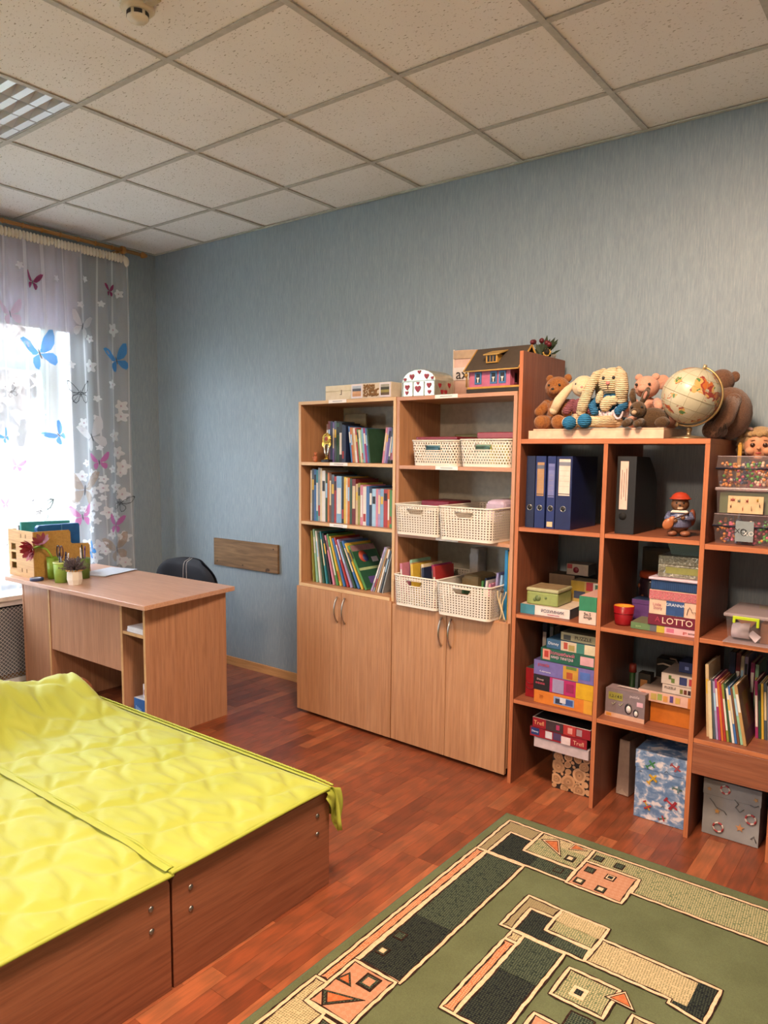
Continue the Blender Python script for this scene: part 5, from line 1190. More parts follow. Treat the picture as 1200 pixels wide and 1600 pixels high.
# berry arrangement behind the tall panel
o = thing('berry_arrangement', 'small pot of dark red artificial berries and leaves behind the tall panel', 'floral arrangement', at(FB, 0.648, 0.278, ZT), TH)
B().lathe([(0, 0), (0.024, 0), (0.028, 0.17), (0.022, 0.172), (0, 0.168)]).build('vase', plain('#cfc8b6', 0.5), o)
rr = random.Random(12)
for k in range(7):
    a = rr.uniform(0, 6.28); e = rr.uniform(0.5, 1.3); L = rr.uniform(0.05, 0.085); d = Vector((cos(a)*cos(e), sin(a)*cos(e)*0.6, sin(e))); p = Vector((-0.012, 0, 0.185))+d*L
    st = B().tube([(0, 0, 0.16), tuple(p)], 0.0015, 5).build('berry_stem', plain('#3a4426', 0.7), o); B().ell(tuple(p), (0.0125, 0.0125, 0.0125), 0, 12, 8).build('berry', plain('#5e1620', 0.35), st)
b = B()
for k in range(34):
    a = rr.uniform(0, 6.28); e = rr.uniform(0.0, 1.4); d = Vector((cos(a)*cos(e), sin(a)*cos(e)*0.6, sin(e))); L = rr.uniform(0.05, 0.115); s = d.orthogonal().normalized()*0.011; c0 = Vector((0, 0, 0.165)); i = len(b.v)
    b.v += [tuple(c0+d*L*0.35), tuple(c0+d*L*0.7+s), tuple(c0+d*L), tuple(c0+d*L*0.7-s)]; b.face((i, i+1, i+2, i+3))
b.build('leaves', plain('#2c3b26', 0.6), o)
B().lathe([(0, 0.0), (0.010, 0), (0.013, 0.012), (0.013, 0.014), (0, 0.016)], seg=12).build('sunflower_centre', plain('#1f1a14', 0.8), o, loc=(0.032, -0.02, 0.190), rot=(1.2, 0, 0.4)); petals(o, (0.032, -0.020, 0.190), (0.3, -0.8, 0.3), 10, 0.020, 0.010, plain('#c9a24a', 0.6), 'sunflower_petals', 0.2)
for k in range(5): B().tube([(0.05+k*0.005, -0.01, 0.165), (0.052+k*0.005, -0.014, 0.182), (0.056+k*0.005, -0.012, 0.175)], 0.002, 5).build('bow_loop', plain('#c9c4b4', 0.5), o)
# ============================================================ IN THE CUBE SHELVING
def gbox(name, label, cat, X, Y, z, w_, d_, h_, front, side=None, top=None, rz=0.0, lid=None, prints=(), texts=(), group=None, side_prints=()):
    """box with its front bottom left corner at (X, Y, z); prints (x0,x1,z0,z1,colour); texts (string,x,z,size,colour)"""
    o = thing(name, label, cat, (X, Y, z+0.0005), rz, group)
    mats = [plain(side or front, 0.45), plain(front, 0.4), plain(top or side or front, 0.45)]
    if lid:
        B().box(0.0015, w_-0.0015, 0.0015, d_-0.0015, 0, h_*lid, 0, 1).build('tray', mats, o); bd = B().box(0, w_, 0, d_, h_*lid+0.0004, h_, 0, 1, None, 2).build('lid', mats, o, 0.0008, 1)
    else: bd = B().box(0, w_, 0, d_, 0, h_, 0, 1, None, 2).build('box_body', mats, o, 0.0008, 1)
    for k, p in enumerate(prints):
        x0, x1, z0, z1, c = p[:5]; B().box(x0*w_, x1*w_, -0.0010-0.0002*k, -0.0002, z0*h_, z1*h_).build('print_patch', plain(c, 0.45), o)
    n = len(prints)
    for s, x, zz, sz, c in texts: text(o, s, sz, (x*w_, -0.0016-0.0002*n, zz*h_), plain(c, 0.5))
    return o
X1, X2, X3 = 3.240, 3.628, 4.0165     # left inner faces of the three columns
# --- ring binders
def binder(X, w_, label, col, lbl, Y=-0.452, plate=None):
    o = thing('ring_binder', label, 'binder', (X, Y, 1.1825), 0, 'blue ring binders in the cube shelf'); h_, d_ = 0.312, 0.278
    b = B(); b.box(0, w_, 0, 0.002, 0, h_); b.box(0, 0.0025, 0.002, d_, 0, h_); b.box(w_-0.0025, w_, 0.002, d_, 0, h_); c = b.build('cover', plain(col, 0.4), o)
    B().box(0.004, w_-0.004, 0.012, d_-0.012, 0.006, h_-0.012).build('papers', PAGE, o)
    B().tube([(w_/2+0.0115*cos(2*pi*k/16), -0.001, 0.088+0.0115*sin(2*pi*k/16)) for k in range(16)], 0.0016, 6, 0, True, True).build('finger_ring', CHROME, o)
    B().lathe([(0, 0.0003), (0.0105, 0.0003), (0.0105, -0.0002)][::-1], seg=16).build('finger_hole', BLACK, o, loc=(w_/2, -0.0004, 0.088), rot=(pi/2, 0, 0))
    if lbl:
        x0, x1, z0, z1, cc, tp = lbl; l = B().box(x0*w_, x1*w_, -0.0009, -0.0002, z0, z1).build('spine_label', plain(cc, 0.5), o)
        B().box(x0*w_, x1*w_, -0.0013, -0.0010, z1-0.028, z1-0.012).build('label_header', plain(tp, 0.5), l)
        for k in range(4): B().box(x0*w_+0.004, x1*w_-0.004, -0.0012, -0.0010, z1-0.05-k*0.022, z1-0.049-k*0.022).build('label_rule', plain('#9a8f88', 0.6), l)
        B().box(x0*w_, x1*w_, -0.0013, -0.0010, z0+0.006, z0+0.009).build('label_line', plain('#2b2b38', 0.5), l)
    return o
binder(3.258, 0.040, 'narrow dark blue ring binder without label, leftmost in the top left cube', '#1b2140', None)
binder(3.302, 0.046, 'blue ring binder with a tan spine label in the top left cube', '#1c2a60', (0.15, 0.85, 0.140, 0.285, '#a8825c', '#5d6474'))
b3 = binder(3.357, 0.036, 'thin blue ring binder with a lilac film label in the top left cube', '#232f66', (0.12, 0.9, 0.135, 0.280, '#6f74a8', '#5d6298'))
B().box(0.004, 0.030, -0.0025, -0.0003, 0.008, 0.030).build('price_sticker', plain('#c9b48c', 0.5), b3)
binder(3.398, 0.070, 'wide navy ring binder with a large white spine label in the top left cube', '#1a2350', (0.16, 0.88, 0.145, 0.300, '#d9c6ba', '#7b7f8c'))
# --- black magazine file
o = thing('magazine_file', 'black cardboard magazine file with a white label in the top middle cube', 'magazine file', (3.655, -0.440, 1.1825))
B().prism([(0, 0), (0.275, 0), (0.275, 0.20), (0.23, 0.26), (0.16, 0.312), (0, 0.315)], 0, 0.078, 'X').build('file_body', BLACK, o, 0.001, 1)
l = B().box(0.014, 0.047, -0.0009, -0.0002, 0.10, 0.295).build('spine_label', plain('#d9b9aa', 0.5), o)
for x, z0, z1 in ((0.021, 0.14, 0.26), (0.030, 0.15, 0.25), (0.039, 0.135, 0.265)): B().box(x, x+0.002, -0.0012, -0.0010, z0, z1).build('label_print', plain('#6b3b36', 0.6), l)
B().lathe([(0, 0.0003), (0.016, 0.0003), (0.016, -0.0002)][::-1], seg=18).build('finger_hole', plain('#050506', 0.8), o, loc=(0.030, -0.0004, 0.072), rot=(pi/2, 0, 0))
# --- ceramic bear playing a guitar
FUR = plain('#6e4a30', 0.5); CER = plain('#8a5a42', 0.4)
o = thing('bear_figurine', 'ceramic bear in red cap and blue coat playing a small guitar', 'figurine', (3.885, -0.355, 1.1825), 0.25)
B().ell((0, 0, 0.055), (0.042, 0.036, 0.045), 0).build('body', FUR, o)
t = NT('tartan_glaze'); wv = t.n('ShaderNodeTexWave'); wv.inputs['Scale'].default_value = 55; t.l(t.coord(), wv.inputs[0]); w2 = t.n('ShaderNodeTexWave', bands_direction='Z'); w2.inputs['Scale'].default_value = 55; t.l(t.coord(), w2.inputs[0])
TART = t.set(0.35, 0.5, 0, t.mix(t.math('MAXIMUM', t.math('GREATER_THAN', wv.outputs['Fac'], 0.85), t.math('GREATER_THAN', w2.outputs['Fac'], 0.85)), '#27304f', '#8d93b5'))
B().lathe([(0.041, 0.035), (0.046, 0.040), (0.045, 0.062), (0.036, 0.088), (0.024, 0.100), (0.0, 0.101)]).build('coat', TART, o)
b = B(); b.ell((0, -0.002, 0.127), (0.034, 0.030, 0.030)); b.ell((0, -0.027, 0.119), (0.014, 0.012, 0.011)); b.build('head', FUR, o)
B().ell((0, -0.037, 0.124), (0.005, 0.004, 0.004), 0, 8, 6).build('nose', BLACK, o); B().ell((0.002, -0.034, 0.113), (0.012, 0.006, 0.006), 0, 10, 6).build('muzzle', plain('#c9a88c', 0.5), o)
for s in (-1, 1):
    B().ell((s*0.013, -0.030, 0.134), (0.0032, 0.003, 0.0035), 0, 8, 6).build('eye', BLACK, o); B().ell((s*0.026, 0.004, 0.150), (0.009, 0.006, 0.009), 0, 10, 6).build('ear', FUR, o)
    B().ell((s*0.024, -0.018, 0.012), (0.020, 0.026, 0.012), 0, 12, 8).build('foot', CER, o)
    B().tube([(s*0.036, -0.004, 0.090), (s*0.046, -0.024, 0.072), (s*0.018, -0.046, 0.070+0.006*s)], [0.012, 0.011, 0.009], 8).build('arm', TART, o); B().ell((s*0.014, -0.048, 0.070+0.006*s), (0.009, 0.008, 0.008), 0, 8, 6).build('paw', FUR, o)
B().lathe([(0.0, 0.176), (0.018, 0.173), (0.030, 0.163), (0.036, 0.152), (0.042, 0.150), (0.040, 0.147), (0.0, 0.147)][::-1]).build('cap', plain('#a83a24', 0.4), o)
B().prism([(-0.035, 0.094), (0.035, 0.094), (0.028, 0.104), (-0.028, 0.104)], -0.036, -0.018, 'Y').build('collar', plain('#d8cfc4', 0.5), o, 0.003)
gt = B(); gt.ell((-0.040, -0.046, 0.050), (0.020, 0.007, 0.024), 0, 14, 8, (0, 0.6, 0)); gt.ell((-0.026, -0.046, 0.066), (0.014, 0.007, 0.016), 0, 12, 8, (0, 0.6, 0)); gt.build('guitar_body', plain('#a5623a', 0.35), o)
B().tube([(-0.02, -0.050, 0.070), (0.036, -0.052, 0.098)], 0.0035, 6).build('guitar_neck', plain('#4a2f20', 0.4), o)
B().ell((0.046, 0.010, 0.075), (0.014, 0.020, 0.034), 0, 10, 8).build('backpack', plain('#7d4330', 0.5), o)

# --- top left middle row: tins and boxes (z 0.793)
Z = 0.793
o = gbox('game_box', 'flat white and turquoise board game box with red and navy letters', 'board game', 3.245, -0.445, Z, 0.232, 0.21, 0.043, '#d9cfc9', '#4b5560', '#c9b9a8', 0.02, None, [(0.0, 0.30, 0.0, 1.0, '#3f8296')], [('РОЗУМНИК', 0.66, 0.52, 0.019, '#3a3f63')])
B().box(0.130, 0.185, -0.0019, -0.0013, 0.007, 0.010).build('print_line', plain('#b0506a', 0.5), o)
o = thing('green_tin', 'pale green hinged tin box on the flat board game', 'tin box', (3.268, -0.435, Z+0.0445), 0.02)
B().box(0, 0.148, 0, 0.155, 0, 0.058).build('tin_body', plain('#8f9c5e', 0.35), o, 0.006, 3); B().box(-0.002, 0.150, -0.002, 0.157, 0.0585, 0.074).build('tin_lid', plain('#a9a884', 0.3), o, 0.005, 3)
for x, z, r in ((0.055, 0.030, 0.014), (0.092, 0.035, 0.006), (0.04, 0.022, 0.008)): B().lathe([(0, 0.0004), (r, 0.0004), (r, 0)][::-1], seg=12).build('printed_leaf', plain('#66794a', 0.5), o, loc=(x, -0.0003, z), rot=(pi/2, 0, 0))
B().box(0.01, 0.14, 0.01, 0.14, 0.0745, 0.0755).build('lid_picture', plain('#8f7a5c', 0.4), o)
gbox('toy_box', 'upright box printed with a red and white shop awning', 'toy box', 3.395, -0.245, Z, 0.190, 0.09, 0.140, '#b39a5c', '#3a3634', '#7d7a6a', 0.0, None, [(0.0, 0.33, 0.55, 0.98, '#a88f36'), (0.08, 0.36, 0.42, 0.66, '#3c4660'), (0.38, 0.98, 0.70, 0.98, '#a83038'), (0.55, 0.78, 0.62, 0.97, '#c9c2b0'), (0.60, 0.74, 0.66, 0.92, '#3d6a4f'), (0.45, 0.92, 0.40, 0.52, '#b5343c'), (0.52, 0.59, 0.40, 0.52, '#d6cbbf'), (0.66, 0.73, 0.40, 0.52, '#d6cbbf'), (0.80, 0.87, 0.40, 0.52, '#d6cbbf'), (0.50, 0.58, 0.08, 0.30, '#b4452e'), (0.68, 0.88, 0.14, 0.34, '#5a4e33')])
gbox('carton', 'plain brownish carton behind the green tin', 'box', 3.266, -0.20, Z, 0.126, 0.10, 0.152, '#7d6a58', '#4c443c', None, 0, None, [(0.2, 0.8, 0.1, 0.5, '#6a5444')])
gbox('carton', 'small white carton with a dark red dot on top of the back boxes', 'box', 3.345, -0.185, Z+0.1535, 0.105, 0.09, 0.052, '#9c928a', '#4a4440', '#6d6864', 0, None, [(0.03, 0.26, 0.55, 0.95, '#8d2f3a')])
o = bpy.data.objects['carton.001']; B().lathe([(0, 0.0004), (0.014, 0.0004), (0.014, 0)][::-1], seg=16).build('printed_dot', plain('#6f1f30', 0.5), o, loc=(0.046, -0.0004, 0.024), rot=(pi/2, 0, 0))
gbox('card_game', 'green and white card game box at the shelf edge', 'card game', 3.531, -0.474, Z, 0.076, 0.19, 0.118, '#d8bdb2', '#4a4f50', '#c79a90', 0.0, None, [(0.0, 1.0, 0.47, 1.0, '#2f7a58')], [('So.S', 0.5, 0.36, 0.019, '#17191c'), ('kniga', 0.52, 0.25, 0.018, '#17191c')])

# --- middle column, z 0.793
o = thing('plastic_cup', 'red plastic cup with a yellow inside', 'cup', (3.686, -0.372, Z+0.0005))
B().lathe([(0, 0.0), (0.034, 0.0), (0.0355, 0.01), (0.043, 0.080), (0.041, 0.081), (0.034, 0.012), (0, 0.012)], seg=28).build('cup_body', plain('#8f1620', 0.25), o)
B().lathe([(0, 0.0125), (0.033, 0.0125), (0.0400, 0.0795), (0.0392, 0.0795), (0.032, 0.0135), (0, 0.0135)], seg=28).build('cup_lining', plain('#c98f2c', 0.4), o)
B().lathe([(0.0405, 0.05), (0.0418, 0.051), (0.0418, 0.053), (0.0409, 0.054)], seg=28).build('cup_ridge', plain('#8f1620', 0.25), o)
gbox('plastic_bin', 'purple plastic bin behind the red cup', 'box', 3.690, -0.290, Z, 0.085, 0.09, 0.098, '#5d3d78', '#4b3062', '#2f3f63', 0, 0.8)
o = thing('glass_jar', 'dark jar with a red lid at the back of the middle cube', 'jar', (3.725, -0.145, Z+0.0005)); B().lathe([(0, 0), (0.050, 0.0), (0.052, 0.02), (0.052, 0.16), (0.046, 0.175), (0, 0.175)], seg=24).build('jar_body', plain('#2c1f2a', 0.2), o); B().lathe([(0, 0.1755), (0.052, 0.1755), (0.053, 0.185), (0.050, 0.200), (0, 0.201)], seg=24).build('jar_lid', plain('#8f3a22', 0.4), o)
b = B(); 
for k in range(14): a = k*2.4; b.ell((0.05*cos(a), 0.05*sin(a), 0.03+0.009*k), (0.009, 0.009, 0.011), 0, 7, 5)
b.build('jar_pattern', plain('#7d4a2a', 0.5), o)
o = gbox('paper_bag', 'dark patterned paper bag standing at the back of the middle cube', 'bag', 3.660, -0.088, Z, 0.19, 0.034, 0.300, '#3b3324', '#2d261c', None, 0, None, [(0.05, 0.5, 0.55, 0.95, '#4d442c'), (0.5, 0.95, 0.3, 0.7, '#273a3d'), (0.1, 0.55, 0.1, 0.4, '#5a4a2a')])
gbox('game_box', 'flat green and pink picture game box at the bottom of the stack', 'board game', 3.733, -0.420, Z, 0.262, 0.24, 0.028, '#5f7d54', '#4b4a44', '#6d6a4c', 0.0, None, [(0.30, 0.42, 0, 1, '#5a5c63'), (0.40, 0.55, 0.0, 1.0, '#b9a637'), (0.52, 1.0, 0.0, 1.0, '#d8a9ae'), (0.55, 0.66, 0.2, 0.8, '#c26a86')], [('go', 0.82, 0.5, 0.016, '#b0413a'), ('oma', 0.91, 0.45, 0.014, '#20232a'), ('zoo', 0.12, 0.5, 0.014, '#a8c48a')])
gbox('game_box', 'dark red LOTTO game box in the stack of the middle cube', 'board game', 3.803, -0.425, Z+0.0295, 0.191, 0.22, 0.044, '#6b1c34', '#4d1628', '#5d1a30', 0.0, None, [], [('LOTTO', 0.60, 0.5, 0.036, '#e6cfb8'), ('A', 0.20, 0.55, 0.030, '#a83a50')])
gbox('game_box', 'pink lattice and white board game box with a blue centre label', 'board game', 3.804, -0.425, Z+0.0745, 0.190, 0.22, 0.098, '#d8b7a0', '#b09078', '#c9a894', 0.0, 0.62, [(0.36, 0.72, 0.02, 0.60, '#2b4a7d'), (0.0, 1.0, 0.62, 0.98, '#b5606a')], [('GRANNA', 0.54, 0.45, 0.017, '#d8dfea'), ('Little', 0.17, 0.40, 0.016, '#a3566a'), ('Story', 0.19, 0.26, 0.016, '#a3566a')])
o = [x for x in bpy.data.objects if x.get('label', '').startswith('pink lattice')][0]
for k in range(9):
    for s in (0, 1):
        cx = 0.012+k*0.0208; cz = 0.0685+s*0.016
        B().tube([(cx-0.008, -0.0018, cz), (cx, -0.0018, cz+0.007), (cx+0.008, -0.0018, cz), (cx, -0.0018, cz-0.007)], 0.0008, 4, 0, True, True).build('lattice_diamond', plain('#d9b3a6', 0.5), o)
pts = [(0.148, 0.012), (0.152, 0.034), (0.158, 0.044), (0.163, 0.036), (0.168, 0.024), (0.180, 0.026), (0.182, 0.012)]
B().tube([(p[0], -0.0018, p[1]) for p in pts], 0.0010, 4).build('horse_drawing', plain('#3a2a26', 0.5), o)
o = thing('lidded_box', 'dark blue plastic box with a pale lid in the stack', 'box', (3.800, -0.425, Z+0.1735)); B().box(0.006, 0.190, 0.004, 0.21, 0, 0.040).build('box_body', plain('#1f3a63', 0.35), o, 0.003, 2); B().box(-0.002, 0.1955, -0.004, 0.216, 0.0405, 0.050).build('lid', plain('#c9b6c4', 0.35), o, 0.003, 2)
for k in range(24): B().box(0.012+k*0.0075, 0.0145+k*0.0075, 0.0028, 0.0038, 0.004, 0.034).build('rib', plain('#2a4a78', 0.35), o)
t = NT('crinkled_clear_film'); n = t.noise(t.coord(scale=(60, 60, 60)), 1, 3, 0.6, 1.5); t.bump(n, 0.9, 0.004); t.b.inputs['Transmission Weight'].default_value = 0.15; FILM = t.set(0.18, 0.6, 0.35, t.ramp(n, [(0.35, '#6e6d60'), (0.55, '#93917f'), (0.75, '#d5d3c6')]))
o = thing('film_wrapped_box', 'film-wrapped clear box with olive filling near the top of the stack', 'box', (3.825, -0.40, Z+0.225)); B().box(0, 0.168, 0, 0.18, 0.0, 0.050).build('wrapped_tray', FILM, o, 0.003, 2); B().box(0, 0.168, 0, 0.18, 0.0505, 0.086).build('wrapped_lid', FILM, o, 0.003, 2); B().box(0.03, 0.165, -0.0012, -0.0003, 0.016, 0.042).build('olive_label', plain('#7f8044', 0.5), o)
# grey-green perforated basket
o = thing('perforated_basket', 'small grey-green perforated basket on top of the stack', 'basket', (3.839, -0.36, Z+0.3115))
GB = rattan('grey_green_lattice', 150, 150, 0.25, 0.25, True); GB.node_tree.nodes['Principled BSDF'].inputs['Base Color'].default_value = lin('#74867a')
b = B(); w0, w1, d0, d1, hh = 0.105, 0.150, 0.08, 0.11, 0.066
R0 = [(0.02, 0.015), (0.02+w0, 0.015), (0.02+w0, 0.015+d0), (0.02, 0.015+d0)]; R1 = [(0, 0), (w1, 0), (w1, d1), (0, d1)]
b.v = [(*p, 0) for p in R0]+[(*p, hh) for p in R1]
for k in range(4): b.face((k, (k+1) % 4, 4+(k+1) % 4, 4+k))
me = b.mesh('basket_wall', GB); ul = me.uv_layers.new(name='UVMap')
for p in me.polygons:
    for li, v_ in zip(p.loop_indices, p.vertices):
        q = me.vertices[v_].co; ul.data[li].uv = (q.x+q.y, q.z+0.013)
wo = link('basket_wall', me, o); sm = wo.modifiers.new('thickness', 'SOLIDIFY'); sm.thickness = 0.0015
B().box(0.02, 0.02+w0, 0.015, 0.015+d0, 0, 0.002).build('basket_floor', plain('#74867a', 0.5), o); B().tube([(*p, hh) for p in R1], 0.003, 6, 0, True, True).build('rim', plain('#74867a', 0.5), o)

# --- right column, clear tub (z 0.810)
t = NT('clear_plastic'); tr = t.n('ShaderNodeBsdfTransparent'); tr.inputs[0].default_value = (0.95, 0.93, 0.94, 1); mx = t.n('ShaderNodeMixShader'); mx.inputs[0].default_value = 0.09; t.set(0.12, 0.6, 0, '#cfc3c6'); t.l(tr.outputs[0], mx.inputs[1]); t.l(t.b.outputs[0], mx.inputs[2]); t.l(mx.outputs[0], t.out.inputs[0]); CLEAR = t.m
t = NT('frosted_plastic'); tr = t.n('ShaderNodeBsdfTransparent'); mx = t.n('ShaderNodeMixShader'); mx.inputs[0].default_value = 0.42; t.set(0.25, 0.6, 0, '#c4b2b6'); t.l(tr.outputs[0], mx.inputs[1]); t.l(t.b.outputs[0], mx.inputs[2]); t.l(mx.outputs[0], t.out.inputs[0]); FROST = t.m
def tub(b, w0, d0, w1, d1, h_, t_=0.0018):
    """open thin-walled tub, centred in x"""
    q0 = [(-w0/2, (d1-d0)/2), (w0/2, (d1-d0)/2), (w0/2, (d1+d0)/2), (-w0/2, (d1+d0)/2)]; q1 = [(-w1/2, 0), (w1/2, 0), (w1/2, d1), (-w1/2, d1)]
    i = len(b.v); b.v += [(*p, 0) for p in q0]+[(*p, h_) for p in q1]; b.face((i+3, i+2, i+1, i))
    for k in range(4): b.face((i+k, i+(k+1) % 4, i+4+(k+1) % 4, i+4+k))
    return b
o = thing('clear_tub', 'clear plastic tub with lime green clips holding paper', 'plastic tub', (4.190, -0.482, 0.8105))
tw = tub(B(), 0.150, 0.22, 0.166, 0.25, 0.098).build('tub_wall', CLEAR, o)
B().box(-0.092, 0.092, -0.006, 0.256, 0.0985, 0.112).build('tub_lid', FROST, o, 0.004, 2); B().box(-0.090, 0.088, -0.004, 0.10, 0.0001, 0.003).build('base_rim', FROST, o)
LIMEP = plain('#a9c01f', 0.35)
b = B(); b.box(-0.058, 0.032, -0.012, -0.0065, 0.094, 0.105); b.box(-0.058, -0.048, -0.012, -0.0065, 0.078, 0.094); b.box(0.022, 0.032, -0.012, -0.0065, 0.070, 0.094); b.build('clip', LIMEP, o, 0.002, 2)
B().box(-0.02, 0.06, 0.2565, 0.262, 0.092, 0.106).build('clip', LIMEP, o, 0.002, 2)
o2 = thing('paper_cone', 'white paper scraps and roll inside the clear tub', 'paper', (4.165, -0.455, 0.8135))
b = B(); b.grid(16, 1, lambda u, v2: (-0.045+0.062*v2, 0.034+(0.028+0.004*v2)*cos(u*5.6+0.4), 0.034+0.004*v2+(0.028+0.004*v2)*sin(u*5.6+0.4))); pc = b.build('paper_roll', plain('#cdbfc2', 0.7), o2); sm = pc.modifiers.new('thickness', 'SOLIDIFY'); sm.thickness = 0.001
b = B(); b.v = [(0.012, 0.006, 0.030), (0.040, 0.004, 0.002), (0.058, 0.008, 0.026), (0.028, 0.010, 0.046)]; b.face((0, 1, 2, 3)); ps = b.build('paper_scrap', plain('#cdbfc2', 0.7), o2); sm = ps.modifiers.new('thickness', 'SOLIDIFY'); sm.thickness = 0.001
b = B(); b.v = [(-0.045, 0.05, 0.082), (0.035, 0.05, 0.082), (0.030, 0.02, 0.066), (0.0, 0.012, 0.034), (-0.01, 0.02, 0.06)]; b.face((0, 1, 2, 3, 4)); ps = b.build('cardboard_sheet', plain('#a8795c', 0.7), o2); sm = ps.modifiers.new('thickness', 'SOLIDIFY'); sm.thickness = 0.001
gbox('cardboard_piece', 'folded brown cardboard at the right inside the clear tub', 'cardboard', 4.218, -0.440, 0.8135, 0.035, 0.12, 0.075, '#8a5c40', '#7a5038')

# --- left column, z 0.400: puzzle stack
Z = 0.400; ST = 3.325
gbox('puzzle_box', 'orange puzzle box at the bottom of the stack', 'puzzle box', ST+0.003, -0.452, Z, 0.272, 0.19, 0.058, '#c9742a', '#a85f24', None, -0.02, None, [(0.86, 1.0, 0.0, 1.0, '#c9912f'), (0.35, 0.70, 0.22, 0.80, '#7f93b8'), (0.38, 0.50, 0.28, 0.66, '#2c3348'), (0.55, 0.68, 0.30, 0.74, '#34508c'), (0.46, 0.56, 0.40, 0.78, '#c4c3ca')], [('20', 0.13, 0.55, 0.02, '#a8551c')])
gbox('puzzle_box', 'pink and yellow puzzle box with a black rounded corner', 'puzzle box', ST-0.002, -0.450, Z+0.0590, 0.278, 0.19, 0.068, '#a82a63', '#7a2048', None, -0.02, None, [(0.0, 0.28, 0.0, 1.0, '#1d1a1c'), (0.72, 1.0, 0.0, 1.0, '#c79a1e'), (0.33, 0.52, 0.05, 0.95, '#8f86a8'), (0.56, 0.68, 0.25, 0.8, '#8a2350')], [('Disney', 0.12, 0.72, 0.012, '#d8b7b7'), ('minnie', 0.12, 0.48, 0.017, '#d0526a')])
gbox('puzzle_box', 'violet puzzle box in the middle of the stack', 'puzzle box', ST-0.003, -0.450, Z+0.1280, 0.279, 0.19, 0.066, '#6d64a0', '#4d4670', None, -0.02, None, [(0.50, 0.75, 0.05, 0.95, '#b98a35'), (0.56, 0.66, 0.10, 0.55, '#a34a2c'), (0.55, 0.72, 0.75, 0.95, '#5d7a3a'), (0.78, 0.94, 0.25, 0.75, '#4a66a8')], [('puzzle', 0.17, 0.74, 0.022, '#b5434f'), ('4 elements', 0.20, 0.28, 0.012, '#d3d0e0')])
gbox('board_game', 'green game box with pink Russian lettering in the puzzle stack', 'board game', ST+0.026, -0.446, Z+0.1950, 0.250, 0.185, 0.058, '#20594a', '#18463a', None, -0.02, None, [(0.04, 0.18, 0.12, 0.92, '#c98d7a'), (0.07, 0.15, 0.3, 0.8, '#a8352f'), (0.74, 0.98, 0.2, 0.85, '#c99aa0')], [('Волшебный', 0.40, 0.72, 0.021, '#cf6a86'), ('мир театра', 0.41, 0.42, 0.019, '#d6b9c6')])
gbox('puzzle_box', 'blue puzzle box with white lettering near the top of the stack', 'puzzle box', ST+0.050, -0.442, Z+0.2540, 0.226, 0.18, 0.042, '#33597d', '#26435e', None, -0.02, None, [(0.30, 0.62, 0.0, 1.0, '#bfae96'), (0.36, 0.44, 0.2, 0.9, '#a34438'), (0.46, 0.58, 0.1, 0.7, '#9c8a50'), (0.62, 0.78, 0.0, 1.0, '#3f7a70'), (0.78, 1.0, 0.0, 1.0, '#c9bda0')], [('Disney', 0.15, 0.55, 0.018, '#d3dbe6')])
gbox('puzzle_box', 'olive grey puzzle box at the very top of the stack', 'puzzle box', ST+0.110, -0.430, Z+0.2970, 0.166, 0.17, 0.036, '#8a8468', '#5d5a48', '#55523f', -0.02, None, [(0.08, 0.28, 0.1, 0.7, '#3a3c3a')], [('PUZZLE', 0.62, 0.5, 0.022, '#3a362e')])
o = gbox('gift_bag', 'small red gift bag beside the puzzle stack', 'gift bag', 3.262, -0.405, Z, 0.052, 0.12, 0.135, '#8f1a24', '#74141d', '#2e3f38', 0.0)
for z in (0.05, 0.075): B().tube([(0.002+0.048*k/8, -0.0015, z-0.012*sin(pi*k/8)) for k in range(9)], 0.0014, 5).build('bag_cord', plain('#6d0f1a', 0.5), o)
book(frame_m(None, 3.258, -0.235, Z, 0, 0.022), 0.022, 0.335, 0.14, 'navy', 'tall navy book behind the red gift bag', 'books behind the puzzle stack', ('white', .2, .8))
book(frame_m(None, 3.285, -0.215, Z, 0, 0.020), 0.020, 0.325, 0.14, 'dark green', 'dark green book behind the red gift bag, second from the left', 'books behind the puzzle stack', ('grey', .1, .9))
book(frame_m(None, 3.309, -0.215, Z, 0, 0.026), 0.026, 0.30, 0.14, 'black', 'black book behind the puzzle stack, third from the left', 'books behind the puzzle stack')

# --- middle column, z 0.400
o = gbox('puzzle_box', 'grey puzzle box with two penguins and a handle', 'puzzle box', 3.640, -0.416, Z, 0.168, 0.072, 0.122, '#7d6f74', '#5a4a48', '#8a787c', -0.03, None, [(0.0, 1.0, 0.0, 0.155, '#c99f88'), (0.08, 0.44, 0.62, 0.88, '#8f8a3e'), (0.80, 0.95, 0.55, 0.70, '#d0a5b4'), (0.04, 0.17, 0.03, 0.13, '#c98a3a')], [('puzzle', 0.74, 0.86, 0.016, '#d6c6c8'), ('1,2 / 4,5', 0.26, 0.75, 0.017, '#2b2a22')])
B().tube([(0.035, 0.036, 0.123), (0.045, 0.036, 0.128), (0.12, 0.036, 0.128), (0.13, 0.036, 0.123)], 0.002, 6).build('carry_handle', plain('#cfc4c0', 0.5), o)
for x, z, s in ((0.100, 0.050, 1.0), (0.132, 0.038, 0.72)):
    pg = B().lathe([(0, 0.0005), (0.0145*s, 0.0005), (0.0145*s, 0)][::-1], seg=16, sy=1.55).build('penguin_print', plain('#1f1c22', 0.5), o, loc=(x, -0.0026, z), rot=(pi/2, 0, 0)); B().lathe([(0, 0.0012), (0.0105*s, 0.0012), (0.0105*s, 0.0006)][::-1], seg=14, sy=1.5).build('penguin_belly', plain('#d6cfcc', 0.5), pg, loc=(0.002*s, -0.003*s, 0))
for x in (0.035, 0.066): B().tube([(x-0.006, -0.0028, 0.062), (x, -0.0028, 0.055), (x+0.009, -0.0028, 0.068)], 0.0012, 5).build('tick_mark', plain('#a9ac8a', 0.5), o)
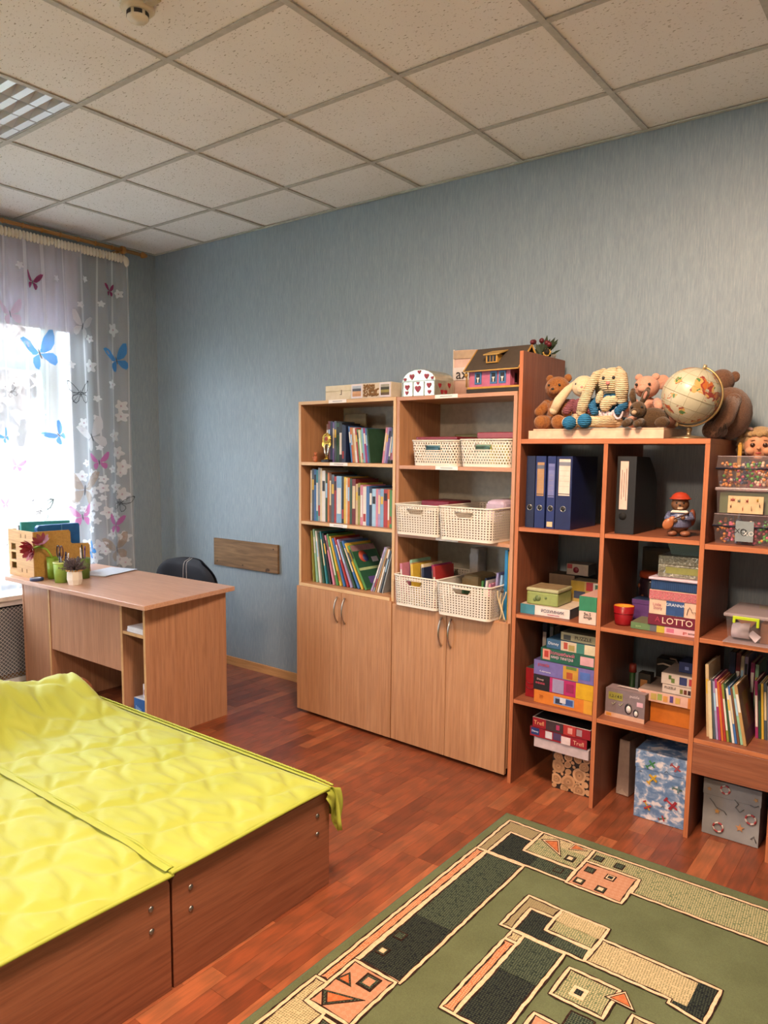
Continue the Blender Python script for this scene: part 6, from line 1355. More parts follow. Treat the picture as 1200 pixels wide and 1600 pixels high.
gbox('storage_box', 'plain orange cardboard box under the game boxes', 'box', 3.812, -0.362, Z, 0.166, 0.20, 0.090, '#b9661f', '#8f4f1c', '#a85c20', -0.01)
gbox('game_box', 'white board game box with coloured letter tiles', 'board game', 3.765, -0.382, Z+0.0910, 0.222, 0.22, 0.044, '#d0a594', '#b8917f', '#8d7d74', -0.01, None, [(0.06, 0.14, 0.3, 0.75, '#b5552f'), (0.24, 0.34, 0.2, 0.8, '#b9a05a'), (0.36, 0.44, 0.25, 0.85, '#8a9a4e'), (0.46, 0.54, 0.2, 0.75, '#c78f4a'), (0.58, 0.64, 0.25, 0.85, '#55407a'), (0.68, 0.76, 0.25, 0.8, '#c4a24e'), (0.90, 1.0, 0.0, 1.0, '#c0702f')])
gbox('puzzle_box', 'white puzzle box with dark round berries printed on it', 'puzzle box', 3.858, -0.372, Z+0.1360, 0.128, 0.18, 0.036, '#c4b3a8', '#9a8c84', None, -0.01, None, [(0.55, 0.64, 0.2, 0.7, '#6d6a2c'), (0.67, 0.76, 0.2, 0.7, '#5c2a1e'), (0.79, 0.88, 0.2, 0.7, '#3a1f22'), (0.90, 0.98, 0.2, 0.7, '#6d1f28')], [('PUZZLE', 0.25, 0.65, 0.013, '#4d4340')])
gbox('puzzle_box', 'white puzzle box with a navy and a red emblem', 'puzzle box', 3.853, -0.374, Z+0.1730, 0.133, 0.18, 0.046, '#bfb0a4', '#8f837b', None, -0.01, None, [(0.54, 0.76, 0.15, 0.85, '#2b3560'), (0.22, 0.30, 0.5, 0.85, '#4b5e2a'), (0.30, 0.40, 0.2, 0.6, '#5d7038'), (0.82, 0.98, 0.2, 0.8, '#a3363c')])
gbox('carton', 'dark blue carton on top of the white puzzle boxes', 'box', 3.908, -0.33, Z+0.2200, 0.078, 0.10, 0.044, '#1d2a55', '#16203f', None, 0.0, None, [(0.3, 0.5, 0.3, 0.6, '#6d7cab')])
o = thing('toy_rod', 'green toy rod with a red top at the back of the cube', 'toy', (3.700, -0.265, Z+0.0005)); B().tube([(0, 0, 0), (0, 0, 0.165)], 0.012, 10).build('rod', plain('#2e5128', 0.5), o); B().tube([(0, 0, 0.1655), (0, 0, 0.20)], [0.017, 0.014], 10).build('rod_top', plain('#7a2a1e', 0.5), o)
gbox('toy_box', 'narrow dark box with a small picture and yellow foot in the middle cube', 'toy box', 3.734, -0.295, Z, 0.052, 0.05, 0.175, '#23241f', '#1b1b18', None, 0.0, None, [(0.2, 0.75, 0.62, 0.85, '#a3703a'), (0.05, 0.95, 0.30, 0.55, '#6d3f2a'), (0.3, 0.8, 0.45, 0.55, '#4a557a'), (0.0, 1.0, 0.0, 0.26, '#a89a3a')])
o = gbox('cloth_bag', 'black bag with a pale cable at the back of the middle cube', 'bag', 3.765, -0.155, Z, 0.15, 0.08, 0.215, '#1a1918', '#141312', None, 0)
B().tube([(0.01, -0.012, 0.19), (0.035, -0.02, 0.20), (0.065, -0.02, 0.195), (0.085, -0.02, 0.185), (0.095, -0.015, 0.205), (0.085, -0.01, 0.225), (0.06, -0.01, 0.225)], 0.004, 8).build('cable', plain('#a89a8c', 0.5), o)

# --- bottom cubes (floor)
t = NT('cut_log_print'); v = t.coord(scale=(15, 15, 15)); vr = t.n('ShaderNodeTexVoronoi'); vr.inputs['Scale'].default_value = 1.0; vr.inputs['Randomness'].default_value = 0.75; t.l(v, vr.inputs['Vector'])
o = thing('log_print_box', 'box printed with cut log ends on the floor of the left cube', 'storage box', (3.402, -0.392, 0.001), 0.01)
LB = plain('#241a15', 0.6); lw, lh = 0.180, 0.188
B().box(0, lw, 0, 0.18, 0, 0.148).build('box_body', LB, o, 0.001, 1); B().box(-0.001, lw+0.001, -0.001, 0.181, 0.1485, lh).build('lid', LB, o, 0.001, 1)
rr = random.Random(21); placed = []
big = [(0.028, 0.105, 0.030), (0.128, 0.088, 0.033), (0.078, 0.045, 0.033), (0.020, 0.045, 0.026), (0.128, 0.018, 0.030), (0.072, 0.124, 0.016), (0.148, 0.132, 0.022), (0.06, 0.010, 0.020), (0.155, 0.052, 0.015), (0.028, 0.150, 0.022), (0.075, 0.158, 0.019), (0.118, 0.162, 0.020), (0.158, 0.165, 0.016), (0.076, 0.092, 0.014), (0.170, 0.02, 0.014), (0.122, 0.048, 0.010), (0.048, 0.075, 0.007), (0.165, 0.085, 0.009), (0.165, 0.104, 0.008), (0.066, 0.076, 0.006), (0.098, 0.014, 0.008), (0.048, 0.136, 0.009), (0.095, 0.138, 0.008), (0.010, 0.075, 0.008), (0.012, 0.013, 0.011), (0.102, 0.120, 0.007)]
for x, z, r in big:
    n = 18; poly = []
    for k in range(n):
        a = 2*pi*k/n; q = r*(1+0.06*sin(2*a+x*90)+0.04*sin(3*a+z*70)); poly.append((min(lw-0.0006, max(0.0006, x+q*cos(a))), min(lh-0.001, max(0.0008, z+q*sin(a)))))
    lg = B().prism(poly, -0.0020, -0.0012, 'Y').build('log_end', plain(['#b78a62', '#a87f5a', '#c0946c'][int(x*1000) % 3], 0.6), o)
    if r > 0.015:
        for f, c in ((0.66, '#9c7350'), (0.34, '#ad825c'), (0.10, '#6d4a30')): B().prism([(x+(p[0]-x)*f, z+(p[1]-z)*f) for p in poly], -0.0022-0.0002*(1-f), -0.0021, 'Y').build('growth_ring', plain(c, 0.6), lg)
o = thing('shallow_white_box', 'shallow white box lying on the log print box', 'box', (3.330, -0.440, 0.190), -0.02); B().box(0, 0.258, 0, 0.17, 0, 0.046).build('box_body', plain('#b9a9ac', 0.5), o, 0.001, 1); B().box(0.004, 0.254, 0.004, 0.166, 0.0464, 0.048).build('inset_card', plain('#a89a9e', 0.5), o)
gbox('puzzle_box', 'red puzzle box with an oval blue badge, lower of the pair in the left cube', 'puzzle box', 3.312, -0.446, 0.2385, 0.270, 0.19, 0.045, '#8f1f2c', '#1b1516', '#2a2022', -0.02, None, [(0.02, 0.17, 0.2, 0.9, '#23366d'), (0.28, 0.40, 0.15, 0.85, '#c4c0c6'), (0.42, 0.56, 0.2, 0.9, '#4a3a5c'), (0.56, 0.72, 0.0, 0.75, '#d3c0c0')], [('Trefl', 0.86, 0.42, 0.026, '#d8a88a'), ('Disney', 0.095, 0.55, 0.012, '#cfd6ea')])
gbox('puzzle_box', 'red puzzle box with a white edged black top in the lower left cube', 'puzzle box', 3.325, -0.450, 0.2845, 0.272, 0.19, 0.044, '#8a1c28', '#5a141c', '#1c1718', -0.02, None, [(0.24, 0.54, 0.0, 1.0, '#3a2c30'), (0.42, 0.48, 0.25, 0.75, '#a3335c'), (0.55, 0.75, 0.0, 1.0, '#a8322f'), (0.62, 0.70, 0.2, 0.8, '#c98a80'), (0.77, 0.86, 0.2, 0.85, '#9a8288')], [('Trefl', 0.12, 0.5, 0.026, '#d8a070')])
o = bpy.data.objects[[x.name for x in bpy.data.objects if x.get('label', '').startswith('red puzzle box with a white edged')][0]]
b = B(); w_, d_ = 0.272, 0.19
for e in ((0, w_, 0, 0.005), (0, w_, d_-0.005, d_), (0, 0.005, 0.005, d_-0.005), (w_-0.005, w_, 0.005, d_-0.005)): b.box(e[0], e[1], e[2], e[3], 0.0442, 0.0450)
b.build('white_edge', plain('#c9b9b4', 0.5), o)
o = thing('paper_bag', 'white folded paper bag on the floor of the middle cube', 'bag', (3.652, -0.268, 0.001), -0.1)
B().hexa([(0, 0, 0), (0.058, 0, 0), (0.058, 0.17, 0), (0, 0.17, 0), (0.006, 0.004, 0.252), (0.052, 0.004, 0.252), (0.052, 0.166, 0.252), (0.006, 0.166, 0.252)]).build('bag_body', plain('#a8958a', 0.6), o, 0.001, 1)
b = B(); b.v = [(0.004, -0.0008, 0.002), (0.054, -0.0008, 0.002), (0.029, -0.0008, 0.030)]; b.face((0, 1, 2)); b.build('folded_gusset', plain('#b9a699', 0.6), o)
# sky box with aeroplanes
t = NT('cloudy_sky_print'); v = t.coord(scale=(26, 26, 36)); n = t.noise(v, 1, 4, 0.55, 0.4); SKYB = t.set(0.5, 0.4, 0, t.ramp(n, [(0.42, '#5c79a0'), (0.52, '#8299b8'), (0.60, '#cfc9cd'), (0.75, '#ddd5d3')]))
def print_box(name, label, X, Y, w_, d_, h_, mat, rz, split):
    o = thing(name, label, 'storage box', (X, Y, 0.001), rz); B().box(0.001, w_-0.001, 0.001, d_-0.001, 0, h_*split).build('box_body', mat, o, 0.001, 1); B().box(-0.001, w_+0.001, -0.001, d_+0.001, h_*split+0.0006, h_).build('lid', mat, o, 0.001, 1); return o
o = print_box('aeroplane_box', 'tall box printed with sky, clouds and toy aeroplanes', 3.783, -0.426, 0.203, 0.20, 0.290, SKYB, 0.0, 0.74)
def plane(o, x, z, s, rot, c1, c2):
    ca, sa = cos(rot), sin(rot); T_ = lambda p: (x+(p[0]*ca-p[1]*sa)*s, z+(p[0]*sa+p[1]*ca)*s)
    p = B().prism([T_(q) for q in ((-1, -0.10), (0.9, -0.14), (1.05, 0.0), (0.9, 0.14), (-1, 0.10))], -0.0022, -0.0014, 'Y').build('aeroplane_print', plain(c1, 0.5), o)
    B().prism([T_(q) for q in ((0.1, -0.75), (0.45, -0.75), (0.45, 0.75), (0.1, 0.75))], -0.0030, -0.0023, 'Y').build('aeroplane_wing', plain(c2, 0.5), p); B().prism([T_(q) for q in ((-1.0, -0.35), (-0.75, -0.35), (-0.75, 0.35), (-1.0, 0.35))], -0.0030, -0.0023, 'Y').build('aeroplane_tail', plain(c2, 0.5), p)
for x, z, s, r, c1, c2 in ((0.062, 0.238, 0.022, 0.7, '#2f6a3c', '#3a7a48'), (0.160, 0.252, 0.022, -0.5, '#a3383a', '#8d4a52'), (0.070, 0.178, 0.026, 0.9, '#c9a22c', '#b98f24'), (0.150, 0.095, 0.030, -0.6, '#a82f3a', '#8d2733'), (0.055, 0.060, 0.022, -1.0, '#c39a2a', '#a33a34'), (0.170, 0.165, 0.020, -0.1, '#3c5a46', '#5d7a86'), (0.118, 0.024, 0.016, 0.4, '#2f6a3c', '#a3383a')): plane(o, x, z, s, r, c1, c2)
for x, z in ((0.125, 0.225), (0.118, 0.075), (0.02, 0.20)): B().tube([(x-0.006, -0.0018, z-0.004), (x, -0.0018, z+0.003), (x+0.006, -0.0018, z-0.002)], 0.0010, 4).build('bird_print', plain('#23283c', 0.5), o)
t = NT('grey_seaside_print'); n = t.noise(t.coord(scale=(9, 9, 9)), 1, 3); SEAB = t.set(0.55, 0.4, 0, t.ramp(n, [(0.3, '#7f8388'), (0.7, '#989a9b')]))
o = print_box('seaside_box', 'grey box printed with lifebuoys and starfish under the drawer', 4.044, -0.390, 0.208, 0.20, 0.228, SEAB, 0.0, 0.72)
for x, z, r in ((0.080, 0.200, 0.016), (0.176, 0.108, 0.018), (0.062, 0.040, 0.018)):
    for k in range(8): B().tube([(x+r*cos(a), -0.0022, z+r*sin(a)) for a in [2*pi*(k+q/4)/8 for q in range(5)]], 0.0036, 5).build('lifebuoy_print', plain('#a33a40' if k % 2 else '#c9bdb8', 0.5), o)
def star(o, x, z, s, c, rot=0.3): B().prism([(x+(s if k % 2 == 0 else s*0.42)*cos(rot+pi*k/5), z+(s if k % 2 == 0 else s*0.42)*sin(rot+pi*k/5)) for k in range(10)], -0.0024, -0.0014, 'Y').build('starfish_print', plain(c, 0.5), o)
star(o, 0.140, 0.062, 0.017, '#b9855a'); star(o, 0.022, 0.188, 0.010, '#a8825c'); star(o, 0.055, 0.105, 0.012, '#b58a4a'); star(o, 0.19, 0.19, 0.010, '#b08a5a', 0.8)
for pts in ([(0.115, 0.17), (0.13, 0.155), (0.12, 0.14), (0.135, 0.125), (0.15, 0.14)], [(0.025, 0.150), (0.04, 0.135), (0.05, 0.12), (0.08, 0.112), (0.09, 0.10)], [(0.17, 0.165), (0.185, 0.16), (0.20, 0.17)], [(0.18, 0.03), (0.19, 0.045), (0.2, 0.02)]): B().tube([(p[0], -0.0020, p[1]) for p in pts], 0.0016, 4).build('rope_print', plain('#5d5f66', 0.5), o)

# --- right column: books above the drawer (z 0.412)
def rowB(specs, z, where, group):
    for k, (c, X, Y, th, h, d, ln) in enumerate(specs): book(frame_m(None, X, Y, z, radians(ln), th), th, h, d, c, '%s %s book, %s from the left %s' % (c, size(th, h), ORD[k], where), group, bands[(k*4+2) % 9])
SB = [('beige', 4.052, -0.430, .012, .285, .18, -4), ('cream', 4.066, -0.446, .012, .225, .17, -5), ('slate', 4.0800, -0.440, .008, .235, .17, -6), ('lilac', 4.0895, -0.440, .008, .228, .17, -6.5), ('magenta', 4.0990, -0.440, .008, .238, .18, -7), ('orange', 4.1086, -0.440, .008, .228, .18, -7.5), ('red', 4.1182, -0.440, .008, .225, .17, -8), ('olive', 4.1278, -0.438, .008, .222, .18, -8.5), ('dark green', 4.1374, -0.438, .008, .228, .18, -9), ('white', 4.1470, -0.440, .008, .210, .17, -9.5), ('blue', 4.1566, -0.440, .008, .220, .18, -10), ('brown', 4.1662, -0.440, .008, .215, .17, -10.5), ('mint', 4.1758, -0.438, .009, .222, .18, -11), ('tan', 4.1870, -0.444, .011, .232, .18, -11.5)]
rowB(SB, 0.412, 'above the drawer', 'books above the drawer')
bb = [x for x in bpy.data.objects if x.get('label', '').startswith('tan') and 'fourteenth from the left above the drawer' in x['label']][0]; bb['label'] = 'brown book with an ornate picture cover leaning above the drawer'
th = 0.011; cvr = bb.children[0]
patch(cvr, 0.004, 0.176, 0.004, 0.228, '#6d5348', 0); patch(cvr, 0.05, 0.13, 0.10, 0.19, '#7a6530', 1); patch(cvr, 0.07, 0.11, 0.06, 0.14, '#8a4030', 2); patch(cvr, 0.02, 0.16, 0.01, 0.05, '#5a3a52', 1)
SB2 = [('magenta', 4.2050, -0.325, .010, .225, .17, -4), ('dark green', 4.2165, -0.325, .009, .215, .17, -4), ('yellow', 4.2270, -0.325, .008, .22, .17, -4), ('slate', 4.2365, -0.325, .010, .222, .17, -4), ('grey', 4.2480, -0.325, .009, .212, .17, -4), ('navy', 4.2585, -0.325, .009, .22, .17, -4)]
for k, (c, X, Y, tt, h, d, ln) in enumerate(SB2): book(frame_m(None, X, Y, 0.412, radians(ln), tt), tt, h, d, c, '%s %s book, %s in the back group at the right above the drawer' % (c, size(tt, h), ORD[k]), 'back books above the drawer', bands[(k*4+3) % 9])
SB3 = [('navy', 4.075, .022, .30), ('dark red', 4.100, .016, .30), ('cream', 4.118, .012, .29), ('lilac', 4.132, .012, .29), ('magenta', 4.155, .014, .27), ('mint', 4.172, .012, .265)]
for k, (c, X, tt, h) in enumerate(SB3): book(frame_m(None, X, -0.225, 0.412, 0, tt), tt, h, 0.16, c, '%s book, %s in the tall row at the back above the drawer' % (c, ORD[k]), 'tall back books above the drawer', bands[(k*2+1) % 9])

# --- bead boxes on top of the right column (z 1.172)
BEADC = [plain(c, 0.3) for c in ('#b03a4a', '#c9813a', '#4f9a3e', '#d8b9a0', '#3a4560', '#c45a74', '#6d3f6a')]
def bead_box(label, z, h_, seed, nb, holes=()):
    o = thing('bead_box', label, 'bead box', (4.130, -0.430, z), 0, 'stacked boxes of coloured beads')
    W0 = 0.200; hl = h_*0.58
    b = B(); tub(b, W0*0.90, 0.19, W0*0.96, 0.205, hl); tw = b.build('box_wall', CLEAR, o)
    b = B(); q = [(-W0/2, -0.004), (W0/2, -0.004), (W0/2, 0.21), (-W0/2, 0.21)]; q2 = [(-W0*0.485, 0.002), (W0*0.485, 0.002), (W0*0.485, 0.204), (-W0*0.485, 0.204)]
    b.v = [(*p, hl+0.006) for p in q]+[(*p, h_) for p in q2]
    for k in range(4): b.face((k, (k+1) % 4, 4+(k+1) % 4, 4+k))
    b.face((4, 5, 6, 7)); lo = b.build('box_lid', CLEAR, o)
    B().tube([(*p, hl+0.003) for p in q], 0.0032, 6, 0, True, True).build('lid_seal', plain('#1d2233', 0.4), o)
    B().tube([(*p, h_) for p in q2], 0.0020, 6, 0, True, True).build('lid_edge', FROST, o)
    rr = random.Random(seed); b = B()
    for cx in range(6):
        col0 = rr.randrange(7)
        for k in range(nb):
            col = col0 if rr.random() < 0.7 else rr.randrange(7); x = -0.088+cx*0.0295+rr.uniform(0.002, 0.027); y = 0.014+rr.random()**2*0.14; zz = 0.006+rr.random()*(h_*0.85-0.012)
            b.ell((x, y, zz), (0.0062, 0.0062, 0.0062), col, 8, 5)
    bd = b.build('beads', BEADC, o); bd['kind'] = 'stuff'
    return o
o = bead_box('lowest bead box with a grey maker label, on the right column', 1.1725, 0.112, 3, 30)
l = B().box(-0.020, 0.042, -0.0062, -0.0050, 0.014, 0.090).build('maker_label', plain('#7f8a8e', 0.5), o)
text(l, 'XO', 0.026, (-0.002, -0.0066, 0.052), plain('#1b1d22', 0.5)); text(l, 'XO', 0.024, (0.026, -0.0066, 0.044), plain('#d9d6d2', 0.5)); B().tube([(0.010+0.011*cos(2*pi*k/16), -0.0066, 0.048+0.011*sin(2*pi*k/16)) for k in range(16)], 0.0012, 5, 0, True, True).build('label_ring', plain('#1b1d22', 0.5), l)
o = thing('craft_box', 'clear box with a cream insect sticker sheet between the bead boxes', 'craft box', (4.130, -0.430, 1.2852))
tw = tub(B(), 0.180, 0.19, 0.188, 0.205, 0.088).build('box_wall', CLEAR, o)
B().box(-0.100, 0.100, -0.004, 0.21, 0.0885, 0.100).build('box_lid', FROST, o, 0.003, 2); B().box(-0.086, 0.086, 0.02, 0.18, 0.004, 0.080).build('craft_filling', plain('#5d6a4a', 0.7), o)
s = B().box(-0.052, 0.068, -0.0012, 0.001, 0.006, 0.070).build('sticker_sheet', plain('#cfae86', 0.6), o)
rr = random.Random(5)
for k, (x, z) in enumerate(((-0.036, 0.055), (-0.012, 0.052), (0.016, 0.052), (0.050, 0.056), (-0.040, 0.030), (0.0, 0.022), (0.028, 0.024), (0.054, 0.036))):
    c = ['#8d3f3a', '#6d6a5a', '#8a3a30', '#b58f3a', '#5c2f2a', '#9c3a26', '#5d2c20', '#3a2c26'][k]; q = B().lathe([(0, 0.0006), (0.008, 0.0006), (0.008, 0)][::-1], seg=10, sy=0.6).build('insect_print', plain(c, 0.5), s, loc=(x, -0.0013, z), rot=(pi/2, 0, 0.3*k))
    b = B()
    for a in (0.6, 1.6, 2.6, 3.8, 4.8, 5.6): b.tube([(0.004*cos(a), 0.003*sin(a), 0.0003), (0.012*cos(a), 0.010*sin(a), 0.0003)], 0.0007, 3)
    b.build('insect_legs', plain(c, 0.5), q)
bead_box('uppermost bead box with clear domed lid below the doll', 1.3857, 0.116, 8, 32)

# ============================================================ ON TOP OF THE CUBE SHELVING
ZC = 1.5675
o = thing('flat_white_box', 'long flat cream cardboard box under the soft toys', 'box', (3.262, -0.455, ZC))
B().box(0, 0.575, 0, 0.30, 0, 0.036).build('box_body', plain('#d9b79c', 0.6), o, 0.001, 1); B().box(0.02, 0.573, 0.004, 0.298, 0.0365, 0.043).build('lid', plain('#d3ad92', 0.6), o, 0.001, 1); B().box(0.20, 0.2012, -0.0006, -0.0001, 0, 0.036).build('fold_line', plain('#b8957c', 0.6), o)
ZB = ZC+0.0435
def fuzzy(name, col, col2, sc, st, rough=0.9):
    t = NT(name); n = t.noise(t.coord(scale=(sc, sc, sc)), 1, 3, 0.7); t.bump(n, st, 0.004); t.b.inputs['Sheen Weight'].default_value = 0.3; return t.set(rough, 0.1, 0, t.ramp(n, [(0.3, col), (0.7, col2)]))
def knit(name, col, col2, sc=40):
    t = NT(name); v = t.coord(scale=(sc, sc, sc)); w1 = t.n('ShaderNodeTexWave', bands_direction='Z'); w1.inputs['Scale'].default_value = 1; w1.inputs['Distortion'].default_value = 2; w1.inputs['Detail Scale'].default_value = 2.0; t.l(v, w1.inputs[0])
    n = t.noise(v, 1.1, 2); f = t.math('MULTIPLY', t.math('ADD', w1.outputs['Fac'], n), 0.6); t.bump(f, 1.0, 0.007); return t.set(0.9, 0.1, 0, t.ramp(f, [(0.25, col), (0.75, col2)]))
BROWNP = fuzzy('brown_boucle', '#7d4a24', '#a06a38', 130, 1.0); CREAMF = fuzzy('cream_plush', '#cdb48e', '#e0cdac', 260, 0.6); KNITC = knit('cream_knit', '#c4a67c', '#e8d6b6'); KNITB = knit('blue_knit', '#26577e', '#3f7aa6'); KNITBP = knit('bright_blue_knit', '#22628f', '#3f86b4'); PINKP = fuzzy('pink_plush', '#bf8872', '#d3a28c', 240, 0.5); DKRAB = fuzzy('dark_rabbit_fur', '#3c2c1c', '#5f4830', 200, 1.0); MAUVE = knit('mauve_knit', '#7a4650', '#96606a'); MONK = fuzzy('brown_fur', '#5d4030', '#7d5a44', 160, 1.0)
def P(o, name, mat, *els):
    b = B()
    for e in els: b.ell(e[0], e[1], 0, 18, 12, e[2] if len(e) > 2 else None)
    return b.build(name, mat, o)
def eyes(o, c, dx, r, y): 
    for s in (-1, 1): P(o, 'eye', BLACK, ((c[0]+s*dx, y, c[2]), (r, r*0.7, r)))
def limb(o, name, mat, pts, rs): 
    b = B(); b.tube(pts, rs, 12); b.ell(pts[0], (rs[0],)*3, 0, 12, 8); b.ell(pts[-1], (rs[-1],)*3, 0, 12, 8); return b.build(name, mat, o)
# brown teddy
o = thing('teddy_bear', 'curly brown teddy bear at the left end of the soft toys', 'soft toy', (3.338, -0.335, ZB))
P(o, 'body', BROWNP, ((0, 0.01, 0.075), (0.052, 0.045, 0.072)))
P(o, 'head', BROWNP, ((0, -0.005, 0.180), (0.055, 0.050, 0.050)), ((0.004, -0.045, 0.168), (0.024, 0.020, 0.020)))
for s in (-1, 1):
    P(o, 'ear', BROWNP, ((s*0.042, 0.005, 0.222), (0.018, 0.010, 0.018))); limb(o, 'leg', BROWNP, [(s*0.030, -0.02, 0.030), (s*0.040, -0.075, 0.030)], [0.030, 0.031]); limb(o, 'arm', BROWNP, [(s*0.048, -0.005, 0.110), (s*0.064, -0.040, 0.075)], [0.022, 0.024])
eyes(o, (0.004, 0, 0.190), 0.024, 0.0055, -0.050); P(o, 'nose', BLACK, ((0.004, -0.064, 0.172), (0.007, 0.005, 0.005)))
# cream bunny in a mauve sweater
o = thing('plush_bunny', 'cream lop-eared bunny in a mauve sweater beside the teddy', 'soft toy', (3.462, -0.352, ZB))
P(o, 'body', CREAMF, ((0, 0.01, 0.060), (0.046, 0.040, 0.060))); P(o, 'sweater', MAUVE, ((0, 0.008, 0.092), (0.056, 0.048, 0.044)))
P(o, 'head', CREAMF, ((0.002, -0.005, 0.180), (0.050, 0.046, 0.046)), ((0.012, -0.038, 0.166), (0.026, 0.020, 0.020)))
limb(o, 'ear', CREAMF, [(-0.036, -0.008, 0.198), (-0.062, -0.028, 0.165), (-0.088, -0.050, 0.120), (-0.104, -0.062, 0.080)], [0.010, 0.017, 0.022, 0.019]); limb(o, 'ear', CREAMF, [(0.038, 0.012, 0.205), (0.062, 0.02, 0.170), (0.068, 0.02, 0.12)], [0.010, 0.018, 0.018])
for s in (-1, 1): limb(o, 'arm', MAUVE, [(s*0.046, -0.005, 0.110), (s*0.055, -0.040, 0.078)], [0.020, 0.018]); limb(o, 'leg', CREAMF, [(s*0.026, -0.02, 0.028), (s*0.034, -0.072, 0.026)], [0.026, 0.026])
for z in (0.125, 0.100): P(o, 'button', plain('#d8cdbc', 0.4), ((0.006, -0.044, z), (0.006, 0.004, 0.006)))
eyes(o, (0.012, 0, 0.188), 0.028, 0.0052, -0.044); P(o, 'nose', plain('#c78a84', 0.6), ((0.016, -0.058, 0.174), (0.006, 0.004, 0.005)))
# knitted rabbit with pompom feet
o = thing('knitted_rabbit', 'large knitted cream rabbit in a blue dress with blue pompom feet', 'soft toy', (3.592, -0.362, ZB))
P(o, 'body', KNITB, ((0, 0.01, 0.080), (0.060, 0.048, 0.080)))
P(o, 'head', KNITC, ((0.0, -0.002, 0.195), (0.062, 0.055, 0.057)))
limb(o, 'ear', KNITC, [(-0.036, -0.01, 0.238), (-0.060, -0.028, 0.222), (-0.086, -0.042, 0.160), (-0.104, -0.050, 0.100), (-0.112, -0.052, 0.070)], [0.012, 0.019, 0.022, 0.024, 0.020]); limb(o, 'ear', KNITC, [(0.028, -0.014, 0.240), (0.046, -0.036, 0.215), (0.056, -0.048, 0.160), (0.058, -0.048, 0.115)], [0.014, 0.024, 0.028, 0.022])
for s in (-1, 1):
    limb(o, 'arm', KNITB, [(s*0.05, -0.01, 0.125), (s*0.066, -0.045, 0.090), (s*0.05, -0.06, 0.07)], [0.020, 0.018, 0.017])
    limb(o, 'leg', KNITC, [(s*0.034, -0.03, 0.030), (s*0.020-0.055, -0.085, 0.026), (s*0.020-0.075, -0.100, 0.026)], [0.026, 0.022, 0.020])
    P(o, 'pompom_foot', KNITBP, ((s*0.033-0.100, -0.118, 0.026+0.004*s), (0.029, 0.029, 0.0285)))
b = B()
for k in range(30): a = pi+pi*k/29; b.ell((0.066*cos(a), 0.005+0.056*sin(a), 0.060+0.006*sin(k*2.2)), (0.008, 0.006, 0.010), 0, 8, 5)
b.build('dress_lace', plain('#cfbfc4', 0.8), o); B().tube([(0.050+0.016*cos(2*pi*k/12), -0.058, 0.062+0.024*sin(2*pi*k/12)) for k in range(12)], 0.005, 6, 0, True, True).build('lace_loop', plain('#cfc0c8', 0.8), o)
b = B(); b.ell((0.0, -0.060, 0.100), (0.026, 0.022, 0.034), 0, 14, 10, (0, 0.5, 0)); b.ell((-0.030, -0.062, 0.128), (0.015, 0.014, 0.028), 0, 12, 8, (0, 0.3, 0)); b.ell((0.028, -0.060, 0.112), (0.020, 0.016, 0.020), 0, 12, 8); b.build('knitted_baby', KNITC, o)
eyes(o, (0.0, 0, 0.205), 0.021, 0.0068, -0.052); P(o, 'nose', plain('#c77a74', 0.6), ((0.0, -0.057, 0.184), (0.009, 0.005, 0.007))); B().tube([(0, -0.0565, 0.177), (0, -0.055, 0.160)], 0.0018, 5).build('mouth', plain('#4a2a26', 0.6), o)
# pink teddy
o = thing('plush_pig', 'pale pink plush pig with a round head behind the dark rabbit', 'soft toy', (3.722, -0.330, ZB))
P(o, 'body', PINKP, ((0, 0.02, 0.065), (0.050, 0.042, 0.065))); P(o, 'head', PINKP, ((0.0, 0.0, 0.168), (0.050, 0.046, 0.045)), ((-0.002, -0.040, 0.158), (0.020, 0.016, 0.015)))
for s in (-1, 1): P(o, 'ear', PINKP, ((s*0.034, 0.0, 0.208), (0.016, 0.010, 0.014)), ); limb(o, 'arm', PINKP, [(s*0.046, -0.005, 0.105), (s*0.066, -0.040, 0.085)], [0.018, 0.018]); limb(o, 'leg', PINKP, [(s*0.028, -0.01, 0.028), (s*0.036, -0.055, 0.026)], [0.024, 0.024])
eyes(o, (-0.002, 0, 0.176), 0.026, 0.0058, -0.044)
o = thing('pale_plush', 'pale pink plush with large ears partly hidden behind the globe', 'soft toy', (3.795, -0.225, ZB)); P(o, 'body', PINKP, ((0, 0, 0.08), (0.05, 0.04, 0.08))); P(o, 'head', PINKP, ((0, 0, 0.175), (0.045, 0.04, 0.040)))
for s in (-1, 1): P(o, 'ear', PINKP, ((s*0.045, 0.0, 0.195), (0.030, 0.010, 0.030)))
# dark rabbit
o = thing('dark_rabbit', 'small dark brown realistic plush rabbit lying in front', 'soft toy', (3.744, -0.420, ZB), 0.3)
P(o, 'body', DKRAB, ((0.035, 0.012, 0.040), (0.060, 0.038, 0.040))); P(o, 'head', DKRAB, ((-0.022, -0.020, 0.072), (0.032, 0.030, 0.032)), ((-0.030, -0.044, 0.062), (0.018, 0.014, 0.014)))
limb(o, 'ear', DKRAB, [(-0.038, -0.008, 0.100), (-0.046, -0.004, 0.128), (-0.044, -0.002, 0.148)], [0.010, 0.014, 0.009]); limb(o, 'ear', DKRAB, [(-0.008, -0.006, 0.100), (0.004, 0.0, 0.130), (0.012, 0.004, 0.152)], [0.010, 0.014, 0.009])
P(o, 'ear_lining', plain('#a8786a', 0.8), ((0.003, -0.014, 0.128), (0.006, 0.003, 0.016), (0, 0.3, 0)))
for s in (-1, 1): limb(o, 'paw', DKRAB, [(-0.03+s*0.022, -0.02, 0.022), (-0.045+s*0.022, -0.055, 0.0145)], [0.017, 0.014])
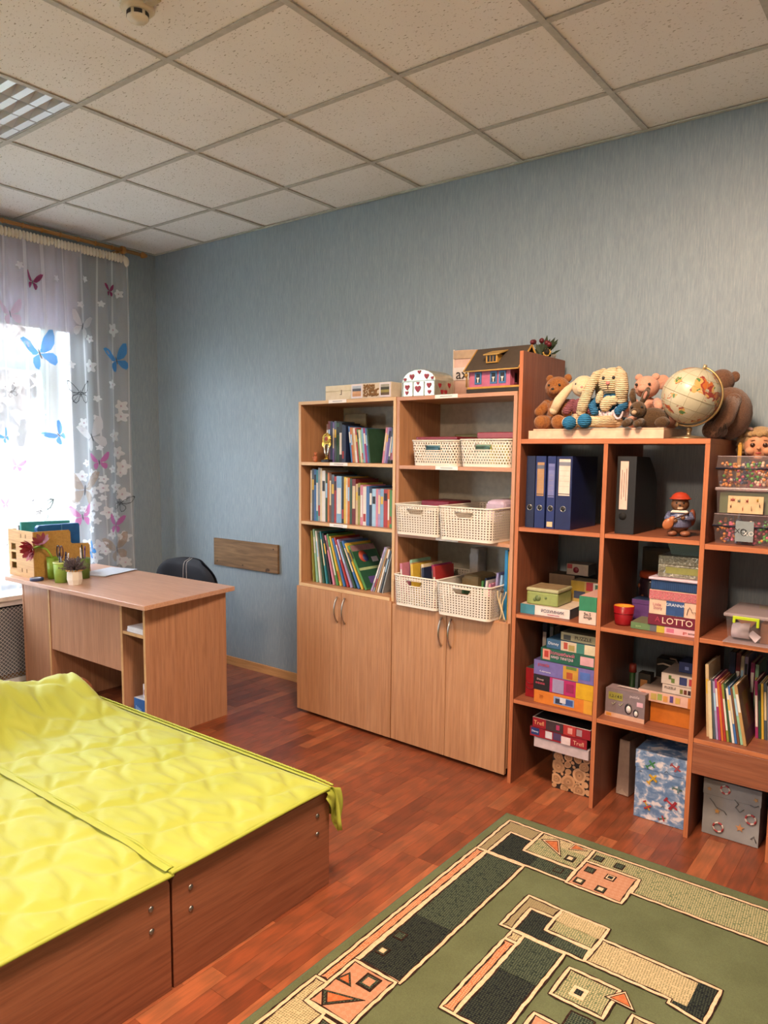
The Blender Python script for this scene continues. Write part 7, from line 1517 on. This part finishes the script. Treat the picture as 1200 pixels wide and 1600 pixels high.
P(o, 'muzzle', plain('#a88e70', 0.9), ((-0.034, -0.055, 0.058), (0.010, 0.008, 0.009))); eyes(o, (-0.026, 0, 0.080), 0.019, 0.005, -0.046)
P(o, 'hind_leg', DKRAB, ((0.070, -0.012, 0.022), (0.030, 0.026, 0.022)))
# globe
t = NT('globe_map'); v = t.coord(scale=(14, 14, 14)); n = t.noise(v, 1, 5, 0.6, 0.4); n2 = t.noise(t.coord(scale=(24, 24, 24)), 1, 2)
land = t.ramp(n2, [(0.35, '#b4632f'), (0.45, '#8f3a30'), (0.55, '#c39a5a'), (0.65, '#4f7a4a'), (0.75, '#b97a86')], 'CONSTANT'); sea = t.ramp(n2, [(0.3, '#b3ad94'), (0.7, '#bdb89f')])
sep = t.n('ShaderNodeSeparateXYZ'); tcg = t.n('ShaderNodeTexCoord'); t.l(tcg.outputs['Object'], sep.inputs[0])
GLB = t.set(0.35, 0.5, 0, t.mix(t.math('GREATER_THAN', n, 0.535), sea, land))
o = thing('globe', 'antique cream globe on a brass arm and round foot', 'globe', (3.908, -0.375, ZC))
R_ = 0.108; cz = 0.166
gs = B().ell((0, 0, 0), (R_, R_, R_), 0, 40, 24).build('globe_sphere', GLB, o, loc=(0, 0, cz), rot=(0.1, 0.40, 0.2))
LINE = plain('#8d8468', 0.5)
for ph in (-0.8, -0.4, 0.0, 0.4, 0.8): B().tube([((R_*cos(ph)+0.0002)*cos(a), (R_*cos(ph)+0.0002)*sin(a), R_*sin(ph)) for a in [2*pi*k/48 for k in range(48)]], 0.0006 if ph else 0.0012, 4, 0, True, True).build('parallel', LINE, gs)
for k in range(6): B().tube([(R_*1.001*cos(a)*cos(k*pi/6), R_*1.001*cos(a)*sin(k*pi/6), R_*1.001*sin(a)) for a in [2*pi*q/48 for q in range(48)]], 0.0005, 4, 0, True, True).build('meridian', LINE, gs)
BRASS = plain('#b59a68', 0.35, 0.7); ra = R_+0.008; tilt = 0.40
pts = [(ra*sin(a), 0, cz+ra*cos(a)) for a in [tilt+pi*k/24 for k in range(25)]]
B().tube(pts, 0.0042, 8).build('meridian_arm', BRASS, o)
for a in (tilt, tilt+pi): B().tube([((R_-0.002)*sin(a), 0, cz+(R_-0.002)*cos(a)), ((ra+0.010)*sin(a), 0, cz+(ra+0.010)*cos(a))], 0.0065, 10).build('axis_pin', plain('#c9b58c', 0.3, 0.6), o)
B().lathe([(0, 0), (0.070, 0), (0.068, 0.006), (0.030, 0.011), (0.010, 0.014), (0.008, 0.030), (0.012, 0.034), (0.012, 0.042), (0, 0.050)]).build('foot', plain('#a08a6a', 0.3, 0.8), o)
# large dark plush behind the globe
o = thing('brown_plush_monkey', 'big brown plush animal slumped behind the globe', 'soft toy', (4.00, -0.20, ZC))
P(o, 'body', MONK, ((0.005, 0.02, 0.105), (0.088, 0.085, 0.105))); P(o, 'head', MONK, ((-0.035, 0.045, 0.235), (0.050, 0.045, 0.050))); P(o, 'ear', MONK, ((0.012, 0.05, 0.252), (0.020, 0.010, 0.022)))
limb(o, 'arm', MONK, [(0.030, -0.03, 0.15), (0.02, -0.085, 0.08), (-0.02, -0.10, 0.03)], [0.032, 0.030, 0.028]); limb(o, 'leg', MONK, [(-0.02, -0.04, 0.04), (-0.03, -0.09, 0.036)], [0.040, 0.036])
b = B(); rr = random.Random(2)
for k in range(110):
    x = -0.02+rr.uniform(-0.03, 0.05); z = 0.045+rr.uniform(0, 0.03); b.tube([(x, -0.095, z), (x+rr.uniform(-0.008, 0.008), -0.125-rr.random()*0.01, z-0.02-rr.random()*0.02)], [0.0014, 0.0004], 3)
q = b.build('shaggy_tuft', plain('#33261c', 0.9), o); q['kind'] = 'stuff'
# doll behind the bead boxes
SKIN = fuzzy('doll_vinyl', '#d0936f', '#d69a76', 20, 0.02, 0.4); HAIR = fuzzy('blond_doll_hair', '#a58052', '#c9a878', 240, 1.0)
o = thing('doll', 'blond vinyl doll with dark eyes peeking over the bead boxes', 'doll', (4.114, -0.125, 1.1725), 0.15)
b = B(); b.lathe([(0, 0), (0.055, 0), (0.060, 0.05), (0.048, 0.15), (0.036, 0.235), (0.026, 0.262), (0.020, 0.28), (0.020, 0.31), (0, 0.312)]); b.build('body', plain('#8a2f38', 0.7), o)
def headwarp(p):
    k = 1.0 if p.z > 0 else 1.0-0.10*(p.z/0.066)**2; return Vector((p.x*k, p.y*(k if p.y > 0 else k*0.96), p.z))
b = B(); b.ell((0, 0, 0.372), (0.060, 0.060, 0.066), 0, 24, 18, None, headwarp); b.ell((0, -0.060, 0.362), (0.0075, 0.008, 0.007), 0, 10, 8); b.ell((0.030, -0.045, 0.352), (0.018, 0.014, 0.016), 0, 12, 8); b.ell((-0.030, -0.045, 0.352), (0.018, 0.014, 0.016), 0, 12, 8)
for s in (-1, 1): b.ell((s*0.060, 0.0, 0.368), (0.007, 0.011, 0.014), 0, 10, 8)
b.ell((0, -0.048, 0.325), (0.016, 0.014, 0.010), 0, 10, 8); hd = b.build('head', SKIN, o)
for s in (-1, 1):
    e = P(o, 'eye', plain('#3a2418', 0.15), ((s*0.022, -0.0545, 0.374), (0.0095, 0.005, 0.0085))); P(o, 'eyebrow', plain('#7a5230', 0.8), ((s*0.024, -0.0545, 0.393), (0.010, 0.002, 0.0016)))
P(o, 'lips', plain('#a8443c', 0.4), ((0, -0.0605, 0.342), (0.011, 0.004, 0.004)))
b = B(); b.ell((0, 0.012, 0.392), (0.068, 0.062, 0.058), 0, 22, 14); rr = random.Random(6)
for k in range(46):
    a = rr.uniform(-0.5, pi+0.5); z = rr.uniform(0.345, 0.435); r = 0.066*sqrt(max(0.05, 1-((z-0.385)/0.075)**2)); b.ell((r*cos(a), 0.012+r*sin(a)*0.95, z), (0.015, 0.015, 0.017), 0, 8, 6)
for k in range(9): a = pi+0.35+k*(pi-0.7)/8; b.ell((0.055*cos(a), 0.004+0.052*sin(a), 0.418+0.004*sin(k*3)), (0.014, 0.012, 0.012), 0, 8, 6)
for k in range(8): b.ell((-0.066-0.004*(k % 2), 0.0-0.004*k*0, 0.345+0.010*k), (0.016, 0.020, 0.012), 0, 8, 6)
b.build('hair', HAIR, o)
for s in (-1, 1):
    for q in (-1, 1): P(o, 'hair_bow', plain('#c9a39a', 0.5), ((s*0.048+q*0.012, -0.028, 0.436+0.003*q), (0.012, 0.006, 0.007), (0, 0.4*q, 0)))
for s in (-1, 1): limb(o, 'arm', SKIN, [(s*0.048, -0.01, 0.225), (s*0.075, -0.03, 0.15), (s*0.07, -0.06, 0.10)], [0.018, 0.016, 0.014])
o = thing('yellow_stick', 'yellow wooden stick standing beside the doll', 'stick', (4.062, -0.215, 1.1725)); B().box(-0.007, 0.007, -0.003, 0.003, 0, 0.375).build('stick_body', plain('#c08f30', 0.5), o, 0.001, 1); B().ell((0, 0, 0.378), (0.0068, 0.003, 0.0055), 0, 10, 6).build('stick_tip', plain('#a87a28', 0.5), o)
